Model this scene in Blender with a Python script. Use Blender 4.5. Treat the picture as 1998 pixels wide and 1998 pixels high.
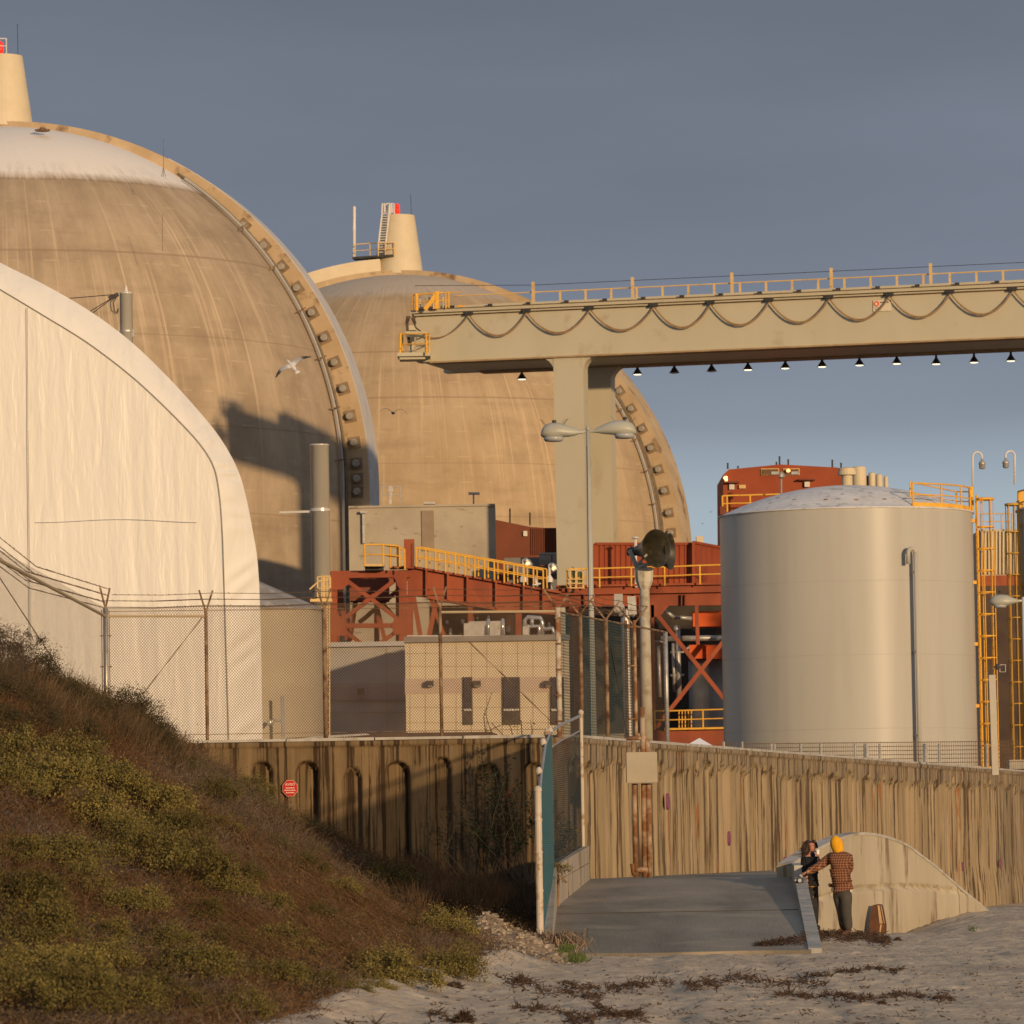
import bpy, bmesh, math, random
import numpy as np
from mathutils import Vector, Matrix
random.seed(7); rng = np.random.default_rng(7)
for o in list(bpy.data.objects): bpy.data.objects.remove(o)
S = bpy.context.scene
COL = S.collection
R = math.radians
# ------------------------------------------------------------------ camera
F = 10000.0
CP = Vector((0, 0, 1.75)); TH = math.atan(647/F); RO = R(0.95)
_f = Vector((0, math.cos(TH), math.sin(TH))); _r = Vector((1, 0, 0)); _u = Vector((0, -math.sin(TH), math.cos(TH)))
_rr = _r*math.cos(RO) - _u*math.sin(RO); _uu = _u*math.cos(RO) + _r*math.sin(RO)
cd = bpy.data.cameras.new('camera'); cam = bpy.data.objects.new('camera', cd); COL.objects.link(cam)
mw = Matrix.Identity(4)
for i in range(3):
    mw[i][0] = _rr[i]; mw[i][1] = _uu[i]; mw[i][2] = -_f[i]; mw[i][3] = CP[i]
cam.matrix_world = mw
cd.sensor_width = 36; cd.lens = 36*F/1998; cd.clip_start = 1; cd.clip_end = 20000
cd.dof.use_dof = True; cd.dof.focus_distance = 104; cd.dof.aperture_fstop = 7.5
S.camera = cam
# ------------------------------------------------------------------ sun and sky
SAZ = R(27.0); SEL = R(7.5)
sd = Vector((math.sin(SAZ)*math.cos(SEL), -math.cos(SAZ)*math.cos(SEL), math.sin(SEL)))
sl = bpy.data.lights.new('sun', 'SUN'); sl.energy = 3.3; sl.angle = R(1.3); sl.color = (1.0, 0.69, 0.38)
so = bpy.data.objects.new('sun', sl); COL.objects.link(so)
so.rotation_euler = sd.to_track_quat('Z', 'Y').to_euler(); so.location = (30, -30, 60)
W = bpy.data.worlds.new('World'); S.world = W; W.use_nodes = True
wn = W.node_tree.nodes; wl = W.node_tree.links
bg = wn['Background']; bg.inputs['Strength'].default_value = 0.1
sk = wn.new('ShaderNodeTexSky'); sk.sky_type = 'NISHITA'; sk.sun_disc = False
sk.sun_elevation = SEL; sk.sun_rotation = math.atan2(sd.x, sd.y)
tc = wn.new('ShaderNodeTexCoord'); sx = wn.new('ShaderNodeSeparateXYZ'); wl.new(tc.outputs['Generated'], sx.inputs[0])
cr = wn.new('ShaderNodeValToRGB')
stops = [(0.0, (4.2, 5.2, 6.2)), (0.060, (4.0, 4.9, 5.9)), (0.071, (3.1, 3.8, 4.8)), (0.083, (2.05, 2.38, 3.3)),
         (0.105, (1.62, 1.80, 2.64)), (0.165, (1.31, 1.41, 1.98)), (0.35, (1.9, 2.15, 2.7)), (1.0, (3.8, 4.1, 4.8))]
el = cr.color_ramp.elements
while len(el) < len(stops): el.new(0.5)
for e, (p, c) in zip(el, stops): e.position = p; e.color = (c[0], c[1], c[2], 1)
mp = wn.new('ShaderNodeMapping'); mp.inputs['Scale'].default_value = (2.5, 2.5, 11)
nz = wn.new('ShaderNodeTexNoise'); nz.inputs['Scale'].default_value = 2.2; nz.inputs['Detail'].default_value = 5
wl.new(tc.outputs['Generated'], mp.inputs[0]); wl.new(mp.outputs[0], nz.inputs['Vector'])
ad = wn.new('ShaderNodeMath'); ad.operation = 'MULTIPLY_ADD'; ad.inputs[1].default_value = 0.030; ad.inputs[2].default_value = -0.015
wl.new(nz.outputs['Fac'], ad.inputs[0])
a2 = wn.new('ShaderNodeMath'); a2.operation = 'ADD'; wl.new(sx.outputs['Z'], a2.inputs[0]); wl.new(ad.outputs[0], a2.inputs[1])
wl.new(a2.outputs[0], cr.inputs[0])
mx = wn.new('ShaderNodeMix'); mx.data_type = 'RGBA'; mx.inputs[0].default_value = 0.85
wl.new(sk.outputs[0], mx.inputs[6]); wl.new(cr.outputs[0], mx.inputs[7])
mv = wn.new('ShaderNodeMix'); mv.data_type = 'RGBA'; mv.blend_type = 'MULTIPLY'; mv.inputs[0].default_value = 1.0
r2 = wn.new('ShaderNodeMapRange'); r2.inputs[1].default_value = 0.3; r2.inputs[2].default_value = 0.7; r2.inputs[3].default_value = 0.88; r2.inputs[4].default_value = 1.13
wl.new(nz.outputs['Fac'], r2.inputs[0]); wl.new(mx.outputs[2], mv.inputs[6]); wl.new(r2.outputs[0], mv.inputs[7])
wl.new(mv.outputs[2], bg.inputs['Color'])
S.render.engine = 'CYCLES'
S.view_settings.view_transform = 'Standard'; S.view_settings.look = 'None'; S.view_settings.exposure = 0; S.view_settings.gamma = 1
# ------------------------------------------------------------------ helpers
def at(px, py, Y):
    d = _f + _rr*((px-999)/F) + _uu*((999-py)/F)
    return CP + d*(Y/d.y)
def horizon(px): return 1646 - (px-999)*math.tan(RO)
MATS = {}
def mat(name, c1, c2=None, scale=1.0, stretch=(1, 1, 1), rough=0.8, bump=0.0, bscale=None, metal=0.0, spec=0.3,
        c3=None, s3=1.0, t3=0.6, w3=0.08, st3=(1, 1, 1), coord='Object', island=0.0, emit=None, estr=0, detail=6, lo=0.35, hi=0.65, spots=None, objrand=0.0):
    if name in MATS: return MATS[name]
    m = bpy.data.materials.new(name); m.use_nodes = True; n = m.node_tree.nodes; l = m.node_tree.links
    b = n['Principled BSDF']; b.inputs['Roughness'].default_value = rough; b.inputs['Metallic'].default_value = metal
    b.inputs['Specular IOR Level'].default_value = spec
    t = n.new('ShaderNodeTexCoord')
    def noise(sc, st, det=6, off=0):
        mp = n.new('ShaderNodeMapping'); mp.inputs['Scale'].default_value = st; mp.inputs['Location'].default_value = (off, off*1.7, off)
        l.new(t.outputs[coord], mp.inputs[0]); z = n.new('ShaderNodeTexNoise'); z.inputs['Scale'].default_value = sc
        z.inputs['Detail'].default_value = det; z.inputs['Roughness'].default_value = 0.6; l.new(mp.outputs[0], z.inputs['Vector']); return z.outputs['Fac']
    if c2 is None: c2 = tuple(min(1, v*1.22) for v in c1); 
    mr = n.new('ShaderNodeMapRange'); mr.inputs[1].default_value = lo; mr.inputs[2].default_value = hi
    l.new(noise(scale, stretch, detail), mr.inputs[0])
    mixn = n.new('ShaderNodeMix'); mixn.data_type = 'RGBA'; mixn.inputs[6].default_value = (*c1, 1); mixn.inputs[7].default_value = (*c2, 1)
    l.new(mr.outputs[0], mixn.inputs[0]); out = mixn.outputs[2]
    if c3 is not None:
        m3 = n.new('ShaderNodeMapRange'); m3.inputs[1].default_value = t3-w3; m3.inputs[2].default_value = t3+w3
        l.new(noise(s3, st3, 8, 3.3), m3.inputs[0])
        k = n.new('ShaderNodeMix'); k.data_type = 'RGBA'; k.inputs[7].default_value = (*c3, 1); l.new(out, k.inputs[6]); l.new(m3.outputs[0], k.inputs[0]); out = k.outputs[2]
    if spots is not None:
        cs, ss, ts, sts = spots
        m3 = n.new('ShaderNodeMapRange'); m3.inputs[1].default_value = ts; m3.inputs[2].default_value = ts+0.06
        l.new(noise(ss, sts, 4, 9.1), m3.inputs[0])
        k = n.new('ShaderNodeMix'); k.data_type = 'RGBA'; k.inputs[7].default_value = (*cs, 1); l.new(out, k.inputs[6]); l.new(m3.outputs[0], k.inputs[0]); out = k.outputs[2]
    if island:
        g = n.new('ShaderNodeNewGeometry'); m4 = n.new('ShaderNodeMapRange'); m4.inputs[3].default_value = 1-island; m4.inputs[4].default_value = 1+island
        l.new(g.outputs['Random Per Island'], m4.inputs[0])
        k = n.new('ShaderNodeMix'); k.data_type = 'RGBA'; k.blend_type = 'MULTIPLY'; k.inputs[0].default_value = 1; l.new(out, k.inputs[6]); l.new(m4.outputs[0], k.inputs[7]); out = k.outputs[2]
    if objrand:
        g = n.new('ShaderNodeObjectInfo'); m4 = n.new('ShaderNodeMapRange'); m4.inputs[3].default_value = 1-objrand; m4.inputs[4].default_value = 1+objrand
        l.new(g.outputs['Random'], m4.inputs[0])
        k = n.new('ShaderNodeMix'); k.data_type = 'RGBA'; k.blend_type = 'MULTIPLY'; k.inputs[0].default_value = 1; l.new(out, k.inputs[6]); l.new(m4.outputs[0], k.inputs[7]); out = k.outputs[2]
    l.new(out, b.inputs['Base Color'])
    if bump:
        bp = n.new('ShaderNodeBump'); bp.inputs['Strength'].default_value = 1; bp.inputs['Distance'].default_value = bump
        l.new(noise(bscale or scale*4, stretch, 8, 5.5), bp.inputs['Height']); l.new(bp.outputs[0], b.inputs['Normal'])
    if emit: b.inputs['Emission Color'].default_value = (*emit, 1); b.inputs['Emission Strength'].default_value = estr
    MATS[name] = m; return m
WL = {}
def wloc(o): return WL.get(o.name, Vector((0, 0, 0)))
def tag(o, label=None, cat=None, group=None, kind=None):
    if label: o['label'] = label
    if cat: o['category'] = cat
    if group: o['group'] = group
    if kind: o['kind'] = kind
    return o
def thing(name, loc, label, cat, group=None):
    o = bpy.data.objects.new(name, None); COL.objects.link(o); o.location = loc; o.empty_display_size = 0.2
    WL[o.name] = Vector(loc); return tag(o, label, cat, group)
NOSPLIT = {'sign_lettering', 'small_print', 'photocell_spikes', 'hem_seam', 'barbed_wire', 'wire', 'wire_mesh', 'eyes', 'body', 'hair', 'coping', 'panel_joint', 'fluted_face', 'stem', 'wall_block', 'block_face', 'pale_edge', 'weld_seam', 'wall_face', 'plant_clutter', 'hood', 'corner_pipe'}
class MB:
    def __init__(s): s.v = []; s.f = []; s.g = []
    def clusters(s):                                  # shapes that touch stay one piece
        n = len(s.g); lo = []; hi = []
        for f0, f1, v0, v1 in s.g:
            a = np.array(s.v[v0:v1], float); lo.append(a.min(0)-.03); hi.append(a.max(0)+.03)
        p = list(range(n))
        def fd(i):
            while p[i] != i: p[i] = p[p[i]]; i = p[i]
            return i
        for i in range(n):
            for j in range(i):
                if (lo[i] <= hi[j]).all() and (lo[j] <= hi[i]).all(): p[fd(i)] = fd(j)
        d = {}
        for i in range(n): d.setdefault(fd(i), []).extend(range(s.g[i][0], s.g[i][1]))
        return list(d.values())
    def add(s, vs, fs):
        k = len(s.v); kf = len(s.f); s.v += [tuple(v) for v in vs]; s.f += [tuple(k+i for i in f) for f in fs]; s.g.append((kf, len(s.f), k, len(s.v))); return s
    def box(s, a, b):
        x0, y0, z0 = a; x1, y1, z1 = b
        return s.add([(x0,y0,z0),(x1,y0,z0),(x1,y1,z0),(x0,y1,z0),(x0,y0,z1),(x1,y0,z1),(x1,y1,z1),(x0,y1,z1)],
                     [(0,3,2,1),(4,5,6,7),(0,1,5,4),(1,2,6,5),(2,3,7,6),(3,0,4,7)])
    def beam(s, p, q, w, h, up=(0, 1, 0)):          # w across, h along 'up'
        p = Vector(p); q = Vector(q); d = (q-p).normalized(); up = Vector(up)
        if abs(d.dot(up)) > .98: up = Vector((1, 0, 0))
        a = d.cross(up).normalized(); b = a.cross(d).normalized()
        vs = [e + a*(w/2*i) + b*(h/2*j) for e in (p, q) for i, j in ((-1,-1),(1,-1),(1,1),(-1,1))]
        return s.add(vs, [(0,1,2,3),(7,6,5,4),(0,4,5,1),(1,5,6,2),(2,6,7,3),(3,7,4,0)])
    def tube(s, pts, r, n=8, cap=True):
        pts = [Vector(p) for p in pts]; m = len(pts); rs = r if isinstance(r, (list, tuple)) else [r]*m
        vs = []; prev = None
        for i, p in enumerate(pts):
            d = (pts[min(i+1, m-1)] - pts[max(i-1, 0)]).normalized()
            a = (prev if prev is not None else (Vector((0, 1, 0)) if abs(d.y) < .9 else Vector((1, 0, 0))))
            a = (a - d*a.dot(d)).normalized(); prev = a; b = d.cross(a)
            for k in range(n):
                t = 2*math.pi*k/n; vs.append(p + (a*math.cos(t)+b*math.sin(t))*rs[i])
        fs = [(i*n+k, i*n+(k+1) % n, (i+1)*n+(k+1) % n, (i+1)*n+k) for i in range(m-1) for k in range(n)]
        if cap: fs += [tuple(range(n))[::-1], tuple((m-1)*n+k for k in range(n))]
        return s.add(vs, fs)
    def lathe(s, c, prof, n=32, cap=True):          # prof: (radius, z) up from c
        c = Vector(c); vs = [(c.x+r*math.cos(2*math.pi*k/n), c.y+r*math.sin(2*math.pi*k/n), c.z+z) for r, z in prof for k in range(n)]
        m = len(prof); fs = [(i*n+k, i*n+(k+1) % n, (i+1)*n+(k+1) % n, (i+1)*n+k) for i in range(m-1) for k in range(n)]
        if cap: fs += [tuple(range(n))[::-1], tuple((m-1)*n+k for k in range(n))]
        return s.add(vs, fs)
    def prism(s, poly, off):                         # poly in 3D, extruded by off
        off = Vector(off); n = len(poly); P = [Vector(p) for p in poly]
        return s.add(P+[p+off for p in P], [tuple(range(n)), tuple(range(2*n-1, n-1, -1))]+[(i, i+n, (i+1) % n+n, (i+1) % n) for i in range(n)])
    def grid(s, P, nu, nv):                          # P list row-major nu rows x nv cols
        return s.add(P, [(i*nv+j, i*nv+j+1, (i+1)*nv+j+1, (i+1)*nv+j) for i in range(nu-1) for j in range(nv-1)])
    def build(s, name, m, parent=None, smooth=False, origin=None):
        if parent is not None and name not in NOSPLIT and 1 < len(s.g) < 400:
            cl = s.clusters()
            if 1 < len(cl) <= 60:
                first = None
                for fi in cl:
                    t = MB(); idx = sorted({i for f in fi for i in s.f[f]}); mp_ = {a: b for b, a in enumerate(idx)}
                    t.v = [s.v[i] for i in idx]; t.f = [tuple(mp_[i] for i in s.f[f]) for f in fi]
                    o = t.build(name, m, parent, smooth); first = first or o
                return first
        v = np.array(s.v, dtype=np.float64)
        if parent is not None: base = wloc(parent)
        elif origin is not None: base = Vector(origin)
        else:
            base = Vector(((v[:, 0].min()+v[:, 0].max())/2, (v[:, 1].min()+v[:, 1].max())/2, v[:, 2].min()))
        v = v - np.array(base)
        me = bpy.data.meshes.new(name); me.from_pydata(v.tolist(), [], s.f)
        if m: me.materials.append(m)
        if smooth: me.polygons.foreach_set('use_smooth', [True]*len(me.polygons))
        me.update()
        o = bpy.data.objects.new(name, me); COL.objects.link(o)
        if parent is not None: o.parent = parent; WL[o.name] = wloc(parent)
        else: o.location = base; WL[o.name] = base.copy()
        return o
def big(name, V, nper, m, parent=None, origin=(0, 0, 0)):      # V: (n*nper,3) separate polygons
    base = wloc(parent) if parent is not None else Vector(origin)
    V = (np.asarray(V, dtype=np.float32) - np.array(base, dtype=np.float32)); n = len(V)//nper
    me = bpy.data.meshes.new(name); me.vertices.add(len(V)); me.vertices.foreach_set('co', V.ravel())
    me.loops.add(len(V)); me.loops.foreach_set('vertex_index', np.arange(len(V), dtype=np.int32))
    me.polygons.add(n); me.polygons.foreach_set('loop_start', np.arange(0, len(V), nper, dtype=np.int32))
    me.materials.append(m); me.update(calc_edges=True); me.validate()
    o = bpy.data.objects.new(name, me); COL.objects.link(o)
    if parent is not None: o.parent = parent; WL[o.name] = wloc(parent)
    else: o.location = base; WL[o.name] = base.copy()
    return o
def pb(mb, p, q, wpx, Y, d=0.3, dy=0):               # a steel member seen face on at depth Y
    a = at(p[0], p[1], Y); b = at(q[0], q[1], Y); dd = Vector((0, d/2+dy, 0))
    w = wpx*Y/F; return mb.beam(a+dd, b+dd, w, d, up=(0, 1, 0))
def slab(mb, x0, y0, x1, y1, Y, depth, zb=None):     # upright block whose front face spans those photo pixels
    xm = (x0+x1)/2; ym = (y0+y1)/2
    X0 = at(x0, ym, Y).x; X1 = at(x1, ym, Y).x; Z1 = at(xm, y0, Y).z; Z0 = at(xm, y1, Y).z if zb is None else zb
    mb.box((X0, Y, Z0), (X1, Y+depth, Z1)); return X0, X1, Z0, Z1
def sk_tree(o, parent=None):
    c = o.copy(); COL.objects.link(c); c.parent = parent; WL[c.name] = WL.get(o.name, Vector()).copy()
    for ch in o.children: sk_tree(ch, c)
    return c
GZ = 3.4
def vnoise(x, y, seed=0):                            # smooth value noise, arrays
    xi = np.floor(x).astype(int); yi = np.floor(y).astype(int); fx = x-xi; fy = y-yi
    fx = fx*fx*(3-2*fx); fy = fy*fy*(3-2*fy)
    def h(a, b):
        n = (a*374761393 + b*668265263 + seed*1442695) & 0x7fffffff; n = ((n ^ (n >> 13))*1274126177) & 0x7fffffff
        return ((n ^ (n >> 16)) & 0xffff)/65535.0
    return (h(xi, yi)*(1-fx)+h(xi+1, yi)*fx)*(1-fy) + (h(xi, yi+1)*(1-fx)+h(xi+1, yi+1)*fx)*fy
def fbm(x, y, seed=0, o=4):
    s = 0; a = .5
    for i in range(o): s = s + a*vnoise(x*2**i, y*2**i, seed+i); a *= .5
    return s
# ------------------------------------------------------------------ materials
m_sand = mat('sand', (.50, .40, .28), (.64, .52, .38), 1.3, rough=.95, bump=.09, bscale=7, c3=(.40, .32, .24), s3=.45, t3=.57, w3=.1, detail=9)
m_yard = mat('asphalt', (.06, .06, .06), (.09, .09, .09), .3)
m_ramp = mat('ramp_concrete', (.19, .165, .13), (.30, .265, .215), .7, stretch=(1, .25, 1), rough=.93, bump=.012, bscale=22, c3=(.36, .30, .23), s3=.5, t3=.58, w3=.1, detail=10)
m_conc = mat('concrete', (.33, .29, .23), (.44, .39, .32), 1.2, stretch=(1, 1, .25), bump=.01, bscale=12, c3=(.20, .165, .12), s3=1.6, t3=.62, w3=.07, st3=(1.6, 1.6, .22))
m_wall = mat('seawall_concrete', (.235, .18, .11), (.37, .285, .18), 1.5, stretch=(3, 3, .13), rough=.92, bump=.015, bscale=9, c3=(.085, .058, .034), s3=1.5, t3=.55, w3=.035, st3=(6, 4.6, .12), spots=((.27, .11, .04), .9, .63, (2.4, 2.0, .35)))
m_dirt = mat('slope_earth', (.13, .082, .045), (.22, .145, .085), 1.5, bump=.05, bscale=6)
m_rust = mat('rusty_steel', (.17, .095, .05), (.34, .24, .15), 6, stretch=(1, 1, .4), rough=.75, bump=.004, c3=(.10, .045, .02), s3=4, t3=.55)
m_galv = mat('galvanised_steel', (.34, .33, .31), (.5, .48, .45), 4, rough=.45, metal=.5, c3=(.25, .14, .06), s3=3, t3=.68)
m_wht = mat('white_paint', (.62, .58, .53), (.75, .72, .68), 3, stretch=(1, 1, .3), rough=.5, c3=(.36, .2, .1), s3=3, t3=.7, w3=.04)
m_yel = mat('yellow_paint', (.72, .36, .03), (.82, .46, .06), 2, rough=.5, c3=(.3, .12, .03), s3=3, t3=.68)
m_pyel = mat('faded_yellow_paint', (.62, .42, .17), (.72, .5, .22), 2, rough=.55, c3=(.3, .15, .05), s3=2, t3=.66)
m_red = mat('red_primer_steel', (.25, .055, .022), (.34, .08, .030), .8, stretch=(1, 1, .4), rough=.6, c3=(.22, .05, .022), s3=.9, t3=.6, st3=(1, 1, .5))
m_red2 = mat('orange_red_cladding', (.27, .055, .020), (.33, .072, .025), .6, rough=.7)
m_brn = mat('brown_cladding', (.17, .055, .03), (.22, .07, .04), .5, rough=.8)
m_gan = mat('beige_green_paint', (.49, .445, .32), (.53, .48, .355), .35, stretch=(1, 1, .4), rough=.55, spec=.4, c3=(.38, .30, .19), s3=.5, t3=.68, w3=.1)
m_dark = mat('dark_metal', (.03, .03, .03), (.06, .055, .05), 3, rough=.6)
m_tank = mat('tank_paint', (.435, .425, .385), (.465, .45, .41), .3, stretch=(1, 1, .3), rough=.31, spec=.12, c3=(.405, .385, .335), s3=.4, t3=.62, w3=.15, st3=(2, 2, .15))
m_troof = mat('tank_roof', (.60, .59, .575), (.72, .71, .69), 1.2, rough=.7, c3=(.38, .365, .35), s3=2.2, t3=.61, w3=.06, st3=(1, 1, 1))
m_fab = None
m_cable = mat('black_cable', (.05, .035, .025), (.09, .06, .04), 3, rough=.6)
m_glassd = mat('dark_glass', (.02, .02, .022), (.03, .03, .035), 1, rough=.15, spec=.6)
m_lit = mat('lit_lamp', (1, .9, .7), emit=(1, .88, .62), estr=1.6)
m_lito = mat('lit_amber_lamp', (1, .6, .3), emit=(1, .55, .22), estr=2.2)
m_redl = mat('red_beacon', (.8, .02, .01), (.9, .03, .02), 2, rough=.3, emit=(1, .04, .02), estr=.7)
m_bld = mat('beige_building_paint', (.56, .475, .34), (.62, .53, .39), .8, stretch=(.3, 1, 1), rough=.8)
m_gbld = mat('grey_building_paint', (.36, .35, .33), (.42, .40, .38), .8, stretch=(.3, 1, 1), rough=.8)
m_mauve = mat('mauve_band_paint', (.34, .27, .27), (.38, .30, .30), 1, rough=.8)
m_cdt = mat('weathered_conduit', (.15, .12, .08), (.24, .19, .13), 2)
# dome concrete: meridian streaks, hoop joints, pale crown
def dome_mat(name, zc, zcap, c_a, c_b, capc, joints):
    m = bpy.data.materials.new(name); m.use_nodes = True; n = m.node_tree.nodes; l = m.node_tree.links
    b = n['Principled BSDF']; b.inputs['Roughness'].default_value = .88; b.inputs['Specular IOR Level'].default_value = .2
    t = n.new('ShaderNodeTexCoord'); s = n.new('ShaderNodeSeparateXYZ'); l.new(t.outputs['Object'], s.inputs[0])
    def M(op, a, c=None, d=None):
        k = n.new('ShaderNodeMath'); k.operation = op
        for i, v in enumerate((a, c, d)):
            if v is None: continue
            if isinstance(v, (int, float)): k.inputs[i].default_value = v
            else: l.new(v, k.inputs[i])
        return k.outputs[0]
    az = M('ARCTAN2', s.outputs[0], M('MULTIPLY', s.outputs[1], -1)); z = M('SUBTRACT', s.outputs[2], zc)
    def noise(azs, zs, det, sc=1, off=0.):
        c = n.new('ShaderNodeCombineXYZ'); l.new(M('MULTIPLY', az, azs), c.inputs[0]); l.new(M('MULTIPLY', z, zs), c.inputs[2]); c.inputs[1].default_value = off
        k = n.new('ShaderNodeTexNoise'); k.inputs['Scale'].default_value = sc; k.inputs['Detail'].default_value = det; k.inputs['Roughness'].default_value = .65
        l.new(c.outputs[0], k.inputs['Vector']); return k.outputs['Fac']
    def rng_(v, a, c, lo=0., hi=1.):
        k = n.new('ShaderNodeMapRange'); k.inputs[1].default_value = a; k.inputs[2].default_value = c; k.inputs[3].default_value = lo; k.inputs[4].default_value = hi; l.new(v, k.inputs[0]); return k.outputs[0]
    def mix(f, a, c, mode='MIX'):
        k = n.new('ShaderNodeMix'); k.data_type = 'RGBA'; k.blend_type = mode
        for i, v in ((0, f), (6, a), (7, c)):
            if isinstance(v, (int, float)): k.inputs[i].default_value = v
            elif isinstance(v, tuple): k.inputs[i].default_value = (*v, 1)
            else: l.new(v, k.inputs[i])
        return k.outputs[2]
    base = mix(rng_(noise(9, .22, 8), .38, .62), c_a, c_b)
    base = mix(rng_(noise(3, .5, 8, off=8.), .5, .68, 0, .55), base, tuple(v*.72 for v in c_a))
    # pale run-off streaks, thicker higher up
    st = M('MULTIPLY', rng_(noise(60, .05, 4, off=2.), .56, .70), rng_(z, -8, zcap, .22, .95))
    base = mix(st, base, tuple(min(1, v*1.45) for v in c_b))
    # formwork lines
    fl = None
    for j, wdt in joints:
        d = M('ABSOLUTE', M('SUBTRACT', M('ADD', z, M('MULTIPLY', noise(6, 0, 2), .1)), j)); g = rng_(d, wdt*.5, wdt, .55, 0)
        fl = g if fl is None else M('MAXIMUM', fl, g)
    ml = rng_(M('ABSOLUTE', M('SUBTRACT', M('FRACT', M('MULTIPLY', az, 5.2)), .5)), .0, .006, .28, 0)
    fl = M('MAXIMUM', fl, ml)
    base = mix(fl, base, (.26, .18, .115))
    # patches along lifts
    lift = M('FRACT', M('DIVIDE', z, 2.2)); pl = rng_(M('ABSOLUTE', M('SUBTRACT', lift, .5)), .0, .03, .5, 0)
    base = mix(M('MULTIPLY', pl, rng_(noise(14, .0, 5, off=4.), .5, .6)), base, tuple(min(1, v*1.4) for v in c_b))
    if capc:
        edge = M('ADD', z, M('MULTIPLY', M('SUBTRACT', noise(50, .5, 6, off=6.), .5), 1.1))
        cap = M('MULTIPLY', rng_(edge, zcap-.15, zcap+.5), 1.0)
        cc = mix(rng_(noise(25, .9, 7, off=1.), .45, .7), capc, tuple(v*.62 for v in capc))
        cc2 = mix(rng_(z, zcap, zcap+1.6, 1, 0), capc, cc)
        base = mix(cap, base, cc2)
    l.new(base, b.inputs['Base Color'])
    bp = n.new('ShaderNodeBump'); bp.inputs['Distance'].default_value = .06; bp.inputs['Strength'].default_value = .8
    l.new(noise(20, .6, 9, off=3.), bp.inputs['Height']); l.new(bp.outputs[0], b.inputs['Normal'])
    return m
m_dome1 = dome_mat('dome_concrete_near', 26.8-GZ, 20.6, (.345, .262, .175), (.45, .35, .24), (.78, .73, .67), [(20.55, .10), (15.1, .10), (9.3, .05), (3.2, .05), (-2.6, .05)])
m_dome2 = dome_mat('dome_concrete_far', 26.8-GZ, 22.6, (.395, .285, .17), (.475, .355, .22), (.50, .42, .33), [(17.2, .08), (13.0, .10), (7.2, .04), (2.6, .04)])
m_butt = mat('buttress_concrete', (.44, .32, .185), (.53, .40, .25), .5, bump=.02, bscale=3, c3=(.22, .14, .08), s3=.6, t3=.62, w3=.06, spots=((.55, .45, .33), 1.2, .66, (1, 1, .3)))
m_rim = mat('pale_grey_rim', (.50, .47, .44), (.58, .55, .52), .8, rough=.8)  # paler grey for the outer face of the near dome's buttress
m_cone = mat('cream_vent_paint', (.60, .50, .33), (.66, .56, .39), .6, rough=.6)
m_cap = mat('grey_cap_steel', (.30, .27, .22), (.40, .36, .30), 3, rough=.6, metal=.2)
m_capd = mat('stained_anchor_plate', (.20, .14, .085), (.30, .215, .135), 3)

# ------------------------------------------------------------------ setting: yard, hills
o = MB(); 
dirw = Vector((13.4, 57)).normalized()
def wpt(Y): return .9 + (Y-99.)*13.4/57
o.add([(-3000, 99.6, GZ), (.6, 99.6, GZ), (wpt(400)-.6, 400, GZ), (3000, 1500, GZ), (4000, 5200, GZ), (-4000, 5200, GZ)], [(0, 1, 2, 3, 4, 5)])
tag(o.build('yard_ground', m_yard, origin=(0, 0, 0)), kind='structure')
# far hills
P = []; nx = 90
for i in range(2):
    pass
hv = []
for r_, (yy, k) in enumerate([(2700, 0), (2900, .45), (3100, .85), (3300, 1.), (3700, .6)]):
    for i in range(nx):
        x = -1500 + 3600*i/(nx-1)
        base = at(1330, 1044, 3300).z
        hgt = base*(1 - .35*max(0, (x-110)/500)**1) * (.9+.25*float(fbm(np.array([x/160.]), np.array([r_*.3]), 5)[0]))
        if x < 60: hgt *= max(.3, 1-(60-x)/1500)
        hv.append((x, yy, GZ + max(2, hgt-GZ)*k))
mb = MB(); mb.grid(hv, 5, nx)
tag(mb.build('hills', mat('far_hill_scrub', (.05, .055, .07), (.075, .08, .095), .01, rough=1), smooth=True, origin=(0, 3000, GZ)), kind='structure')

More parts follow.
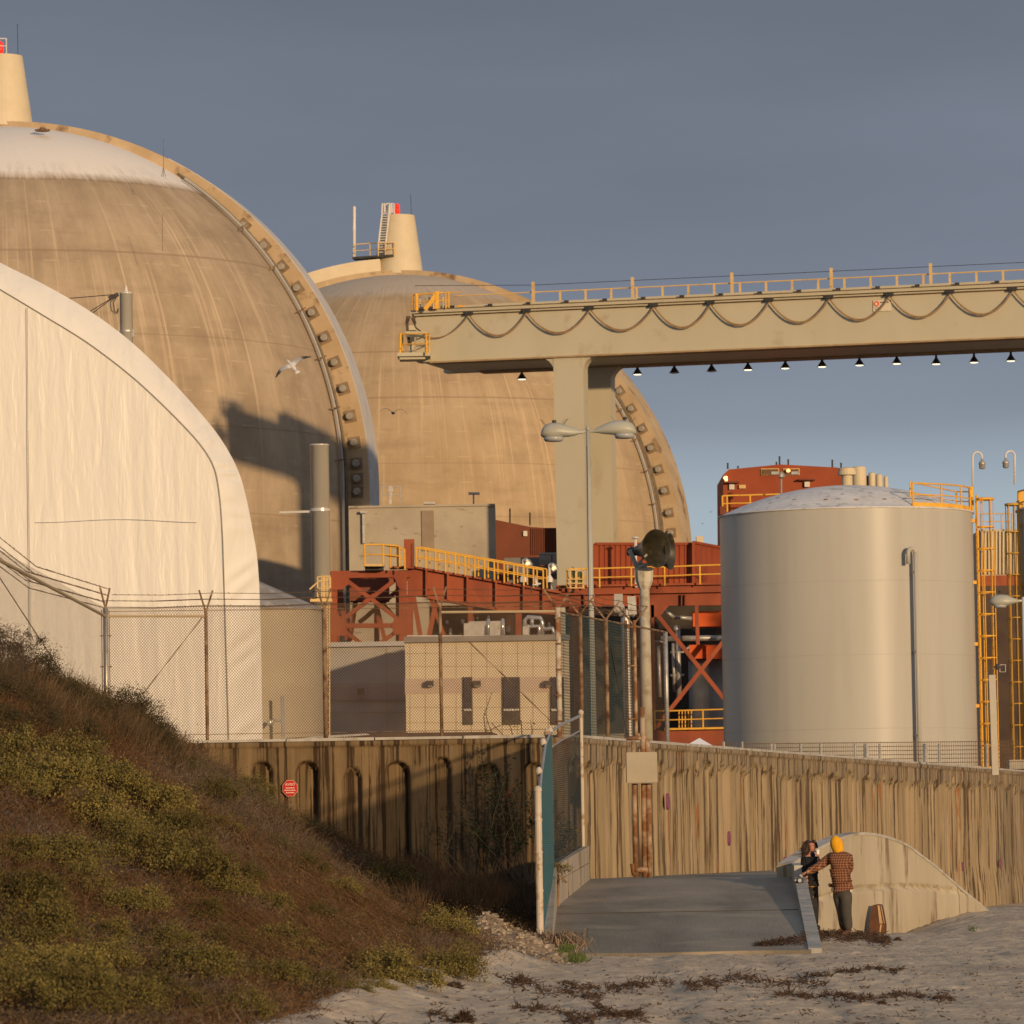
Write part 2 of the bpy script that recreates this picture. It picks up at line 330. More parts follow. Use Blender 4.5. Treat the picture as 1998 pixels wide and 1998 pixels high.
# ------------------------------------------------------------------ containment domes
def containment(cx, cy, zc, Rr, ro, phi, w, m_shell, name_lbl, rimmat, caps, group, cone_h, conduits, phi2=None):
    root = thing('containment_building', (cx, cy, GZ), name_lbl, 'reactor building', group)
    nseg = 128; prof = []; RV = ro-.32
    for i in range(8): prof.append((Rr, (zc-GZ)*i/8))
    for i in range(65):
        a = math.pi/2*i/64; prof.append((max(Rr*math.cos(a), .01), zc-GZ+RV*math.sin(a)))
    mb = MB(); mb.lathe((cx, cy, GZ), prof, nseg, cap=False); sh = mb.build('dome_shell', m_shell, root, smooth=True)
    C = Vector((cx, cy, zc))
    def rib(phi, w, ro, mname, m, amax=90, amin=-1, ri=Rr-.4, name='buttress', side=None):
        e = Vector((math.cos(phi), -math.sin(phi), 0)); nrm = Vector((-math.sin(phi), -math.cos(phi), 0))
        path = []
        if amin < 0: path += [(1, 0, GZ-zc), (1, 0, (GZ-zc)*.5)]
        k = 60
        for i in range(k+1):
            a = R(max(amin, 0)+(amax-max(amin, 0))*i/k); path.append((math.cos(a), math.sin(a), 0))
        P = []
        for c, s_, dz in path:
            for rr, sd_ in ((ri, 1), (ro, 1), (ro, -1), (ri, -1)):
                P.append(C + e*(rr*c) + Vector((0, 0, (rr if rr > Rr else RV-.4)*s_+dz)) + nrm*(sd_*w/2))
        mb = MB(); n_ = len(path)
        fs = [(i*4+j, i*4+(j+1) % 4, (i+1)*4+(j+1) % 4, (i+1)*4+j) for i in range(n_-1) for j in range(4)] + [((n_-1)*4, (n_-1)*4+1, (n_-1)*4+2, (n_-1)*4+3)]
        mb.add(P, fs); return mb.build(name, m, root)
    rib(phi, w, ro, '', m_butt)
    if rimmat: rib(phi, w*.97, ro+.05, '', rimmat, amax=62, ri=ro-.02, name='buttress_rim')
    if phi2 is not None:
        rib(phi2, w, ro, '', m_butt)
        rib(phi2, w*.9, ro+1.1, '', m_cone, amax=86, amin=45, ri=ro-.02, name='walkway_cover')
    e = Vector((math.cos(phi), -math.sin(phi), 0)); nrm = Vector((-math.sin(phi), -math.cos(phi), 0))
    rm = (Rr+ro)/2
    for a in caps:
        a = R(a); rad = e*math.cos(a) + Vector((0, 0, math.sin(a))); tn = nrm.cross(rad)
        p = C + rad*rm + nrm*(w/2)
        mb = MB(); mb.tube([p+nrm*.0, p+nrm*.42, p+nrm*.46], [.26, .26, .2], 12); cp = mb.build('anchor_cap', m_cap, root)
        mb = MB(); mb.beam(p-rad*.42, p+rad*.42, .84, .08, up=nrm); mb.build('anchor_plate', m_capd, cp)
    for off, rad_, lift, a0, a1 in conduits:
        pts = []
        for i in range(50):
            a = R(a0+(a1-a0)*i/49); rr = math.sqrt((Rr+lift)**2 - (w/2+off)**2)
            pts.append(C + e*(rr*math.cos(a)) + Vector((0, 0, rr*math.sin(a)*(RV/Rr))) + nrm*(w/2+off))
        if a0 <= 0: pts.insert(0, pts[0]-Vector((0, 0, 20)))
        mb = MB(); mb.tube(pts, rad_, 6); cdu = mb.build('conduit', m_cdt if off < .9 else m_gbld, root)
        if off > .9:
            mb = MB()
            for i in range(4, 46, 7):
                p = pts[i]; d = (pts[i+1]-pts[i]).normalized(); s_ = d.cross(nrm).normalized()
                mb.beam(p-nrm*.6, p+nrm*.6, .07, .07); mb.beam(p+nrm*.6, p+nrm*.6+s_*.5, .07, .07); mb.beam(p+nrm*.6, p+nrm*.6-s_*.5, .07, .07)
            mb.build('conduit_bracket', m_rust, root)
    # vent cone on the crown
    zt = zc+ro-.25
    mb = MB(); mb.lathe((cx, cy, zt), [(2.18, 0), (1.47, cone_h), (1.36, cone_h+.02), (1.3, cone_h-.1)], 48); mb.build('vent_cone', m_cone, root, smooth=False)
    return root, C, zt
D1 = Vector((at(12, 958, 360).x, 360, 26.8)); D2 = Vector((at(787, 1095, 455).x, 455, 26.8))
r1, C1, zt1 = containment(D1.x, D1.y, 26.8, 24.6, 26.25, R(8), 4.0, m_dome1, 'nearer streaked concrete reactor dome with a pale crown, beside the white tent', m_rim,
    [46, 41.4, 37, 32.8, 28.2, 23.8, 19.5, 15.2, 10.7, 6.5, 3.2, .8, -1.2], 'concrete reactor domes', 5.15,
    [(.18, .07, .22, 0, 58), (.42, .06, .22, 0, 57), (1.4, .11, .3, 0, 56)])
r2, C2, zt2 = containment(D2.x, D2.y, 26.8, 24.4, 25.95, R(16), 4.0, m_dome2, 'farther concrete reactor dome behind the beige gantry crane', None,
    [39, 34.7, 30.4, 25.8, 21.5, 16.9, 12.5, 8, 4], 'concrete reactor domes', 5.35,
    [(.2, .07, .22, 0, 50), (.5, .07, .22, 0, 49), (.85, .06, .22, 0, 48), (1.8, .11, .3, 0, 46)], phi2=R(172))
def beacon(root, p, h=.95):
    mb = MB(); mb.lathe(p, [(.22, 0), (.22, .12), (.14, .16), (.2, .22), (.24, .5), (.2, .6), (.12, .62), (.2, .68), (.23, .85), (.12, h), (.04, h+.08)], 12); mb.build('beacon_light', m_redl, root, smooth=True)
def rail_loop(mb, pts, h, r=.03, mid=True, posts=True):
    for a, b in zip(pts[:-1], pts[1:]):
        a = Vector(a); b = Vector(b); up = Vector((0, 0, h))
        mb.tube([a+up, b+up], r, 5)
        if mid: mb.tube([a+up*.52, b+up*.52], r*.8, 5)
    if posts:
        for p in pts: mb.tube([Vector(p), Vector(p)+Vector((0, 0, h))], r*1.1, 5)
b1 = at(3, 100, 360); beacon(r1, (b1.x, 359.2, zt1+5.1))
mb = MB(); rail_loop(mb, [(b1.x-1.2, 359, zt1+5.15), (b1.x-.2, 358.7, zt1+5.15), (b1.x+.45, 358.9, zt1+5.15)], 1.1, .04); mb.build('top_railing', m_wht, r1)
mb = MB(); mb.tube([(D1.x+1.2, 359.5, zt1+5.1), (D1.x+1.18, 359.5, zt1+7.4)], .02, 4); mb.build('whip_antenna', m_dark, r1)
beacon(r2, (at(776, 420, 455).x, 454.2, zt2+5.3), 1.0)
mb = MB(); mb.tube([at(691, 505, 455), at(691, 403, 455)], .15, 8); mb.build('lightning_mast', m_wht, r2)
mb = MB()
for dx in (0, 14):
    mb.tube([at(736+dx, 500, 453.3), at(745+dx, 418, 453.3), at(746+dx, 397, 453.3), at(750+dx, 397, 453.3), at(751+dx, 415, 453.3)], .09, 5)
for i in range(16): mb.tube([at(737+i*.55, 492-i*5, 453.3), at(751+i*.55, 492-i*5, 453.3)], .04, 4)
mb.build('ladder', m_wht, r2)
mb = MB(); rail_loop(mb, [at(754, 420, 454), at(762, 420, 454), at(769, 420, 454)], 1.05, .06); mb.build('top_railing', m_wht, r2)
mb = MB(); rail_loop(mb, [at(693, 503, 454), at(722, 501, 454), at(738, 500, 453), at(752, 500, 453), at(769, 499, 453)], 1.2, .055); mb.build('walkway_railing', m_pyel, r2)
mb = MB(); mb.beam(at(690, 505, 454), at(770, 500, 453.5), .2, 1.4, up=(0, 1, 0)); mb.build('walkway', m_dark, r2)
mb = MB(); mb.tube([(D2.x+1.2, 454.5, zt2+5.3), (D2.x+1.15, 454.5, zt2+7.2)], .02, 4); mb.build('whip_antenna', m_dark, r2)
mb = MB(); mb.tube([at(319, 345, 343), at(319, 272, 343)], .018, 4)
for q in (-8, 8): mb.tube([at(319+q*.5, 345, 343), at(319, 325, 343)], .015, 4)
mb.build('whip_antenna', m_cdt, r1)
mb = MB(); mb.tube([at(317, 490, 338.5), at(317, 418, 338.5)], .015, 4); mb.build('whip_antenna', m_cdt, r1)
mb = MB(); mb.lathe(at(83, 256, 352), [(.5, 0), (.55, .1), (.2, .18), (.15, .3)], 12); mb.build('crown_vent', m_rust, r1)

# ------------------------------------------------------------------ white fabric tent
def fabric_mat():
    m = bpy.data.materials.new('white_tent_fabric'); m.use_nodes = True; n = m.node_tree.nodes; l = m.node_tree.links
    b = n['Principled BSDF']; b.inputs['Roughness'].default_value = .42; b.inputs['Specular IOR Level'].default_value = .35
    t = n.new('ShaderNodeTexCoord'); z = n.new('ShaderNodeTexNoise'); z.inputs['Scale'].default_value = .4; z.inputs['Detail'].default_value = 5
    mp = n.new('ShaderNodeMapping'); mp.inputs['Scale'].default_value = (1.2, 1, .22); l.new(t.outputs['Object'], mp.inputs[0]); l.new(mp.outputs[0], z.inputs['Vector'])
    k = n.new('ShaderNodeMix'); k.data_type = 'RGBA'; k.inputs[6].default_value = (.75, .72, .66, 1); k.inputs[7].default_value = (.81, .78, .72, 1); l.new(z.outputs['Fac'], k.inputs[0]); l.new(k.outputs[2], b.inputs['Base Color'])
    hs = []
    for sc, st, amp in ((1.3, (1.6, 1, .3), .028), (2.2, (2.5, 1, .5), .011), (9, (1, 1, 1), .001)):
        mp = n.new('ShaderNodeMapping'); mp.inputs['Scale'].default_value = st; mp.inputs['Rotation'].default_value = (0, .12, 0); l.new(t.outputs['Object'], mp.inputs[0])
        q = n.new('ShaderNodeTexNoise'); q.inputs['Scale'].default_value = sc; q.inputs['Detail'].default_value = 3; q.inputs['Distortion'].default_value = .6; l.new(mp.outputs[0], q.inputs['Vector'])
        r = n.new('ShaderNodeMath'); r.operation = 'MULTIPLY'; r.inputs[1].default_value = amp*2.2; l.new(q.outputs['Fac'], r.inputs[0]); hs.append(r.outputs[0])
    a = n.new('ShaderNodeMath'); a.operation = 'ADD'; l.new(hs[0], a.inputs[0]); l.new(hs[1], a.inputs[1])
    a2 = n.new('ShaderNodeMath'); a2.operation = 'ADD'; l.new(a.outputs[0], a2.inputs[0]); l.new(hs[2], a2.inputs[1])
    bp = n.new('ShaderNodeBump'); bp.inputs['Distance'].default_value = .75; l.new(a2.outputs[0], bp.inputs['Height']); l.new(bp.outputs[0], b.inputs['Normal'])
    return m
m_fab = fabric_mat()
tent = thing('fabric_shelter', (at(0, 1400, 190).x, 190, GZ), 'huge white plastic sheeted shelter in front of the nearer dome', 'tent')
Ypt = 180.
I_ = [(-700, 150), (-400, 325), (-100, 505), (0, 564), (80, 612), (169, 667), (250, 728), (310, 782), (360, 832), (395, 872), (418, 912), (428, 960), (434, 1034), (438, 1150), (441, 1250), (444, 1350), (447, 1460), (449, 1563)]
O_ = [(-700, 78), (-400, 260), (-100, 452), (0, 512), (80, 552), (169, 603), (250, 662), (320, 728), (380, 793), (428, 852), (462, 912), (479, 965), (494, 1040), (503, 1100), (508, 1200), (510, 1300), (512, 1420), (514, 1543)]
def resamp(L, n):
    L = np.array(L, float); t = np.arange(len(L)); tt = np.linspace(0, len(L)-1, n)
    # smooth interpolation (Catmull)
    out = []
    for u in tt:
        i = min(int(u), len(L)-2); f = u-i; p0 = L[max(i-1, 0)]; p1 = L[i]; p2 = L[i+1]; p3 = L[min(i+2, len(L)-1)]
        out.append(.5*((2*p1)+(-p0+p2)*f+(2*p0-5*p1+4*p2-p3)*f*f+(-p0+3*p1-3*p2+p3)*f**3))
    return np.array(out)
NI = resamp(I_, 200); NO = resamp(O_, 200)
rows = []
K = 9
for k in range(K):
    f = k/(K-1)
    for i in range(200):
        p = NI[i]*(1-f) + NO[i]*f; Yk = Ypt + 1.1*f
        bl = math.sin(f*math.pi)*.25*(.5+.5*math.sin(i*.9+math.sin(i*.37)*2)+.5*random.random()*.3)
        q = at(p[0], p[1], Yk); rows.append((q.x, q.y-bl*.6, max(q.z, GZ-.2)))
mb = MB(); mb.grid(rows, K, 200); mb.build('arch_edge_sheet', m_fab, tent, smooth=True)
# end wall, hung sheet with folds
zs_top = [(at(p[0], p[1], Ypt).x, at(p[0], p[1], Ypt).z) for p in NI]
rows = []; NR = 150
xs = [a for a, b in zs_top]
for j in range(NR):
    f = j/(NR-1)
    for i in range(200):
        x, z = zs_top[i]; xx = x; zz = z*(1-f) + (GZ-.2)*f
        xw = x if i < 160 else x
        fold = .016*math.sin(x*5.1+.6*math.sin(zz*.5)) * max(0, math.sin(x*.9+1)) * (.4+.6*abs(math.sin(zz*.45)))
        fold += .005*math.sin(x*13+zz*.4)
        edge = min(1, (i)/8, f*14)
        rows.append((xx, Ypt+.02+fold*min(edge, 1), zz))
mb = MB(); mb.grid(rows, NR, 200); mb.build('end_wall_sheet', m_fab, tent, smooth=True)
# roof and side running back
rows = []
for Yk in (181.1, 200., 230.):
    for i in range(200):
        q = at(NO[i][0], NO[i][1], 181.1); rows.append((q.x*Yk/181.1-.03*(Yk-181.1), Yk, max(q.z, GZ-.2)))
mb = MB(); mb.grid(rows, 3, 200); mb.build('roof_sheet', m_fab, tent, smooth=True)
# other half of the arch, out of frame
xr = at(NO[0][0], 0, 181.1).x; rows = []
for Yk in (180., 181.1, 230.):
    for i in range(0, 200, 10):
        q = at(NO[i][0], NO[i][1], 181.1); rows.append((2*xr-q.x, Yk, max(q.z, GZ-.2)))
mb = MB(); mb.grid(rows, 3, 20)
pol = [(2*xr-at(NO[i][0], 0, 181.1).x, 180.05, max(at(NO[i][0], NO[i][1], 181.1).z, GZ-.2)) for i in range(0, 200, 10)]
pol += [(pol[-1][0], 180.05, GZ-.2), (xr, 180.05, GZ-.2)]
mb.add(pol, [tuple(range(len(pol)))]); mb.build('far_half_sheet', m_fab, tent)
m_seam = mat('tent_seam_rope', (.34, .28, .19), (.42, .36, .26), 4)
mb = MB(); mb.tube([at(p[0], p[1], 179.95) for p in NI[4:]], .014, 5); mb.tube([at(53, 600, 179.9), at(55, 900, 179.9), at(60, 1300, 179.9)], .012, 5)
mb.build('seam_rope', m_seam, tent)
mb = MB()
for yy in (1016,): mb.tube([at(x, yy + 3*math.sin(x*.02), 179.93) for x in range(70, 400, 15)], .011, 4)
mb.build('hem_seam', m_fab, tent)
mb = MB()
for x, r_ in ((468, .14), (480, .1), (495, .16), (504, .1)):
    mb.tube([at(x-4, 1130, 181.4+(x-468)*.06), at(x+1, 1300, 181.2+(x-468)*.06), at(x+5, 1500, 181.2+(x-468)*.06)], r_, 8)
mb.build('rolled_sheet_fold', m_fab, tent, smooth=True)
# ------------------------------------------------------------------ gantry crane
GY = 316.; BT = R(15.3)
gA = at(812, 660, GY); gd = Vector((math.cos(BT), -math.sin(BT), 0)); gn = Vector((math.sin(BT), math.cos(BT), 0))   # along, and away from camera
def gpx(px, ygz, off=0):    # point on the front web line seen at photo column px
    k = at(px, 900, 1.).x - CP.x   # x per unit y (approximately, column direction)
    p0 = gA + gn*off
    # solve x/y = k
    s = (k*p0.y - p0.x)/(gd.x - k*gd.y); q = p0 + gd*s; return Vector((q.x, q.y, ygz))
zt = at(812, 616, GY).z; zb = at(812, 707, GY).z
gant = thing('gantry_crane', (gA.x+14, gA.y-3, GZ), 'long beige gantry crane beam with festoon cables in front of the farther dome', 'gantry crane')
L = 46.; H = zt-zb
def girder(name, off, s0, s1, w=1.0):
    mb = MB(); a = gA+gn*(off+w/2); a.z = (zt+zb)/2; mb.beam(a+gd*s0, a+gd*s1, H, w, up=gn); return mb.build(name, m_gan, gant)
girder('front_girder', 0, 0, L); girder('rear_girder', 7.4, -.4, L)
mb = MB(); a = gA+gn*4.2; a.z = zb+.06; mb.beam(a+gd*.25, a+gd*L, .1, 6.35, up=gn); mb.build('soffit_plate', m_gan, gant)
mb = MB()
for off in (-.12, 7.3):
    a = gA+gn*(off+.55); a.z = zb-.05; mb.beam(a+gd*(.9 if off < 0 else 2), a+gd*L, .10, 1.25, up=gn)
mb.build('bottom_flange', mat('stained_flange', (.30, .19, .09), (.40, .29, .16), 1.5, rough=.7), gant)
mb = MB(); a = gA+gn*(.45); a.z = zt+.02; mb.beam(a+gd*(-.3), a+gd*L, .10, 1.3, up=gn); a.z = zt+.22; a2_ = a-gn*.25; mb.beam(a2_+gd*(-.3), a2_+gd*L, .22, .9, up=gn); a2_ = a+gn*.1; a2_.z = zt+.44; mb.beam(a2_+gd*0, a2_+gd*L, .18, 1.1, up=gn)
mb.build('walkway_deck', m_gan, gant)
mb = MB()
for zq, h_ in ((zt-.06, .06), (zt+.10, .035), (zt+.335, .03)):
    a = gA-gn*.03; a.z = zq; mb.beam(a+gd*(.02), a+gd*L, h_, .05 if zq < zt else .62, up=gn)
mb.build('flange_line', mat('dark_flange_line', (.10, .055, .025), (.17, .10, .05), 2), gant)  # thin dark brown strips just below each top flange
mb = MB()
for i in range(1, 20):
    a = gA-gn*.28+gd*(i*2.43); a.z = zt+.42; mb.beam(a-gd*.14, a+gd*.14, .16, .1, up=gn)
mb.build('deck_bracket', m_dark, gant)
mb = MB(); zr = zt+.53
for i in range(28):
    a = gA+gn*.25+gd*(9.2+i*1.62); a.z = zr; mb.beam(a, a+Vector((0, 0, .62)), .13, .08, up=gn)
a = gA+gn*.25; a.z = zr+.62; mb.tube([a+gd*2.4, a+gd*L], .045, 6)
mb.build('handrail', m_pyel, gant)
mb = MB(); tops = []
for i in range(8):
    a = gpx(1046+i*194.5, zr, .1); mb.beam(a, a+Vector((0, 0, 1.25)), .17, .17, up=gn); tops.append(a+Vector((0, 0, 1.05)))
mb.build('stanchion', m_pyel, gant)
mb = MB(); mb.tube([gpx(815, zr+1.35, .1)]+[t for t in tops], .018, 4); mb.build('guard_wire', m_dark, gant)
# festoon
fx = [812, 920, 1033, 1157, 1282, 1393, 1508, 1625, 1743, 1862, 1985, 2110, 2230]
for k in range(len(fx)-1):
    a = gpx(fx[k], zt-.12, -.28); b = gpx(fx[k+1], zt-.12, -.28)
    if k == 0: a = gpx(812, zt-.9, -.28)
    for dz, r_, n_ in ((1.42, .042, 'festoon_cable'), (1.34, .036, 'festoon_cable')):
        mb = MB(); pts = []
        for i in range(25):
            t = i/24; q = a.lerp(b, t); q.z -= 4*t*(1-t)*(dz if k else .9)+random.uniform(-.01, .01)*0; q -= gn*(.08 if r_ > .05 else 0); pts.append(q)
        mb.tube(pts, r_, 6); mb.build(n_, mat('festoon_rubber', (.28, .18, .09), (.36, .24, .13), 3), gant, smooth=True)
    mb = MB(); mb.beam(b-gd*.22+Vector((0, 0, .1)), b+gd*.22+Vector((0, 0, .1)), .22, .3, up=gn); mb.tube([b+gd*.15, b+gd*.15+Vector((0, 0, .15))], .07, 8); mb.build('festoon_trolley', m_dark, gant)
# pendant lamps under the rear girder
for px in (1021, 1247, 1319, 1392, 1463, 1536, 1608, 1681, 1754, 1831, 1905, 1977, 2050):
    p = gpx(px, zb-.02, 8.3); ex = .12 if px > 1800 else 0
    mb = MB(); mb.lathe((p.x, p.y, p.z-.52-ex), [(.33, 0), (.30, .04), (.13, .30), (.08, .38), (.06, .52+ex)], 14, cap=False); lp = mb.build('pendant_lamp', m_dark, gant, smooth=True)
    mb = MB(); mb.lathe((p.x, p.y, p.z-.56-ex), [(.02, -.015), (.18, .0), (.26, .03), (.27, .05)], 14); mb.build('lamp_lens', m_lit if px not in (1319, 1392) else m_wht, lp)
# legs
def leg(px, off, w, wb, dp):
    mb = MB(); c = gpx(px, 0, off)
    P = []
    for z, ww in ((zb-.02, w), (GZ+7, w-(w-wb)*.3), (GZ, wb)):
        q = Vector((c.x, c.y, z))
        P += [q-gd*ww/2, q+gd*ww/2, q+gd*ww/2+gn*dp, q-gd*ww/2+gn*dp]
    mb.add(P, [(i*4+j, i*4+(j+1) % 4, (i+1)*4+(j+1) % 4, (i+1)*4+j) for i in range(2) for j in range(4)]+[(3, 2, 1, 0), (8, 9, 10, 11)])
    l = mb.build('leg', m_gan, gant)
    # flange plate standing proud on the right edge, leaving a shaded groove
    mb = MB(); 
    for sg in (1, -1):
        poly = []
        for t in range(9):
            a = math.pi/2*t/8; poly.append(c+gd*sg*(w/2-.02+.95*(1-math.sin(a))) + Vector((0, 0, 0)) )
            poly[-1].z = zb-.03-.95*(1-math.cos(a))
        q0 = c+gd*sg*(w/2-.02); q0.z = zb-.03; poly.append(q0)
        mb.prism([p+gn*.05 for p in poly], gn*(dp-.1))
    mb.build('haunch_bracket', m_gan, l)
    return l
leg(1112, -.02, 1.9, 1.75, 1.1); leg(1168, 7.38, 1.75, 1.6, 1.1)
lc = gpx(1112, 0, -.02); rc = gpx(2190, 0, -.02)
leg(2190, -.02, 1.9, 1.75, 1.1); leg(2240, 7.38, 1.75, 1.6, 1.1)
mb = MB()
for px_ in (1112, 2190):
    a = gpx(px_, GZ+8.6, 1.1); mb.beam(a, a+gn*6.28, 1.2, 1.0, up=gd)
mb.build('cross_tie', m_gan, gant)
mb = MB(); a = gpx(1112, GZ+.35, -.5); mb.beam(a, a+gn*8.2, .7, 1.2, up=gd); mb.build('sill_beam', m_gan, gant)
# end cage and yellow platforms
mb = MB(); rail = lambda m, L_, h, **k: rail_loop(m, L_, h, **k)
P = [at(780, 693, 314.0), at(832, 692, 313.4), at(838, 692, 315.4), at(786, 693, 315.6), at(780, 693, 314.0)]
rail(mb, P, at(800, 652, 314.0).z-at(800, 693, 314.0).z, r=.05); mb.tube([at(780, 693, 314.0), at(781, 650, 314.0)], .09, 6); mb.build('cage_railing', m_yel, gant)
mb = MB(); mb.beam(at(776, 695, 314.8), at(840, 694, 314.8), .22, 2.2, up=(0, 1, 0)); mb.beam(at(780, 701, 314.8), at(830, 700, 314.8), .18, 1.6, up=(0, 1, 0)); mb.build('cage_floor', m_gan, gant)
mb = MB(); mb.beam(at(804, 645, 315.5), at(803, 690, 315.5), .3, .3); mb.beam(at(795, 640, 315.2), at(812, 640, 315.2), .3, .4); mb.beam(at(792, 652, 314.3), at(833, 652, 314.2), .3, .5); mb.build('junction_box', m_gan, gant)
mb = MB()
for k in range(3):
    mb.tube([at(794+k*3, 617, 315.0), at(792+k*2, 630, 314.8), at(795+k, 655, 314.8), at(797+3*k, 674, 315.0)], .04, 5)
mb.tube([at(803, 620, 315.0), at(812, 640, 315.0), at(828, 652, 315.0)], .05, 5)
mb.tube([at(805, 612, 315.0), at(811, 632, 315.0)], .06, 5); mb.build('hanging_cable', m_cable, gant)
mb = MB(); P = [at(806, 606, 315.6), at(815, 606, 315.4), at(846, 603, 315.0), at(870, 602, 315.0), at(876, 601, 315.0)]
rail(mb, P, .98, r=.05); mb.tube([at(812, 606, 315.4), at(812, 573, 315.4)], .1, 6); mb.beam(at(829, 604, 315.0), at(853, 573, 315.0), .25, .12); mb.beam(at(853, 603, 315.0), at(853, 568, 315.0), .22, .2); mb.beam(at(893, 598, 315.5), at(946, 596, 315.2), .1, .5, up=(0, 1, 0))
mb.tube([at(806, 574, 315.6), at(853, 571, 315.0), at(900, 570, 315.0)], .035, 5); mb.build('top_platform_railing', m_yel, gant)
mb = MB()
for x in (820, 838, 845, 864): mb.beam(at(x, 602, 316.0), at(x, 580, 316.0), .12, .12)
mb.build('hoist_bracket', m_galv, gant)
# warning sign on the web
sg = gpx(1728, at(1728, 599, 309).z, -.06)
sgn = thing('warning_sign', (sg.x, sg.y, sg.z-.33), 'small white rectangular sign with an orange ring on the beige gantry beam', 'sign')
mb = MB(); mb.beam(sg-gd*.55, sg+gd*.55, .66, .04, up=gn); mb.build('sign_plate', mat('sign_white', (.68, .60, .46), (.72, .64, .50), 2, rough=.4), sgn)
mb = MB(); c = sg-gd*.34+Vector((0, 0, .13))-gn*.035
pts = [c+gd*(.13*math.cos(t*math.pi/12))+Vector((0, 0, .13*math.sin(t*math.pi/12))) for t in range(25)]; mb.tube(pts, .035, 6, cap=False); mb.build('orange_ring', mat('sign_orange', (.75, .13, .03)), sgn)
mb = MB(); 
for x0, x1, z in ((-.12, .42, .2), (-.12, .02, -.02), (-.46, -.2, -.12), (-.46, -.15, -.23)):
    a = sg+Vector((0, 0, z))-gn*.03
    if z > .1:
        for q in range(5): mb.beam(a+gd*(x0+q*.108), a+gd*(x0+q*.108+.085), .07, .02, up=gn)
    else: mb.beam(a+gd*x0, a+gd*x1, .03, .02, up=gn)
mb.build('sign_lettering', mat('sign_ink', (.16, .10, .04)), sgn)

# ------------------------------------------------------------------ big tank + its neighbour
def tank(cx, cy, rad, ztop, rise, lbl, name='storage_tank'):
    root = thing(name, (cx, cy, GZ), lbl, 'storage tank', 'beige storage tanks')
    mb = MB(); h = ztop-GZ; prof = []
    nb = 4
    for i in range(nb):
        a = h*i/nb; b = h*(i+1)/nb; prof += [(rad, a+.02), (rad, b-.03), (rad-.012, b-.02), (rad-.012, b+.005)] if i < nb-1 else [(rad, a+.02), (rad, h)]
    mb.lathe((cx, cy, GZ), [(rad, 0), (rad, h)], 160, cap=False); sh = mb.build('shell', m_tank, root, smooth=True)
    mb = MB()
    for i in range(1, nb): mb.lathe((cx, cy, GZ+h*i/nb), [(rad-.01, 0), (rad+.006, .004), (rad+.006, .02), (rad-.01, .024)], 160, cap=False)
    mb.build('weld_seam', m_gbld, root)
    mb = MB(); pr = []
    Rs = (rad*rad+rise*rise)/(2*rise)
    pr = [(rad+.08, -.06), (rad+.08, .0)]
    for i in range(14):
        r_ = (rad+.0)*(1-i/13.5); pr.append((r_, math.sqrt(Rs*Rs-r_*r_)-(Rs-rise)+.01))
    mb.lathe((cx, cy, ztop), pr, 96, cap=True); mb.build('roof', m_troof, root, smooth=True)
    return root
TY = 250.; tl = at(1404, 1010, TY).x; tr_ = at(1897, 1010, TY).x; trad = (tr_-tl)/2; tcx = (tl+tr_)/2
tzt = at(1650, 989, TY-trad).z
tk = tank(tcx, TY, trad, tzt, 1.42, 'large beige cylindrical tank with a spotted pale roof beyond the seawall')
# down pipe on the shell
ang = R(26); nv = Vector((math.sin(ang), -math.cos(ang), 0)); tv = Vector((nv.y*-1, nv.x, 0)); ctr = Vector((tcx, TY, 0))
pz = at(1762, 1068, TY-5.6).z; base = ctr+nv*(trad+.42)
mb = MB(); top = []
for t in range(9):
    a = math.pi*t/8; top.append(Vector((base.x, base.y, pz-.32))+ (-tv)*(.0) + nv*0 + Vector((0, 0, .24*math.sin(a))) + (tv*(-.2)*(1-math.cos(a))))
mb.tube([Vector((base.x, base.y, GZ))]+top[:1], .105, 10); mb.tube(top+[top[-1]+Vector((0, 0, -.5))], .105, 10)
mb.build('down_pipe', m_tank, tk, smooth=True)
mb = MB()
for z in (pz-1.2, pz-5, pz-9, GZ+1): mb.beam(Vector((base.x, base.y, z)), Vector((base.x, base.y, z))-nv*.45, .12, .08)
mb.build('pipe_bracket', m_galv, tk)
mb = MB()
for a, rr, zz in ((-50, .72, .66), (-33, .80, .48), (-14, .84, .4), (2, .86, .35), (17, .85, .38), (30, .82, .42)):
    a = R(a); mb.lathe((tcx+math.sin(a)*trad*rr, TY-math.cos(a)*trad*rr, tzt+zz), [(.1, -.1), (.12, .06), (.03, .08)], 8)
mb.build('roof_stud', m_capd, tk)
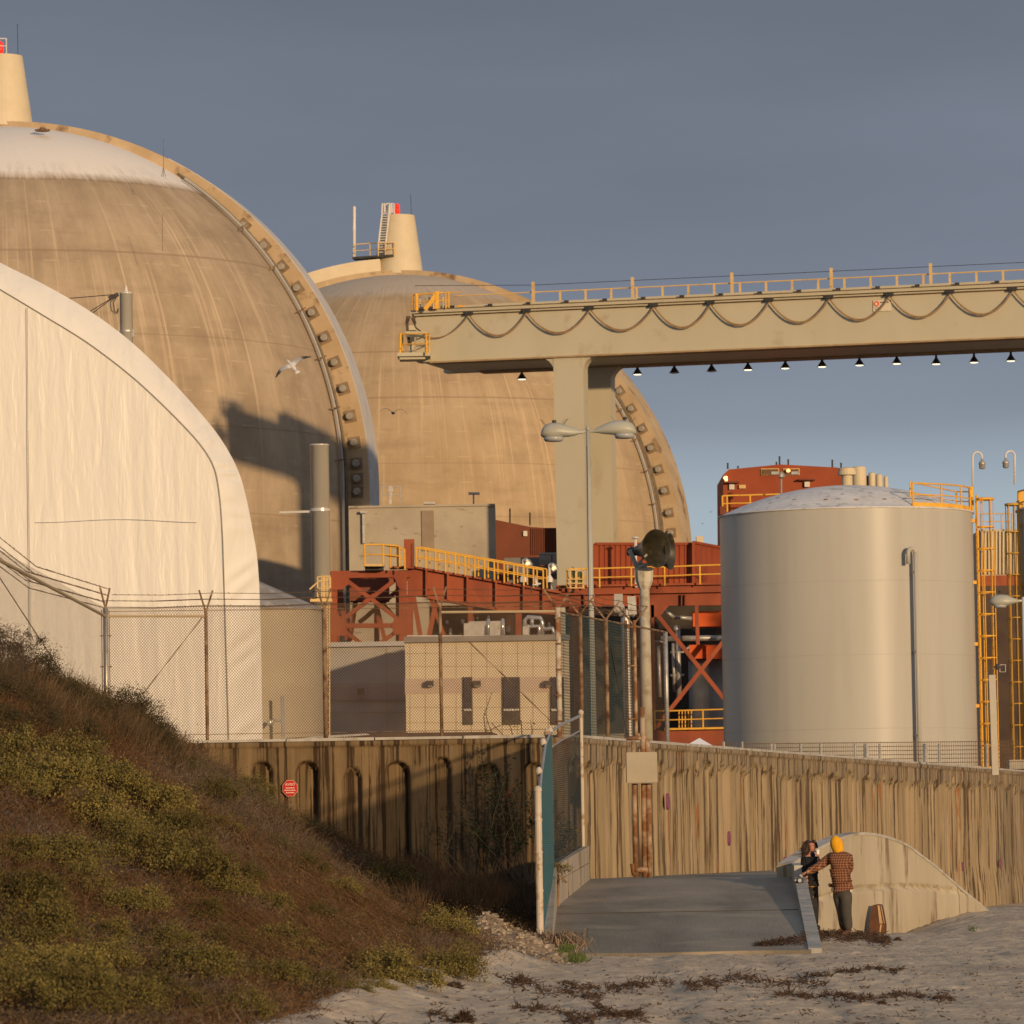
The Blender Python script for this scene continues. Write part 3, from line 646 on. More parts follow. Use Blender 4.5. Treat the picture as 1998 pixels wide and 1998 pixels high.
def cage_ladder(root, top, bot, dirx, ring_r, n, mat_, side=0):
    # ladder with hooped cage on the side dirx of a tank; stiles at 'top'/'bot'
    top = Vector(top); bot = Vector(bot); ax = (bot-top).normalized(); Lh = (bot-top).length
    ly = Vector((0, 1, 0))
    mb = MB()
    for s_ in (-.22, .22): mb.tube([top+ly*s_+Vector((0, 0, 1.1)), bot+ly*s_], .055, 6)
    k = int(Lh/.3)
    for i in range(k): 
        p = top+ax*(i*.3); mb.tube([p-ly*.22, p+ly*.22], .022, 5)
    ld = mb.build('ladder', mat_, root)
    mb = MB(); hoops = []
    for i in range(n):
        p = top+ax*(Lh*i/n)+Vector((0, 0, .9 if i == 0 else .6)); pts = []
        for t in range(15):
            a = -math.pi*.62+math.pi*1.24*t/14; pts.append(p+Vector((dirx*(ring_r*.62+ring_r*math.cos(a)), ring_r*math.sin(a), 0)))
        mb.tube([p-ly*.22]+pts+[p+ly*.22], .035 if i else .07, 5); hoops.append(pts)
    for j in (1, 4, 7, 10, 13): mb.tube([h[j] for h in hoops], .026, 5)
    mb.build('ladder_cage', mat_, root)
    mb = MB()
    for i in range(5):
        p = top+ax*(Lh*(i+.05)/4.6); mb.beam(p, p-Vector((dirx*.7, 0, 0)), .16, .3)
    mb.build('ladder_bracket', mat_, root)
lx = tcx+trad+.14
cage_ladder(tk, (lx, TY-1, tzt-.3), (lx, TY-1, GZ), 1, .50, 13, m_yel)
mb = MB(); pts = []
for a in (28, 45, 62, 78, 88):
    a = R(a); pts.append((tcx+math.sin(a)*(trad-.05), TY-math.cos(a)*(trad-.05)-.0, tzt+.02))
rail_loop(mb, pts, 1.12, .045); mb.tube([pts[-1], Vector(pts[-1])+Vector((0, 0, 1.25))], .13, 8)
q2 = [(pts[0][0], pts[0][1]+1.6, tzt+.3), (tcx+trad-.7, TY+.6, tzt+.1), pts[-1]]
rail_loop(mb, q2, 1.0, .035)
for a, b in zip(pts[:-1], pts[1:]): mb.beam(Vector(a)+Vector((0, 0, .1)), Vector(b)+Vector((0, 0, .1)), .2, .06)
mb.build('roof_railing', m_yel, tk)
# neighbour tank, mostly out of frame
t2x = at(1985, 1000, 256).x+trad
tk2 = tank(t2x, 256, trad, at(1998, 985, 252).z, 1.42, 'second beige tank cut off by the right edge of the photo')
cage_ladder(tk2, (t2x-trad-.06, 255, tzt-.2), (t2x-trad-.06, 255, GZ), -1, .38, 13, mat('yellow_paint_dull', (.55, .30, .04), (.62, .36, .06), 2, rough=.6))
mb = MB(); pts = []
for a in (-88, -75, -60, -45, -30):
    a = R(a); pts.append((t2x+math.sin(a)*(trad-.05), 256-math.cos(a)*(trad-.05), tzt+.2))
rail_loop(mb, pts, 1.2, .05); mb.beam(Vector(pts[0])+Vector((.1, -.1, 0)), Vector(pts[0])+Vector((.1, -.1, 1.2)), .25, .1)
for a, b in zip(pts[:-1], pts[1:]): mb.beam(Vector(a)+Vector((0, 0, .1)), Vector(b)+Vector((0, 0, .1)), .24, .06)
mb.build('roof_railing', m_yel, tk2)
# gooseneck lamps
def goose(px, ytop, ybot, dx, lbl, Y):
    p = at(px, ybot, Y); t = at(px, ytop+22, Y); r_ = abs(dx)*Y/F/2; s_ = 1 if dx > 0 else -1
    root = thing('gooseneck_lamp', p, lbl, 'lamp', None)
    mb = MB(); arc = [t + Vector((s_*r_*(1-math.cos(math.pi*k/10)), 0, r_*math.sin(math.pi*k/10))) for k in range(11)]
    mb.tube([p, t]+arc[1:]+[arc[-1]-Vector((0, 0, .15))], .05, 8); mb.build('bent_pole', m_wht, root, smooth=True)
    e = arc[-1]; mb = MB(); mb.lathe((e.x, e.y, e.z-.62), [(.1, 0), (.16, .05), (.15, .22), (.19, .25), (.12, .38), (.07, .42), (.06, .5)], 12); mb.build('lamp_head', m_galv, root, smooth=True)
goose(1898, 869, 950, 18, 'gooseneck lamp rising over the yellow cage ladder of the large tank', TY)
goose(1980, 867, 945, -18, 'gooseneck lamp nearest the right edge, bent back towards the large tank', 255)

# ------------------------------------------------------------------ other stacks
def stack(px, y0, y1, wpx, Y, lbl, m, name='steel_stack'):
    a = at(px, y0, Y); rr = wpx*Y/F/2; root = thing(name, (a.x, Y, GZ), lbl, 'stack')
    mb = MB(); h = a.z-GZ; mb.lathe((a.x, Y, GZ), [(rr, 0), (rr, h-.1), (rr*1.03, h-.1), (rr*1.03, h), (rr*.9, h), (rr*.9, h-.6)], 32); mb.build('pipe', m, root, smooth=False)
    for o in root.children:
        for p in o.data.polygons: p.use_smooth = abs(p.normal.z) < .3
    return root, a, rr
m_stk = mat('stack_paint', (.56, .53, .47), (.64, .60, .53), .8, stretch=(1, 1, .2), rough=.25, spec=.7, metal=.15)
s1, a1, rr1 = stack(623, 867, 1130, 37, 318, 'tall thick steel stack in front of the nearer dome', m_stk)
mb = MB(); mb.lathe((a1.x, 318, at(623, 998, 318).z), [(rr1*1.07, 0), (rr1*1.07, .18)], 32); mb.beam(at(545, 1000, 318), at(606, 998, 318), .14, .14); mb.build('stay_ring', m_stk, s1)
s2, a2_, rr2 = stack(246, 570, 700, 25, 235, 'short steel stack showing above the white tent', m_stk)
mb = MB(); mb.lathe((a2_.x, 235, at(246, 648, 235).z), [(rr2*1.12, 0), (rr2*1.12, .08)], 24); mb.beam(at(228, 653, 235), at(262, 650, 235), .35, .2); mb.build('stay_ring', m_galv, s2)
mb = MB(); mb.lathe(a2_, [(.1, 0), (.08, .1), (.04, .28), (.01, .3)], 8); mb.build('cap_finial', m_wht, s2)
mb = MB()
e = at(231, 574, 234)
for q in ((125, 583), (160, 617), (165, 622)): mb.tube([e, at(q[0], q[1], 234)], .02, 4)
for dx in (0, 6): mb.tube([e, at(215+dx, 590, 234), at(217+dx, 606, 234), at(226+dx*.5, 612, 234), at(231, 602, 234)], .025, 5)
mb.beam(at(212, 582, 234), at(231, 574, 234), .16, .2); mb.build('anchor_cable', m_dark, s2)

# ------------------------------------------------------------------ concrete annex, brown shed
def bld(name, lbl, x0, y0, x1, Y, depth, m, cat='building', parts=None):
    xm = (x0+x1)/2; X0 = at(x0, y0, Y).x; X1 = at(x1, y0, Y).x; Z1 = at(xm, y0, Y).z
    root = thing(name, ((X0+X1)/2, Y+depth/2, GZ), lbl, cat)
    mb = MB(); mb.box((X0, Y, GZ), (X1, Y+depth, Z1)); mb.build('wall', m, root); return root, X0, X1, Z1
m_ann = mat('weathered_annex_concrete', (.36, .31, .24), (.46, .40, .31), .35, stretch=(1, 1, 1), rough=.9, bump=.02, bscale=2.5, c3=(.22, .18, .14), s3=.7, t3=.64, w3=.04, st3=(1, 1, 2.5))
an, X0, X1, Z1 = bld('concrete_annex', 'blank weathered concrete block between the two domes', 680, 987, 966, 322, 9, m_ann)
mb = MB(); slab(mb, 823, 996, 847, 1075, 321.9, .1); mb.build('brown_patch', mat('patch', (.28, .21, .15), (.33, .25, .18), 1, bump=.02), an)
mb = MB(); slab(mb, 707, 999, 712, 1060, 321.7, .2); mb.beam(at(703, 999, 321.6), at(716, 999, 321.6), .15, .2); mb.build('drain_pipe', m_galv, an)
mb = MB(); rail_loop(mb, [at(745, 983, 324), at(763, 983, 324), at(782, 983, 324)], 1.1, .03); mb.beam(at(762, 984, 324), at(762, 955, 324), .16, .1); mb.beam(at(758, 955, 324), at(767, 955, 324), .35, .2); mb.build('roof_railing', m_galv, an)
for x in (837, 924):
    mb = MB(); y = 982 if x < 900 else 963; mb.beam(at(x-10, y, 325), at(x+12, y, 325), .12, .8, up=(0, 1, 0)); mb.tube([at(x, y, 325), at(x, 990, 325)], .06, 6); mb.build('roof_vent', m_galv, an)
mb = MB(); slab(mb, 680, 985, 966, 989, 321.85, .3); mb.build('coping', m_ann, an)
br = thing('brown_shed', (at(1035, 1060, 326).x, 330, GZ), 'dark brown ribbed metal shed left of the gantry leg', 'building')
Yb = 326; mb = MB(); poly = [at(966, 1014, Yb), at(1035, 1028, Yb), at(1062, 1030, Yb), at(1150, 1029, Yb)]
zlow = GZ; P = [Vector((poly[0].x, Yb, zlow))]+poly+[Vector((poly[-1].x, Yb, zlow))]
mb.prism([(p.x, Yb, p.z) for p in P], (0, 8, 0)); mb.build('wall', m_brn, br)
mb = MB()
for i in range(27):
    x = 1037+i*4.1; mb.beam(at(x, 1031, Yb-.05), at(x, 1082, Yb-.05), .06, .12)
mb.build('cladding_rib', m_brn, br)
mb = MB(); slab(mb, 1021, 1036, 1029, 1046, Yb-.2, .2); mb.build('wall_lamp', m_wht, br)
mb = MB()
for x, y in ((995, 992), (1034, 1000)): mb.tube([at(x, 1025, Yb+.5), at(x, y, Yb+.5)], .05, 4)
mb.build('roof_post', m_dark, br)
# grey plant in front of it
pl = thing('air_handling_unit', (at(1050, 1120, 318).x, 318, GZ), 'grey rooftop air handler with a curved hood below the brown shed', 'air handler')
mb = MB(); slab(mb, 984, 1088, 1054, 1112, 318, 4); slab(mb, 1003, 1104, 1125, 1118, 317, 5); slab(mb, 990, 1116, 1130, 1200, 319, 3, zb=GZ); mb.build('casing', mat('ahu_grey', (.17, .165, .155), (.21, .20, .19), .6), pl)
mb = MB()
for x0, x1 in ((1052, 1078), (1078, 1106)):
    pf = [(0, 0), (.25, .3), (.4, .65), (.45, .7), (-.1, .7), (-.2, 0)]
    a = at(x0, 1103, 317); b = at(x1, 1103, 317); mb.prism([Vector((a.x, 317-.6+p[0]*-1, a.z+p[1]*.93)) for p in pf], (b.x-a.x-.08, 0, 0))
mb.build('intake_hood', m_gbld, pl); mb = MB(); mb.beam(at(1052, 1081, 316.4), at(1106, 1080, 316.4), .12, .6, up=(0, 1, 0)); mb.build('hood_top', m_gbld, pl)
# amber yard lamps
def yardlamp(px, ybot, ytop, hx, Y, lbl, r_=.04):
    a = at(px, ybot, Y); root = thing('yard_lamp', a, lbl, 'lamp')
    mb = MB(); mb.tube([a, at(px, ytop, Y)], .075, 8); mb.lathe(a, [(.2, 0), (.2, .2), (.1, .35)], 8); mb.build('pole', m_wht, root)
    h = at(px+hx, ytop+4, Y); mb = MB(); mb.beam(at(px, ytop, Y), h, .12, .12); mb.tube([h+Vector((-.12, -.12, .12)), h+Vector((-.02, 0, .0)), h+Vector((.1, .0, -.25))], [.12, .2, .22], 10); mb.build('lamp_head', m_galv, root)
    mb = MB(); d = Vector((.35, -.75, -.45)).normalized(); c = h+Vector((.02, -.12, -.12)); mb.tube([c, c+d*.10], [.13, .10], 12); mb.build('lamp_lens', m_lito, root); return root
yardlamp(1021, 1136, 1092, 8, 268, 'lit amber floodlight on a white pole at the sloping yellow railing')
yardlamp(1072, 1136, 1101, 8, 276, 'lit amber floodlight farther right, below the curved grey hood')

# ------------------------------------------------------------------ red steel: truss tower, sloping girder
RY = 262.
tw = thing('truss_tower', (at(720, 1250, RY).x, RY+2, GZ), 'red braced steel tower behind the grey low building', 'steel tower')
def px_members(name, root, L, Y, m, d=.35, dy=0.):
    mb = MB()
    for i, t in enumerate(L):
        x0, y0, x1, y1, w = t[:5]; pb(mb, (x0, y0), (x1, y1), w, Y, d, dy+.0035*i)
    return mb.build(name, m, root)
zl = 1330
for x, w in ((651, 14), (786, 15)): px_members('column', tw, [(x, 1116, x, zl, w)], RY, m_red, .5)
px_members('top_beam', tw, [(645, 1121, 800, 1119, 14)], RY, m_red, .45, .02)
px_members('cross_brace', tw, [(668, 1126, 782, 1212, 8), (778, 1126, 664, 1212, 8)], RY, m_red, .25, .1)
px_members('cross_brace', tw, [(668, 1228, 782, 1312, 8), (778, 1228, 664, 1312, 8)], RY, m_red, .25, .1)
px_members('tie_beam', tw, [(645, 1221, 795, 1220, 9), (645, 1312, 795, 1311, 9)], RY, m_red, .3, .03)
mb = MB(); 
for poly in ([(645, 1115), (680, 1115), (680, 1140), (668, 1150), (645, 1151)], [(645, 1196), (668, 1204), (676, 1215), (676, 1240), (645, 1242)], [(768, 1125), (792, 1125), (792, 1150), (780, 1150)], [(770, 1205), (792, 1200), (796, 1238), (768, 1238), (764, 1221)]):
    mb.prism([at(x, y, RY-.06) for x, y in poly], (0, .05, 0))
mb.build('gusset_plate', m_red, tw)
m_redd = m_red
px_members('rear_frame', tw, [(660, 1130, 678, 1250, 9), (700, 1130, 682, 1250, 9), (735, 1180, 762, 1300, 8), (735, 1120, 735, 1300, 10), (700, 1215, 790, 1140, 8), (655, 1130, 655, 1300, 14), (780, 1130, 780, 1300, 16), (740, 1170, 790, 1225, 7)], RY+5, m_red, .5)
mb = MB(); slab(mb, 682, 1128, 758, 1172, RY+2.5, 2.0); mb.build('hopper', m_brn, tw)
px_members('top_beam', tw, [(645, 1126, 800, 1124, 16)], RY+5, m_red, .5, .0)
# sloping girder bridge
gb = thing('conveyor_girder', (at(950, 1250, RY).x, RY+1, GZ), 'red plate girder sloping down to the right with yellow railings', 'steel girder')
mb = MB(); mb.prism([at(x, y, RY+.3) for x, y in ((795, 1108), (812, 1106), (1092, 1155), (1092, 1198), (985, 1192), (833, 1166), (795, 1162))], (0, .3, 0)); mb.build('web_plate', m_red, gb)
px_members('top_flange', gb, [(760, 1107, 812, 1106, 4), (812, 1107, 1095, 1156, 4)], RY, m_red, 1.2)
px_members('bottom_flange', gb, [(833, 1166, 985, 1191, 4), (985, 1191, 1095, 1198, 4)], RY, m_red, .9)
for x, y0, y1 in ((832, 1112, 1164), (874, 1119, 1172), (912, 1126, 1178), (968, 1135, 1188), (1022, 1145, 1192), (1060, 1151, 1195)): px_members('stiffener', gb, [(x, y0, x, y1, 4)], RY, m_red, .3)
px_members('mast', gb, [(798, 1052, 798, 1109, 20)], RY-.5, m_red, .7)
px_members('mast_groove', gb, [(805, 1060, 805, 1106, 5)], RY-.55, m_brn, .2)
px_members('support_leg', gb, [(806, 1160, 824, 1262, 9), (852, 1170, 832, 1262, 9), (800, 1160, 800, 1262, 12), (840, 1168, 875, 1262, 7), (918, 1180, 918, 1262, 10), (1012, 1190, 1012, 1262, 12)], RY+.2, m_red, .5)
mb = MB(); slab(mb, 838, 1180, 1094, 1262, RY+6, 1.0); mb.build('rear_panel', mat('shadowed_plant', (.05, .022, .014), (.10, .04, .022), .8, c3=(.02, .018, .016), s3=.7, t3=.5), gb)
mb = MB()
for k in range(14):
    x = random.uniform(842, 1085); y = random.uniform(1195, 1250); slab(mb, x, y, x+random.uniform(3, 9), y+random.uniform(3, 14), RY+5.6, .4)
mb.build('plant_clutter', m_galv, gb)
mb = MB(); P = [(712, 1103), (748, 1103), (780, 1106)]
rail_loop(mb, [at(x, y, RY-1.4) for x, y in P], 1.06, .05); 
P2 = [(748, 1103), (762, 1107), (776, 1109), (790, 1112)]
rail_loop(mb, [at(x, y, RY-1.2) for x, y in P2], 1.06, .045)
P3 = [(812+i*19.1, 1106+i*3.35) for i in range(14)]
rail_loop(mb, [at(x, y, RY-.2) for x, y in P3], .98, .045)
P4 = [(812+i*19.1+7, 1104+i*3.35) for i in range(14)]
rail_loop(mb, [at(x, y, RY+2) for x, y in P4], .98, .04); mb.build('railing', m_yel, gb)
mb = MB(); mb.beam(at(710, 1103.5, RY-.9), at(750, 1103.5, RY-.9), .12, 1.0, up=(0, 1, 0)); mb.build('platform', m_pyel, gb)
px_members('platform_bracket', gb, [(712, 1109, 748, 1109, 7)], RY-.7, m_dark, .8)
# ------------------------------------------------------------------ red plant on the right
QY = 280.
rp = thing('process_plant', (at(1260, 1300, QY).x, QY+3, GZ), 'red steel process structure between lamp post and large tank', 'industrial structure')
px_members('deck_beam', rp, [(1085, 1153, 1440, 1146, 17)], QY, m_red, .6)
px_members('deck_edge', rp, [(1085, 1144, 1440, 1138, 4)], QY-.3, m_red, 1.0)
px_members('lower_beam', rp, [(1085, 1172, 1440, 1168, 25)], QY+.35, m_red, .5)
for x in (1140, 1238, 1330, 1337): px_members('stiffener', rp, [(x, 1160, x, 1182, 2.5)], QY+.05, m_brn, .3)
px_members('column', rp, [(1258, 1165, 1262, 1450, 24)], QY+.2, m_red, .7)
px_members('column', rp, [(1120, 1180, 1120, 1450, 20)], QY+.3, m_red, .7)
px_members('column', rp, [(1273, 1180, 1277, 1450, 6)], QY, m_red, .3)
px_members('hanger', rp, [(1359, 1180, 1362, 1258, 7)], QY, m_red, .3)
px_members('cross_brace', rp, [(1275, 1190, 1420, 1372, 8), (1440, 1215, 1280, 1420, 8)], QY+.1, m_red, .3)
mb = MB(); mb.prism([at(x, y, QY) for x, y in ((1262, 1180), (1305, 1182), (1290, 1200), (1270, 1206), (1262, 1204))], (0, .1, 0)); mb.build('gusset_plate', m_red, rp)
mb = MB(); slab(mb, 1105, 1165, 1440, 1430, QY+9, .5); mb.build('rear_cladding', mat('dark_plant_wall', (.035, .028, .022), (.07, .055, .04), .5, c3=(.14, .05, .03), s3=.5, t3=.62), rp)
mb = MB(); slab(mb, 1352, 1192, 1440, 1222, QY+2.5, 2); slab(mb, 1345, 1258, 1380, 1285, QY+3, 2); slab(mb, 1378, 1258, 1440, 1285, QY+2.6, 2); mb.build('orange_unit', mat('orange_paint', (.62, .09, .015), (.70, .12, .02), 1, rough=.6), rp)
mb = MB(); slab(mb, 1290, 1240, 1440, 1250, QY+2, .6); slab(mb, 1270, 1250, 1300, 1254, QY+2, .6)
for x, y0, y1 in ((1322, 1225, 1365), (1285, 1260, 1360), (1313, 1255, 1350)): mb.tube([at(x, y0, QY+2), at(x+3, y1, QY+2)], .09 if x != 1322 else .15, 8)
mb.tube([at(1308, 1273, QY+2), at(1333, 1272, QY+2), at(1345, 1262, QY+2)], .08, 6); mb.tube([at(1308, 1318, QY+2), at(1335, 1317, QY+2)], .08, 6)
mb.tube([at(1308, 1203, QY+2.2), at(1350, 1207, QY+2.2)], .12, 6); mb.tube([at(1296, 1190, QY+2), at(1315, 1205, QY+2)], .12, 6); mb.lathe(at(1320, 1232, QY+2), [(.15, 0), (.22, .12), (.15, .3), (.03, .35)], 10)
mb.build('pipework', m_galv, rp, smooth=True)
c = at(1388, 1355, QY+5); mb = MB(); mb.lathe((c.x, c.y, GZ), [(.5, 0), (.5, 1.7), (1.25, 3.1), (1.25, at(1388, 1290, QY+5).z-GZ), (.9, at(1388, 1284, QY+5).z-GZ)], 24); mb.build('hopper_vessel', mat('vessel_grey', (.22, .215, .20), (.28, .27, .25), .8), rp, smooth=True)
mb = MB(); P = [(1278, 1424), (1303, 1424), (1372, 1422), (1440, 1420)]
rail_loop(mb, [at(x, y, QY-.5) for x, y in P], 1.03, .045); mb.tube([at(1296, 1423, QY-.5), at(1440, 1420, QY-.5)], .07, 5)
for x in range(1325, 1350, 6): mb.tube([at(x, 1422, QY+1), at(x, 1385, QY+1)], .04, 5)
mb.build('lower_railing', m_yel, rp)
mb = MB(); slab(mb, 1277, 1424, 1440, 1480, QY-.2, 6, zb=GZ); mb.build('base_skirt', m_red, rp)
mb = MB(); P = [(1107, 1147), (1147, 1146), (1170, 1146), (1232, 1144), (1297, 1143), (1366, 1140), (1440, 1138)]
rail_loop(mb, [at(x, y, QY-.8) for x, y in P], 1.03, .05); mb.build('deck_railing', m_yel, rp)
mb = MB(); 
for x in (1113, 1124, 1138): pb(mb, (x, 1109), (x, 1148), 3.5, QY-1.1, .1)
for y in (1112, 1130, 1138, 1147): pb(mb, (1107, y), (1141, y), 2.2, QY-1.2, .06)
mb.build('access_gate', m_pyel, rp)
mb = MB(); mb.lathe((at(1118, 1140, QY).x, QY, at(1118, 1147, QY).z), [(.13, 0), (.13, .95), (.05, 1.05), (.05, 1.15)], 10); mb.lathe((at(1132, 1140, QY).x, QY, at(1132, 1147, QY).z), [(.13, 0), (.13, .85), (.05, .9)], 10); mb.build('gas_bottle', mat('bottle_green', (.16, .17, .05)), rp)
def container(x0, x1, y0, y1, Y, yr=None, lbl='', m=m_red2):
    a = at(x0, y1, Y); root = thing('shipping_container', (at((x0+x1)/2, y1, Y).x, Y+1.2, at((x0+x1)/2, y1, Y).z), lbl, 'container', None)
    P = [at(x0, y1, Y), at(x0, y0, Y), at(x1, yr or y0, Y+(6 if yr else 0)), at(x1, y1, Y+(6 if yr else 0))]
    mb = MB(); n = int((x1-x0)/2.6); V = []
    for i in range(n+1):
        t = i/n; dp = .06 if (i//2) % 2 else 0
        lo = P[0].lerp(P[3], t); hi = P[1].lerp(P[2], t); V += [lo+Vector((0, dp, 0)), hi+Vector((0, dp, 0))]
    mb.add(V, [(2*i, 2*i+1, 2*i+3, 2*i+2) for i in range(n)]); mb.build('corrugated_side', m, root)
    mb = MB(); off = Vector((0, 2.4, 0)); mb.add([P[0]+Vector((0, .08, 0)), P[1]+Vector((0, .08, 0)), P[2]+Vector((0, .08, 0)), P[3]+Vector((0, .08, 0))]+[p+off for p in P], [(0, 1, 5, 4), (1, 2, 6, 5), (2, 3, 7, 6), (4, 5, 6, 7), (3, 0, 4, 7)]); mb.build('box', m, root)
    mb = MB(); mb.beam(P[1], P[2], .14, .16); mb.beam(P[0], P[1], .16, .16, up=(0, 1, 0)); mb.beam(P[3], P[2], .16, .16, up=(0, 1, 0)); mb.build('frame', m, root)
container(1160, 1350, 1061, 1142, QY+2.5, lbl='orange red corrugated container behind the siren horns')
container(1353, 1440, 1058, 1140, QY+2, yr=1074, lbl='stained orange red container beside the large tank')
bx = thing('duct_box', at(1366, 1062, QY+9), 'small cream duct box on top of the red containers', 'duct')
mb = MB(); slab(mb, 1359, 1046, 1372, 1064, QY+9, 1); mb.build('casing', m_cone, bx); mb = MB(); pb(mb, (1366, 1064), (1366, 1120), 6, QY+9.5, .4); mb.build('duct_leg', m_galv, bx)
lamp_ = thing('short_pole_lamp', at(1241, 1145, QY), 'short lamp pole behind the siren horns', 'lamp')
mb = MB(); mb.tube([at(1241, 1146, QY-.2), at(1240, 1052, QY-.2)], .08, 6); mb.build('pole', m_wht, lamp_); mb = MB(); mb.lathe(at(1240, 1052, QY-.2), [(.1, 0), (.22, .05), (.12, .14)], 10); mb.build('lamp_head', m_wht, lamp_)

# ------------------------------------------------------------------ orange-red control building behind the tank
OY = 330.
ob = thing('plant_building', (at(1530, 950, OY).x, OY+5, GZ), 'tall orange red gabled building rising behind the large tank', 'building')
mb = MB(); prof = [(1411, 1300), (1411, 926), (1422, 916), (1472, 911), (1522, 906), (1632, 912), (1700, 930), (1700, 1300)]
PP = [at(x, y, OY) for x, y in prof]; PP[0].z = GZ; PP[-1].z = GZ; mb.prism(PP, (0, 10, 0)); mb.build('wall', m_red2, ob)
for x0, x1 in ((1485, 1520), (1528, 1560)):
    mb = MB(); slab(mb, x0, 914, x1, 927, OY-.12, .14); fr = mb.build('window', m_pyel, ob); mb = MB(); slab(mb, x0+2, 915.5, x1-1.5, 926, OY-.2, .1); mb.build('louvre', mat('dull_louvre', (.13, .07, .04), (.17, .10, .05), 2), fr)
    mb = MB(); slab(mb, x0+20 if x0 < 1500 else x0+16, 920, x1-2, 925.5, OY-.28, .1); mb.build('pane', mat('sky_pane', (.35, .38, .42), rough=.2), fr)
mb = MB(); slab(mb, 1423, 945, 1433, 955, OY-.2, .2); mb.build('wall_sign', m_wht, ob); mb = MB(); slab(mb, 1442, 946, 1455, 953, OY-.2, .2); mb.build('wall_sign', m_pyel, ob)
mb = MB(); slab(mb, 1570, 940, 1580, 950, OY-.3, .3); mb.build('wall_fixture', m_wht, ob)
mb = MB(); 
for x0, x1, y in ((1412, 1442, 941), (1558, 1590, 936)): mb.beam(at(x0, y, OY-.3), at(x1, y, OY-.3), .1, .6, up=(0, 1, 0))
mb.build('canopy', m_brn, ob)
mb = MB(); P = [(1410, 1000), (1419, 999), (1464, 998), (1530, 996)]
rail_loop(mb, [at(x, y, OY-4) for x, y in P], 1.05, .06); mb.build('deck_railing', m_yel, ob)
mb = MB(); slab(mb, 1405, 988, 1416, 1004, OY-4.2, 1); mb.build('deck_end', m_brn, ob)
mb = MB()
for x, y0, y1 in ((1420, 915, 903), (1440, 914, 909), (1521, 907, 890), (1515, 907, 901), (1538, 908, 896), (1624, 912, 897), (1641, 914, 903), (1668, 925, 912)): mb.tube([at(x, y0, OY+1), at(x, y1, OY+1)], .06, 5)
mb.build('roof_aerial', m_dark, ob)
mb = MB(); c = at(1538, 915.5, OY-.6); mb.lathe((c.x, c.y, c.z-.1), [(.04, -.1), (.12, -.05), (.13, .04), (.07, .1), (.02, .12)], 12); mb.build('amber_lamp', mat('amber_glow', (1, .5, .2), emit=(1, .42, .12), estr=3), ob)
mb = MB(); c = at(1415, 931, OY-.4); mb.tube([c, c+Vector((.08, -.1, -.25))], [.15, .08], 8); mb.build('wall_floodlight', m_lito, ob)
mb = MB(); mb.tube([at(1525, 985, OY-6), at(1524, 928, OY-6)], .06, 6); mb.lathe(at(1525, 928, OY-6), [(.1, -.2), (.22, -.1), (.2, .1), (.08, .25)], 10); mb.build('pole_lamp', m_galv, ob)
vt = thing('roof_ventilator', (at(1653, 930, 300).x, 300, GZ), 'round cream ventilator above the tank roof crown', 'ventilator')
c = at(1653, 943, 300); mb = MB(); mb.lathe((c.x, c.y, GZ), [(.32, 0), (.32, at(1653, 927, 300).z-GZ), (.55, at(1653, 927, 300).z-GZ), (.56, at(1653, 920, 300).z-GZ), (.5, at(1653, 920, 300).z-GZ), (.52, at(1653, 914, 300).z-GZ), (.1, at(1653, 911, 300).z-GZ)], 20); mb.build('body', m_cone, vt)
for i, (x0, x1, y) in enumerate(((1662, 1690, 911), (1694, 1708, 923), (1708, 1722, 926), (1724, 1733, 930))):
    v = thing('duct_housing', (at((x0+x1)/2, y, 305+i*2).x, 305+i*2, GZ), ['largest cream duct housing right of the round ventilator', 'second cream duct housing from the round ventilator', 'third cream duct housing from the round ventilator', 'smallest cream duct housing, farthest right above the tank roof'][i], 'duct')
    mb = MB(); c = at((x0+x1)/2, y, 305+i*2); rr = (x1-x0)/2*306/F
    mb.lathe((c.x, c.y, GZ), [(rr, 0), (rr, c.z-GZ-.15), (rr*.86, c.z-GZ), (.05, c.z-GZ+.05)], 20); mb.build('body', m_cone, v, smooth=False)
# louvred block far right behind ladders
lb, X0, X1, Z1 = bld('louvred_building', 'pale louvred building glimpsed between the two tank ladders', 1912, 1032, 2060, 345, 8, mat('louvre_cream', (.42, .38, .30), (.55, .49, .38), .35), 'building')
mb = MB()
for x in range(1916, 2000, 7): pb(mb, (x, 1036), (x, 1120), 3, 344.8, .25)
mb.build('louvre_fin', m_cone, lb); mb = MB(); slab(mb, 1912, 1122, 2060, 1142, 344.5, 1); mb.build('red_band', m_red, lb)
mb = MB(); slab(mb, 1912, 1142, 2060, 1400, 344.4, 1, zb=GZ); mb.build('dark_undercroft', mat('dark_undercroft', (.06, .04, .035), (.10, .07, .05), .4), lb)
mb = MB(); rail_loop(mb, [at(x, 1034, 344) for x in (1915, 1935, 1955, 1975)], 1.1, .05); mb.build('roof_railing', m_pyel, lb)

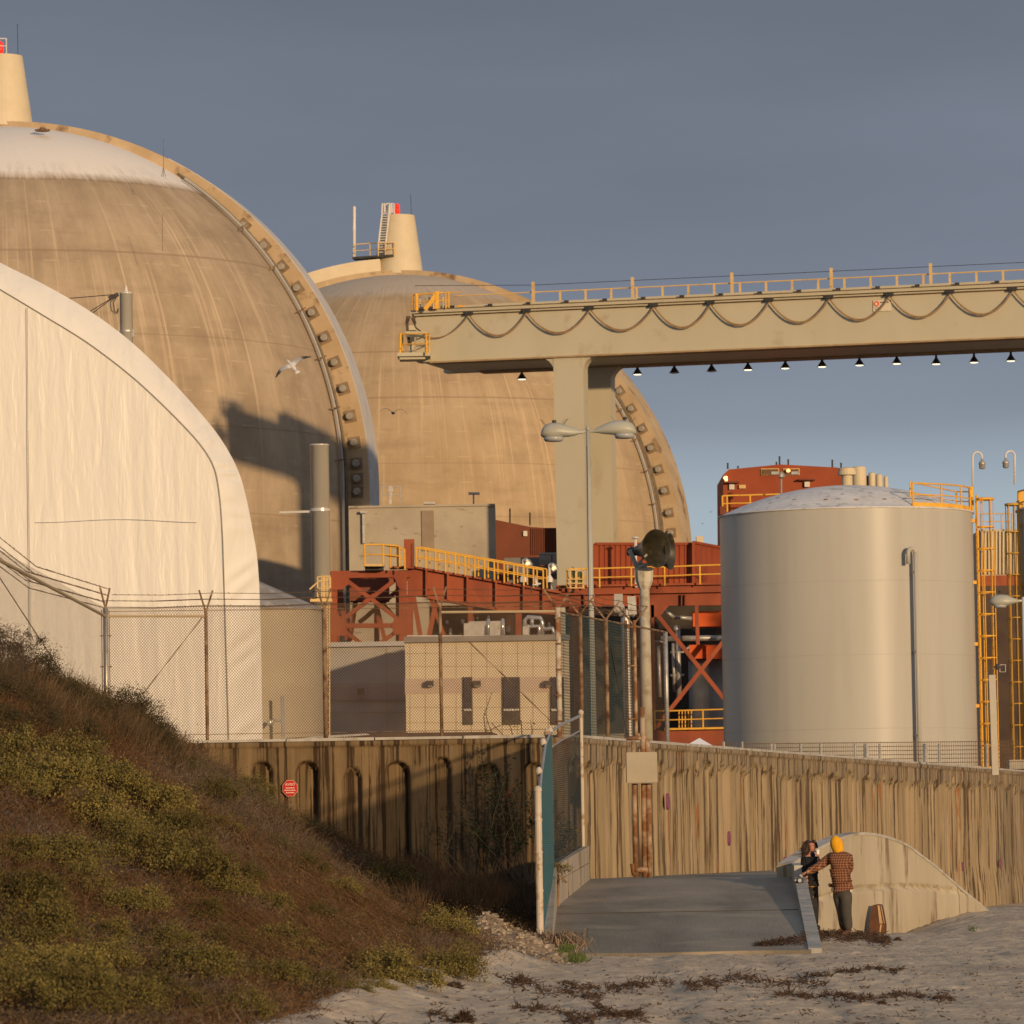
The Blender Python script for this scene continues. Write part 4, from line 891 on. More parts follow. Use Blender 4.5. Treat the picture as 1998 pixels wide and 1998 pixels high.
# ------------------------------------------------------------------ low buildings behind the fence
def wall_light(root, x, y, Y, m=m_dark, w=14, h=12):
    mb = MB(); a = at(x-w/2, y+h/2, Y); b = at(x+w/2, y-h/2, Y)
    mb.prism([(a.x, Y, b.z), (a.x, Y-.35, b.z-.06), (a.x, Y-.42, a.z+.05), (a.x, Y-.3, a.z), (a.x, Y, a.z)], (b.x-a.x, 0, 0)); o = mb.build('wall_light', m, root)
    mb = MB(); mb.prism([(a.x+.05, Y-.43, a.z+.06), (a.x+.05, Y-.31, a.z-.02), (a.x+.05, Y-.1, a.z-.03), (a.x+.05, Y-.1, a.z+.1)], (b.x-a.x-.1, 0, 0)); mb.build('lens', m_galv, o)
g1, X0, X1, Z1 = bld('guard_building', 'cream flat roofed building with dark doors behind the chain link fence', 790, 1250, 1110, 235, 9, m_bld)
mb = MB(); slab(mb, 788, 1240, 1112, 1251, 234.75, 9.3); mb.build('roof', mat('roof_fascia', (.20, .19, .18), (.27, .26, .24), 1), g1)
mb = MB(); slab(mb, 790, 1322, 1110, 1352, 234.97, .06); mb.build('mauve_band', mat('guard_mauve_band', (.46, .36, .29), (.50, .40, .32), 1, rough=.8), g1)
for x0, x1, lb_ in ((904, 921, None), (981, 1014, None), (1075, 1100, None)):
    mb = MB(); slab(mb, x0-1, 1321, x1+1, 1414, 234.9, .1); dd = mb.build('door', m_dark, g1); mb = MB(); slab(mb, x0+1.5, 1324, x1-1.5, 1382, 234.84, .05); mb.build('pane', m_glassd, dd)
    mb = MB(); slab(mb, x0+1, 1383, x1-1, 1387, 234.8, .05); mb.build('push_bar', m_galv, dd)
for x in (839, 931, 1069): wall_light(g1, x, 1334, 234.9)
mb = MB()
for x in range(800, 1110, 30): pb(mb, (x, 1252), (x, 1440), .7, 234.98, .03)
for y in (1275, 1300, 1380, 1410): pb(mb, (790, y), (1110, y), .6, 234.98, .03)
mb.build('panel_joint', mat('dark_joint', (.20, .16, .11)), g1)  # thin brown lines along the wall panel joints
mb = MB(); slab(mb, 905, 1216, 925, 1240, 237, 1.5); slab(mb, 915, 1212, 985, 1240, 238, 1.5); slab(mb, 1020, 1222, 1032, 1240, 236, 1); mb.build('roof_unit', m_galv, g1)
mb = MB()
for P in ([(1024, 1240), (1024, 1210), (1030, 1204), (1055, 1206), (1058, 1214), (1058, 1240)], [(1030, 1240), (1032, 1222), (1052, 1222), (1052, 1240)], [(1038, 1205), (1038, 1222)], [(1060, 1228), (1078, 1226), (1082, 1240)]): mb.tube([at(x, y, 236.5) for x, y in P], .10, 8)
mb.tube([at(952, 1240, 236.5), at(953, 1207, 236.5)], .09, 8); mb.tube([at(980, 1240, 236.5), at(981, 1207, 236.5)], .09, 8)
mb.build('roof_pipework', mat('bright_lagging', (.55, .54, .52), (.6, .6, .58), 2, rough=.25, metal=.7), g1, smooth=True)
mb = MB(); rail_loop(mb, [at(x, 1250-.0, 234.9) for x in range(795, 1100, 28)], .22, .03, mid=False); mb.build('gutter_rail', m_wht, g1)
g2, X0, X1, Z1 = bld('grey_building', 'grey flat roofed building shaded by the cream guard building', 640, 1260, 800, 246, 8, m_gbld)
mb = MB(); slab(mb, 638, 1252, 802, 1261, 245.7, 8.4); mb.build('roof', mat('pale_fascia', (.42, .42, .42), (.5, .5, .49), 1), g2)
mb = MB(); slab(mb, 640, 1338, 800, 1366, 245.96, .06); mb.build('mauve_band', m_mauve, g2)
wall_light(g2, 704, 1349, 245.9, w=13, h=12)
mb = MB()
for y in (1335, 1367, 1390): pb(mb, (640, y), (800, y), .8, 245.93, .04)
pb(mb, (754, 1262), (756, 1440), .8, 245.95, .03); mb.build('panel_joint', MATS['dark_joint'], g2)
# low round tank with conical roof
cxp = at(480, 1300, 212); cr_ = at(630, 1300, 212).x-cxp.x; zc_ = at(560, 1182, 208).z
lt = thing('low_tank', (cxp.x, 212, GZ), 'low tan tank with a grey conical roof right of the white tent', 'tank')
mb = MB(); mb.lathe((cxp.x, 212, GZ), [(cr_, 0), (cr_, zc_-GZ)], 96, cap=False); mb.build('shell', mat('tan_tank', (.36, .31, .23), (.40, .35, .26), .4, rough=.7), lt, smooth=True)
mb = MB(); mb.lathe((cxp.x, 212, zc_), [(cr_+.1, -.05), (cr_+.1, 0), (.3, at(480, 1128, 212).z-zc_), (.05, at(480, 1127, 212).z-zc_)], 96); mb.build('roof', mat('weathered_cone_roof', (.20, .19, .18), (.33, .31, .29), .7, stretch=(.4, 1, 1), c3=(.45, .43, .4), s3=1.2, t3=.62), lt)
a = R(28); pp = Vector((cxp.x+math.sin(a)*(cr_+.5), 212-math.cos(a)*(cr_+.5), GZ)); pp = at(553, 1445, 208); 
mb = MB(); mb.tube([(pp.x, 208, GZ), (pp.x-.02, 208, at(553, 1358, 208).z)], .07, 10)
q = at(552, 1405, 208); mb.tube([(q.x, 208, q.z), (q.x-.42, 208.2, q.z), (q.x-.5, 208.4, q.z-.1)], .06, 8); mb.lathe(at(527, 1410, 208.2), [(.05, -.12), (.13, -.08), (.14, .06), (.08, .12)], 10)
mb.build('stand_pipe', mat('shiny_pipe', (.5, .47, .43), metal=.6, rough=.2), lt, smooth=True)
mb = MB(); P = [(612, 1175), (612, 1133), (626, 1122), (647, 1122)]; rail_loop(mb, [at(620, 1172, 226), at(632, 1172, 226), at(645, 1172, 226)], 1.05, .035)
for x in (628, 633, 638, 643): mb.tube([at(x, 1122, 227), at(x, 1440, 227)], .035, 5)
for y in range(1130, 1440, 14): mb.tube([at(628, y, 227), at(643, y, 227)], .03, 4)
mb.tube([at(604, 1150, 226), at(622, 1134, 226), at(640, 1132, 226)], .04, 5); mb.beam(at(606, 1172, 226), at(648, 1172, 226), .12, .8, up=(0, 1, 0)); mb.build('access_ladder', m_pyel, lt)
# dark low roofs just over the wall
rf = thing('low_roof', at(760, 1440, 150), 'long dark flat roof just above the seawall behind the fence', 'roof')
mb = MB(); mb.prism([at(x, y, 150) for x, y in ((545, 1470), (560, 1440), (680, 1433), (760, 1430), (960, 1428), (985, 1440), (985, 1470))], (0, 6, 0)); mb.build('roof_sheet', mat('dark_roofing', (.05, .035, .03), (.08, .06, .05), 1), rf)
mb = MB(); mb.prism([at(x, y, 149.9) for x, y in ((545, 1446), (620, 1436), (715, 1431), (722, 1434), (640, 1440), (560, 1447))], (0, .1, 0)); mb.build('roof_flashing', m_galv, rf)
cn = thing('canopy_tent', at(1362, 1470, 175), 'white pointed canopy roof peeking over the seawall', 'canopy')
a = at(1362, 1440, 177); b = at(1326, 1457, 175); c = at(1400, 1459, 175); hw = (c.x-b.x)/2
mb = MB(); z0 = min(b.z, c.z)-.02
mb.add([(b.x, 175, z0), (c.x, 175, z0), (c.x, 175+2*hw, z0), (b.x, 175+2*hw, z0), (a.x, 175+hw, at(1362, 1440, 175+hw).z), (b.x, 175, z0-.25), (c.x, 175, z0-.25), (c.x, 175+2*hw, z0-.25), (b.x, 175+2*hw, z0-.25)], [(0, 1, 4), (1, 2, 4), (2, 3, 4), (3, 0, 4), (0, 5, 6, 1), (1, 6, 7, 2), (2, 7, 8, 3), (3, 8, 5, 0)]); mb.build('canopy_cloth', mat('canopy_white', (.75, .75, .78), (.8, .8, .82), 1, rough=.6), cn)
mb = MB()
for x, y in ((b.x, 175), (c.x, 175), (c.x, 175+2*hw), (b.x, 175+2*hw)): mb.tube([(x, y, z0), (x, y, GZ)], .03, 6)
mb.build('canopy_leg', m_galv, cn)
# ------------------------------------------------------------------ seawall
def wpt(Y): return 1.05 + (Y-99.)*.2300
ZW = 3.78
def wall_path(s):            # s metres along; s=0 at the corner, negative to the left
    if s < 0: return (1.05+s, 99., 0., -1.)
    d = (.2241, .9746); return (1.05+d[0]*s, 99+d[1]*s, .9744, -.2247)
def seg_noise(s, seed): 
    return float(vnoise(np.array([s]), np.array([seed*7.3]), seed)[0])
rw = random.Random(3)
ribs = [0.]; 
while ribs[-1] < 165: ribs.append(ribs[-1] + .62*rw.uniform(.8, 1.2))
ribs = np.array(ribs); ribA = np.array([rw.uniform(.22, .42) for _ in ribs]); ribT = np.array([rw.uniform(-.55, -.25) for _ in ribs]); ribO = np.array([rw.uniform(-.05, .05) for _ in ribs])
SS = np.concatenate([np.arange(-14, 0, .035), np.arange(0, 62, .042), np.arange(62, 165, .3)]); ZZ = np.concatenate([[-1.2, -.4], np.arange(0, 3.3, .07), np.arange(3.3, ZW+.001, .03)])
sg, zg = np.meshgrid(SS, ZZ)
# right part: rounded ribs
idx = np.clip(np.searchsorted(ribs, sg)-1, 0, len(ribs)-2); u = (sg-ribs[idx])/(ribs[idx+1]-ribs[idx])
prof = np.abs(np.sin(math.pi*np.clip(u, 0, 1)))**.62
wob = (fbm(sg*1.4, zg*.35, 11)-.45)*.10 + (fbm(sg*9, zg*5, 17)-.45)*.022
gtop = np.clip((ZW+ribT[idx]+.25*(fbm(sg*3, zg*0, 19)-.5)-zg)/.16, 0, 1)
ed = np.minimum(u, 1-u)*(ribs[idx+1]-ribs[idx])
offR = (-ribA[idx]*1.15*(1-prof) - .26*np.clip(1-ed/.085, 0, 1)**1.2*(.35+1.1*fbm(idx*3.1, zg*.8, 29)))*gtop + ribO[idx]*gtop + wob - .06*gtop + np.clip((.9-zg), 0, 1)*.10
# left part: arched niches
P_ = .872; ul = (sg+14.0*P_+.30) % P_; cen = np.abs(ul-P_/2)/(P_/2)
nid = np.floor((sg+14.0*P_+.30)/P_).astype(int)
hw_ = .50+.08*np.sin(nid*2.7); arch = ZW-.42+.10*np.sin(nid*1.9) - .22*np.clip(cen/hw_, 0, 1)**3
inx = np.clip((hw_-cen)/.10, 0, 1); inz = np.clip((arch-zg)/.05, 0, 1)
offL = -.21*inx*inz*(1.0+.12*np.sin(nid*3.3)) + wob*.8 + (fbm(sg*3, zg*2, 23)-.5)*.06
off = np.where(sg < 0, offL, offR)
lip = np.clip((zg-(ZW-.12))/.02, 0, 1)*.05; off = off*(1-np.clip((zg-(ZW-.14))/.05, 0, 1)) + lip
P = []
for j in range(len(ZZ)):
    for i, s in enumerate(SS):
        x, y, nx_, ny_ = wall_path(s); P.append((x+nx_*off[j, i], y+ny_*off[j, i], ZZ[j]))
for back, z in ((.5, ZW+.01), (.52, 2.5)):
    for i, s in enumerate(SS):
        x, y, nx_, ny_ = wall_path(s)
        if s < 0: bx_, by_ = x, y+back
        else: bx_, by_ = x-.9744*back, y+.2247*back
        if -.5 < s < .5: bx_, by_ = 1.05-back*.8+s*.2, 99+back
        P.append((bx_, by_, z))
sw = thing('seawall', (5, 110, -.4), 'long fluted concrete seawall with niches on the left and ribs on the right', 'seawall')
# the niched length left of the corner is tinted darker and browner than the ribbed length
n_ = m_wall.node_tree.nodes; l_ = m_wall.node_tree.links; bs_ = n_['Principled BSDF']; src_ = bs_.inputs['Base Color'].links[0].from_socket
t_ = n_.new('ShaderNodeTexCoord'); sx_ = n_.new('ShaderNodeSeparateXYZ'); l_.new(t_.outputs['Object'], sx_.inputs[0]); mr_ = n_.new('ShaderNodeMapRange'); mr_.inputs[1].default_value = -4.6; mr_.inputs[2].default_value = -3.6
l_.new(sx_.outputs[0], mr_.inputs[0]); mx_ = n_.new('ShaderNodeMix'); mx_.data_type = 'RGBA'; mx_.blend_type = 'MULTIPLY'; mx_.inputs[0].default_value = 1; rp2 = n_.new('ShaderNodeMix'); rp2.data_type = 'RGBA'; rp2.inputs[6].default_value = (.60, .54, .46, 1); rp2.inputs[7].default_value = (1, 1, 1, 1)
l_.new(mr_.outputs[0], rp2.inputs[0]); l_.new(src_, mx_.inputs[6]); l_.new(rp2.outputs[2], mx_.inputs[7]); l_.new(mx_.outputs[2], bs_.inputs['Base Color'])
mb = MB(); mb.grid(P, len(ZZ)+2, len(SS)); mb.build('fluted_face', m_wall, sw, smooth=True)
mb = MB(); m_cop = mat('pale_coping', (.40, .38, .34), (.50, .475, .43), 2, bump=.01, c3=(.28, .24, .19), s3=2, t3=.6)
for a, b in ((-14, -.35), (.35, 60), (60, 160)):
    x0, y0, n0, n1 = wall_path(a); x1, y1, _, _ = wall_path(b); p = Vector((x0-n0*.24, y0-n1*.24, ZW+.035)); q = Vector((x1-n0*.24, y1-n1*.24, ZW+.035)); 
    k = max(1, int((b-a)/1.7))
    for i in range(k):
        p1 = p.lerp(q, i/k); p2 = p.lerp(q, (i+.985)/k); mb.beam(p1, p2, .50, .05+.008*(i % 2), up=(0, 0, 1))
mb.build('coping', m_cop, sw)
m_pink = mat('magenta_paint', (.20, .07, .12), (.25, .09, .16), 5)
# magenta painted ovals on ribs
for px, y0, y1 in ((1301, 1548, 1580), (1421, 1622, 1650), (1530, 1672, 1696), (1877, 1682, 1700), (1951, 1676, 1694)):
    k = (px-999)/F; k -= .00098; Yp = (1.05-.2300*99)/(k-.2300)
    a = at(px, y0, Yp); b = at(px, y1, Yp); c = (a+b)/2; mb = MB(); V = [c+Vector((.975*.10, -.22*.10, 0))+Vector((.22, .975, 0))*(.10*math.cos(t*math.pi/6)) + Vector((0, 0, (a.z-b.z)/2*math.sin(t*math.pi/6))) for t in range(12)]
    mb.prism([v+Vector((-.055, .012, 0)) for v in V], Vector((-.05, .01, 0))); mb.build('painted_mark', m_pink, sw)

# ------------------------------------------------------------------ ramp, kerb walls
def rz(Y): return .03 + 1.0*min(max((Y-79.5)/17.5, 0), 1)**.97
def rxl(Y): return .50+(Y-79.6)*.0173 if Y < 90 else .68+(Y-90)*.0933
def rxr(Y): return 4.45+(Y-79.5)*.0400
ys = list(np.linspace(79.5, 97, 60)); rows = []
for Y in ys:
    for i in range(40):
        t = i/39; x = rxl(Y)-.05+(rxr(Y)+.05-rxl(Y)+.05)*t; rows.append((x, Y+(.16*math.sin(x*2.1)-.25*t)*(1 if Y < 79.6 else 0), rz(Y)+.012*float(fbm(np.array([x*1.2]), np.array([Y*.5]), 31)[0])))
ramp = thing('ramp', (2.8, 88, 0), None, None); ramp['kind'] = 'structure'
mb = MB(); mb.grid(rows, 60, 40)
f0 = [rows[i] for i in range(40)]; mb.grid([(x, y, z) for x, y, z in f0]+[(x, y+.03, z-.14) for x, y, z in f0], 2, 40); mb.build('ramp_surface', m_ramp, ramp)
mb = MB(); mb.add([(rxl(97)-.1, 97, rz(97)+.004), (5.3, 97, rz(97)+.004), (wpt(119)+.2, 119, rz(97)+.004), (1.0, 99.05, rz(97)+.004)], [(0, 1, 2, 3)]); mb.build('ramp_landing', m_ramp, ramp)
mb = MB(); mb.beam((rxl(88), 88, rz(88)+.012), (rxr(88), 88.1, rz(88.1)+.012), .03, .01, up=(0, 0, 1)); mb.build('expansion_joint', mat('joint_tar', (.07, .06, .05)), ramp)
lw = thing('ramp_wall', (.7, 88, 0), 'low concrete block wall under the green fence on the left of the ramp', 'wall')
mb = MB()
for Ya, Yb_, za, zb_ in ((79.9, 90, .20, 1.36), (90, 97.2, 1.36, 1.68)):
    n_ = int((Yb_-Ya)/.8)
    a = [(rxl(Ya), Ya), (rxl(Yb_), Yb_)]
    P = [(rxl(Ya), Ya, -.3), (rxl(Yb_), Yb_, -.3), (rxl(Yb_), Yb_, zb_), (rxl(Ya), Ya, za)]
    mb.prism(P, (-.2, .02, 0))
mb.build('block_face', m_conc, lw)
mb = MB(); mb.tube([(rxl(90)+.02, 90.0, rz(90)), (rxl(90)+.02, 90.0, 1.4)], .03, 6); mb.tube([(rxl(90)-.07, 89.8, .6), (rxl(90)-.07, 89.8, 1.42)], .03, 6)
for Y in (92.3, 94.8): mb.beam((rxl(Y)+.001, Y, rz(Y)), (rxl(Y)+.001, Y, 1.36+(Y-90)*.044), .02, .008)
mb.beam((rxl(90)+.003, 90.1, 1.08), (rxl(97)+.003, 97, 1.36), .014, .012, up=(0, 0, 1)); mb.build('corner_pipe', m_rust, lw)
kw = thing('ramp_kerb_wall', (4.9, 88, 0), 'low sloping concrete wall on the right of the ramp that the couple leans on', 'wall')
mb = MB(); n_ = 9; Ya, Ye = 79.5, 93.6
for i in range(n_):
    y0 = Ya+(Ye-Ya)*i/n_; y1 = Ya+(Ye-Ya)*(i+.975)/n_
    z0 = .06+1.0*(y0-Ya)/(Ye-Ya); z1 = .06+1.0*(y1-Ya)/(Ye-Ya)
    mb.prism([(rxr(y0)+.02, y0, -.4), (rxr(y1)+.02, y1, -.4), (rxr(y1)+.02, y1, z1), (rxr(y0)+.02, y0, z0)], (.21, 0, 0))
mb.build('wall_block', mat('kerb_concrete', (.33, .31, .28), (.43, .41, .37), 1.6, bump=.012, bscale=14, c3=(.22, .2, .17), s3=3, t3=.62), kw)
def apx(px): k = (px-1010)/F; Y = (5.23-.499*97)/(k-.499); return Y, k*Y
aw = thing('arched_wing_wall', (7, 101, -.3), 'humped concrete wing wall behind the couple, in front of the ribbed seawall', 'wall')
AP = [(1543, 1689), (1562, 1676), (1582, 1664), (1600, 1655), (1620, 1645), (1640, 1637), (1660, 1631), (1680, 1628), (1700, 1629), (1722, 1633), (1746, 1641), (1770, 1652), (1795, 1671), (1820, 1690), (1845, 1712), (1870, 1735), (1900, 1760), (1930, 1786), (1960, 1810)]
AP2 = resamp(AP, 90); front = []
for x, y in AP2:
    Y, X = apx(x); z = at(x, y, Y).z; front.append((X, Y, z))
rows = []
for j in range(40):
    t = j/39
    for i, (X, Y, z) in enumerate(front):
        zz = z*(1-t)+(-.7)*t
        rel = (z-zz); s_ = i*.12
        ledge = at(1600+0, 1735, 98).z-.25*((i-45)/45.)**2*1.6 
        bump_ = .035*(1/(1+math.exp(-(ledge-zz)*40))) - .09*math.exp(-((zz-ledge)/.035)**2)*(.3+1.2*float(vnoise(np.array([i*.55]), np.array([1.5]), 43)[0])) + .012*(fbm(np.array([s_*2.]), np.array([zz*2.]), 41)[0]-.5)
        rows.append((X+.894*bump_, Y-.447*bump_, zz))
mb = MB(); mb.grid(rows, 40, 90); top = front
mb.grid([(x, y, z) for x, y, z in top]+[(x-.28, y+.14, z) for x, y, z in top]+[(x-.28, y+.14, -.7) for x, y, z in top], 3, 90)
mb.prism([(front[0][0], front[0][1], -.7), (front[0][0]-.28, front[0][1]+.14, -.7), (front[0][0]-.28, front[0][1]+.14, front[0][2]), front[0]], (.02, .04, 0))
mb.build('wall_face', mat('wing_wall_concrete', (.40, .345, .25), (.50, .44, .33), .9, stretch=(1, 1, .2), bump=.015, bscale=8, c3=(.22, .17, .11), s3=1.7, t3=.60, w3=.05, st3=(2, 2, .3)), aw)
mb = MB(); 
for (p, q) in zip(top[:-1], top[1:]): mb.beam(Vector(p)+Vector((-.12, .06, .015)), Vector(q)+Vector((-.12, .06, .015)), .30, .05, up=(0, 0, 1))
mb.build('pale_edge', m_cop, aw)
px0 = MB(); px0.prism([(rxr(93.6)+.02, 93.62, -.4), (rxr(97)+.02, 97.2, -.4), (rxr(97)+.02, 97.2, 1.30), (rxr(93.6)+.02, 93.62, 1.27)], (.22, 0, 0)); px0.build('end_block', m_cop, kw)

# ------------------------------------------------------------------ beach and slope
XT = ([30, 50, 60, 70, 79, 90, 99, 120], [-3.6, -2.0, -1.25, -.45, .30, .80, 1.05, 1.05])
def sm(t): t = np.clip(t, 0, 1); return t*t*(3-2*t)
def hzf(x, y):
    d = np.interp(y, *XT)-x
    h = .5*np.clip(d, 0, None) - .50*sm((d-.6)/1.8)*sm((8.2-d)/3.5) + .35*(fbm(x*.5, y*.35, 51)-.47)*np.clip(d, 0, 1.5)/1.5*1.3 + .10*(fbm(x*2, y*1.5, 53)-.47)*np.clip(d, 0, 1)
    h = np.where(d > 9.5, h-.42*(d-9.5), h)
    back = np.clip((y-100.5)/5, 0, 1); h = h*(1-back) + 2.2*back
    return np.where(d > 0, h, -.3)
def sm(t): t = np.clip(t, 0, 1); return t*t*(3-2*t)
def bzf(x, y):
    z = .10*(fbm(x*.35+3, y*.09, 61)-.48) + .035*(fbm(x*1.5, y*.5, 63, 3)-.45)
    fp = fbm(x*5.0, y*3.2, 65, 3); z = z + .085*(fp-.45) - .05*np.clip(.42-fbm(x*2.6+9, y*1.1, 69, 2), 0, 1)*4*.35
    z = z - .14*sm((y-94)/5)*sm((x-5.3)/.4)*sm((8.6-x)/1.2)
    z = z + .22*sm((x-7.6)/2)*sm((y-92)/9)*sm((128-y)/12)
    z = z - .010*np.clip(y-108, 0, 40)
    for xc, w in ((2.05, .22), (3.7, .2)):        # wheel ruts off the ramp
        c = xc-.018*(79-y); q = np.exp(-((x-c)/w)**2)*sm((79.3-y)/2)
        z = z - .03*q + .012*np.exp(-((x-c-.38)/.16)**2)*sm((79.3-y)/2)
    d = x-np.interp(y, *XT); z = z + .25*np.exp(-np.clip(d, 0, None)*1.6)*sm((1.2-d)/1.2)*(.4+fbm(x*.8, y*.4, 67))
    inr = (x > np.interp(y, [79.5, 97], [.5, 1.2])) & (x < np.interp(y, [79.5, 97], [4.6, 5.4])) & (y > 79.6)
    z = np.where(inr, np.minimum(z, -.03)-.1, z)
    return z
xs = np.concatenate([[-900, -300, -100, -50, -30, -16], np.arange(-7, 13.5, .05), [14, 15, 17, 20, 25, 40, 80, 160, 400, 900]])
ysb = np.concatenate([[-200, -60, 0, 25, 40, 46], np.arange(49, 104, .10), np.arange(104, 132, .3), [135, 140, 150, 165, 185, 220, 300, 500, 1200, 4000]])
xg, yg = np.meshgrid(xs, ysb); zg_ = bzf(xg, yg); far = (xg < -7) | (xg > 60); zg_ = np.where(far, -.3, zg_)
V = np.stack([xg, yg, zg_], -1).reshape(-1, 3); nxg = len(xs); nyg = len(ysb)
ii, jj = np.meshgrid(np.arange(nyg-1), np.arange(nxg-1), indexing='ij'); a = (ii*nxg+jj).ravel()
FC = np.stack([a, a+1, a+nxg+1, a+nxg], -1)
me = bpy.data.meshes.new('beach'); me.from_pydata(V.tolist(), [], FC.tolist()); me.materials.append(m_sand); me.polygons.foreach_set('use_smooth', [True]*len(FC)); me.update()
o = bpy.data.objects.new('beach', me); COL.objects.link(o); WL[o.name] = Vector((0, 0, 0)); tag(o, kind='structure')
xs = np.concatenate([[-60, -40, -25], np.arange(-16, 1.2, .14)]); ysh = np.concatenate([[20, 35], np.arange(44, 107, .3)])
xg, yg = np.meshgrid(xs, ysh); zh = hzf(xg, yg); V = np.stack([xg, yg, zh], -1).reshape(-1, 3); nxg = len(xs)
ii, jj = np.meshgrid(np.arange(len(ysh)-1), np.arange(nxg-1), indexing='ij'); a = (ii*nxg+jj).ravel(); FC = np.stack([a, a+1, a+nxg+1, a+nxg], -1)
me = bpy.data.meshes.new('hillside'); me.from_pydata(V.tolist(), [], FC.tolist()); me.materials.append(m_dirt); me.update()
o = bpy.data.objects.new('hillside', me); COL.objects.link(o); WL[o.name] = Vector((0, 0, 0)); tag(o, kind='structure')
# small low block at the far right foot of the wall
fb = thing('footing_block', at(1970, 1795, 126), 'low broken concrete footing at the foot of the seawall by the right edge', 'concrete block')
mb = MB(); mb.prism([at(x, y, 126) for x, y in ((1944, 1800), (1943, 1773), (1975, 1771), (2040, 1769), (2040, 1810))], (0, .5, 0)); mb.build('block', m_conc, fb)

# ------------------------------------------------------------------ chain link fence on the seawall
m_mesh = mat('rusty_wire_mesh', (.11, .068, .038), (.19, .12, .07), 2, rough=.8)
m_wire = mat('barbed_wire', (.10, .06, .035), (.16, .10, .06), 6)
def chain(mb, A, B, z0, z1, w=.0075, pitch=.108):
    A = Vector(A); B = Vector(B); Ln = (B-A).length; d = (B-A)/Ln; nrm = Vector((-d.y, d.x, 0)); H_ = z1-z0; slope = 1.12
    for sg_, o_ in ((1, 0), (-1, .006)):
        s0 = -H_/slope
        while s0 < Ln:
            # line z = slope*(s-s0) ; or mirrored
            sa = max(0, s0); sb = min(Ln, s0+H_/slope)
            if sb > sa+.01:
                za = slope*(sa-s0); zb_ = slope*(sb-s0)
                if sg_ < 0: p = A+d*(Ln-sa); q = A+d*(Ln-sb)
                else: p = A+d*sa; q = A+d*sb
                p = Vector((p.x, p.y, z0+za))+nrm*o_; q = Vector((q.x, q.y, z0+zb_))+nrm*o_; t_ = (q-p).normalized(); ww = t_.cross(nrm)*w/2
                mb.add([p-ww, p+ww, q+ww, q-ww], [(0, 1, 2, 3)])
            s0 += pitch/2
def barbs(mb, P):
    P = [Vector(p) for p in P]
    for a, b in zip(P[:-1], P[1:]):
        L_ = (b-a).length; mb.tube([a, a.lerp(b, .5)-Vector((0, 0, .012*L_)), b], .0055, 4, cap=False); n_ = int(L_/.125)
        for i in range(n_):
            c = a.lerp(b, (i+.5)/n_)-Vector((0, 0, .012*L_*(1-abs(2*(i+.5)/n_-1)))); r_ = Vector((random.uniform(-1, 1), random.uniform(-1, 1), random.uniform(-1, 1)))*.022; mb.add([c-r_, c+r_, c+r_+Vector((.008, 0, .006)), c-r_+Vector((.008, 0, .006))], [(0, 1, 2, 3)])
fe = thing('chain_link_fence', (-3, 99.25, ZW), 'rusty chain link fence with barbed wire along the top of the seawall', 'fence')
FYt = 99.28; ZF = 6.3
fp = {x: at(x, 1300, FYt).x for x in (207, 403, 634, 860, 1090)}
def fpost(X, Y, z0, z1, r_, m, arms=(0,), top=.42, cap=True):
    mb = MB(); mb.tube([(X, Y, z0), (X, Y, z1)], r_, 10); po = mb.build('post', m, fe, smooth=True); mb = MB()
    for ax, ay in (arms if arms != (0,) else ()): mb.beam((X, Y, z1-.03), (X+ax, Y+ay, z1+top), .035, .035)
    if arms != (0,): mb.build('barb_arm', m_rust, po)
    return po
fpost(fp[207], FYt, 3.3, ZF+.15, .05, m_galv, ((-.09, -.1), (.08, .1)), .38)
for x in (403, 634, 860): fpost(fp[x], FYt, ZW, ZF+.05, .035 if x != 634 else .045, m_rust, ((-.12, -.1), (.13, .1)), .40)
fpost(fp[1090], FYt, ZW-.05, ZF+.0, .055, mat('pale_rusted_pipe', (.50, .42, .32), (.60, .52, .42), 3, stretch=(1, 1, .3), rough=.6, c3=(.26, .11, .04), s3=3, t3=.52), ((-.26, -.2), (.26, .2)), .34)
mb = MB(); chain(mb, (fp[207], FYt, 0), (fp[1090], FYt, 0), ZW+.03, ZF+.14); chain(mb, (fp[207], FYt, 0), (fp[207]-.1, 68, 0), 3.4, ZF+.14, w=.008)
mb.build('wire_mesh', m_mesh, fe)
mb = MB()
mb.tube([(fp[207], FYt, ZF-.02), (fp[403], FYt, ZF-.05)], .028, 6); mb.tube([(fp[860], FYt, ZF-.05), (fp[1090], FYt, ZF-.07)], .026, 6); mb.tube([(fp[207], FYt, ZF-.02), (fp[207]-.1, 68, ZF-.02)], .03, 6)
mb.build('top_rail', mat('faded_rail', (.42, .33, .20), (.5, .4, .26), 4), fe)
mb = MB(); mb.tube([(fp[207], FYt, ZF+.07), (fp[1090], FYt, ZF+.03)], .006, 4); mb.tube([(fp[207], FYt, ZW+.18), (fp[1090], FYt, ZW+.17)], .006, 4)
mb.tube([at(278, 1355, FYt), (fp[403]-.05, FYt, ZF-.05)], .009, 5); mb.tube([at(897, 1235, FYt), at(1083, 1415, FYt)], .010, 5); mb.tube([(fp[207]-.05, 77, 6.25), at(127, 1322, 90)], .009, 5); mb.build('brace_wire', m_rust, fe)
mb = MB()
for z in (5.9, 5.3, 4.8): mb.tube([(fp[207]-.11, FYt-.02, z), (fp[207]+.11, FYt-.02, z)], .012, 5)
for dx in (-.075, .07): mb.tube([(fp[207]+dx, FYt, 4.1), (fp[207]+dx, FYt, ZF+.1)], .009, 5)
for z in (6.1, 5.6, 5.1, 4.6, 4.1): mb.tube([(fp[1090]-.06, FYt-.06, z), (fp[1090]+.06, FYt-.06, z)], .02, 6)
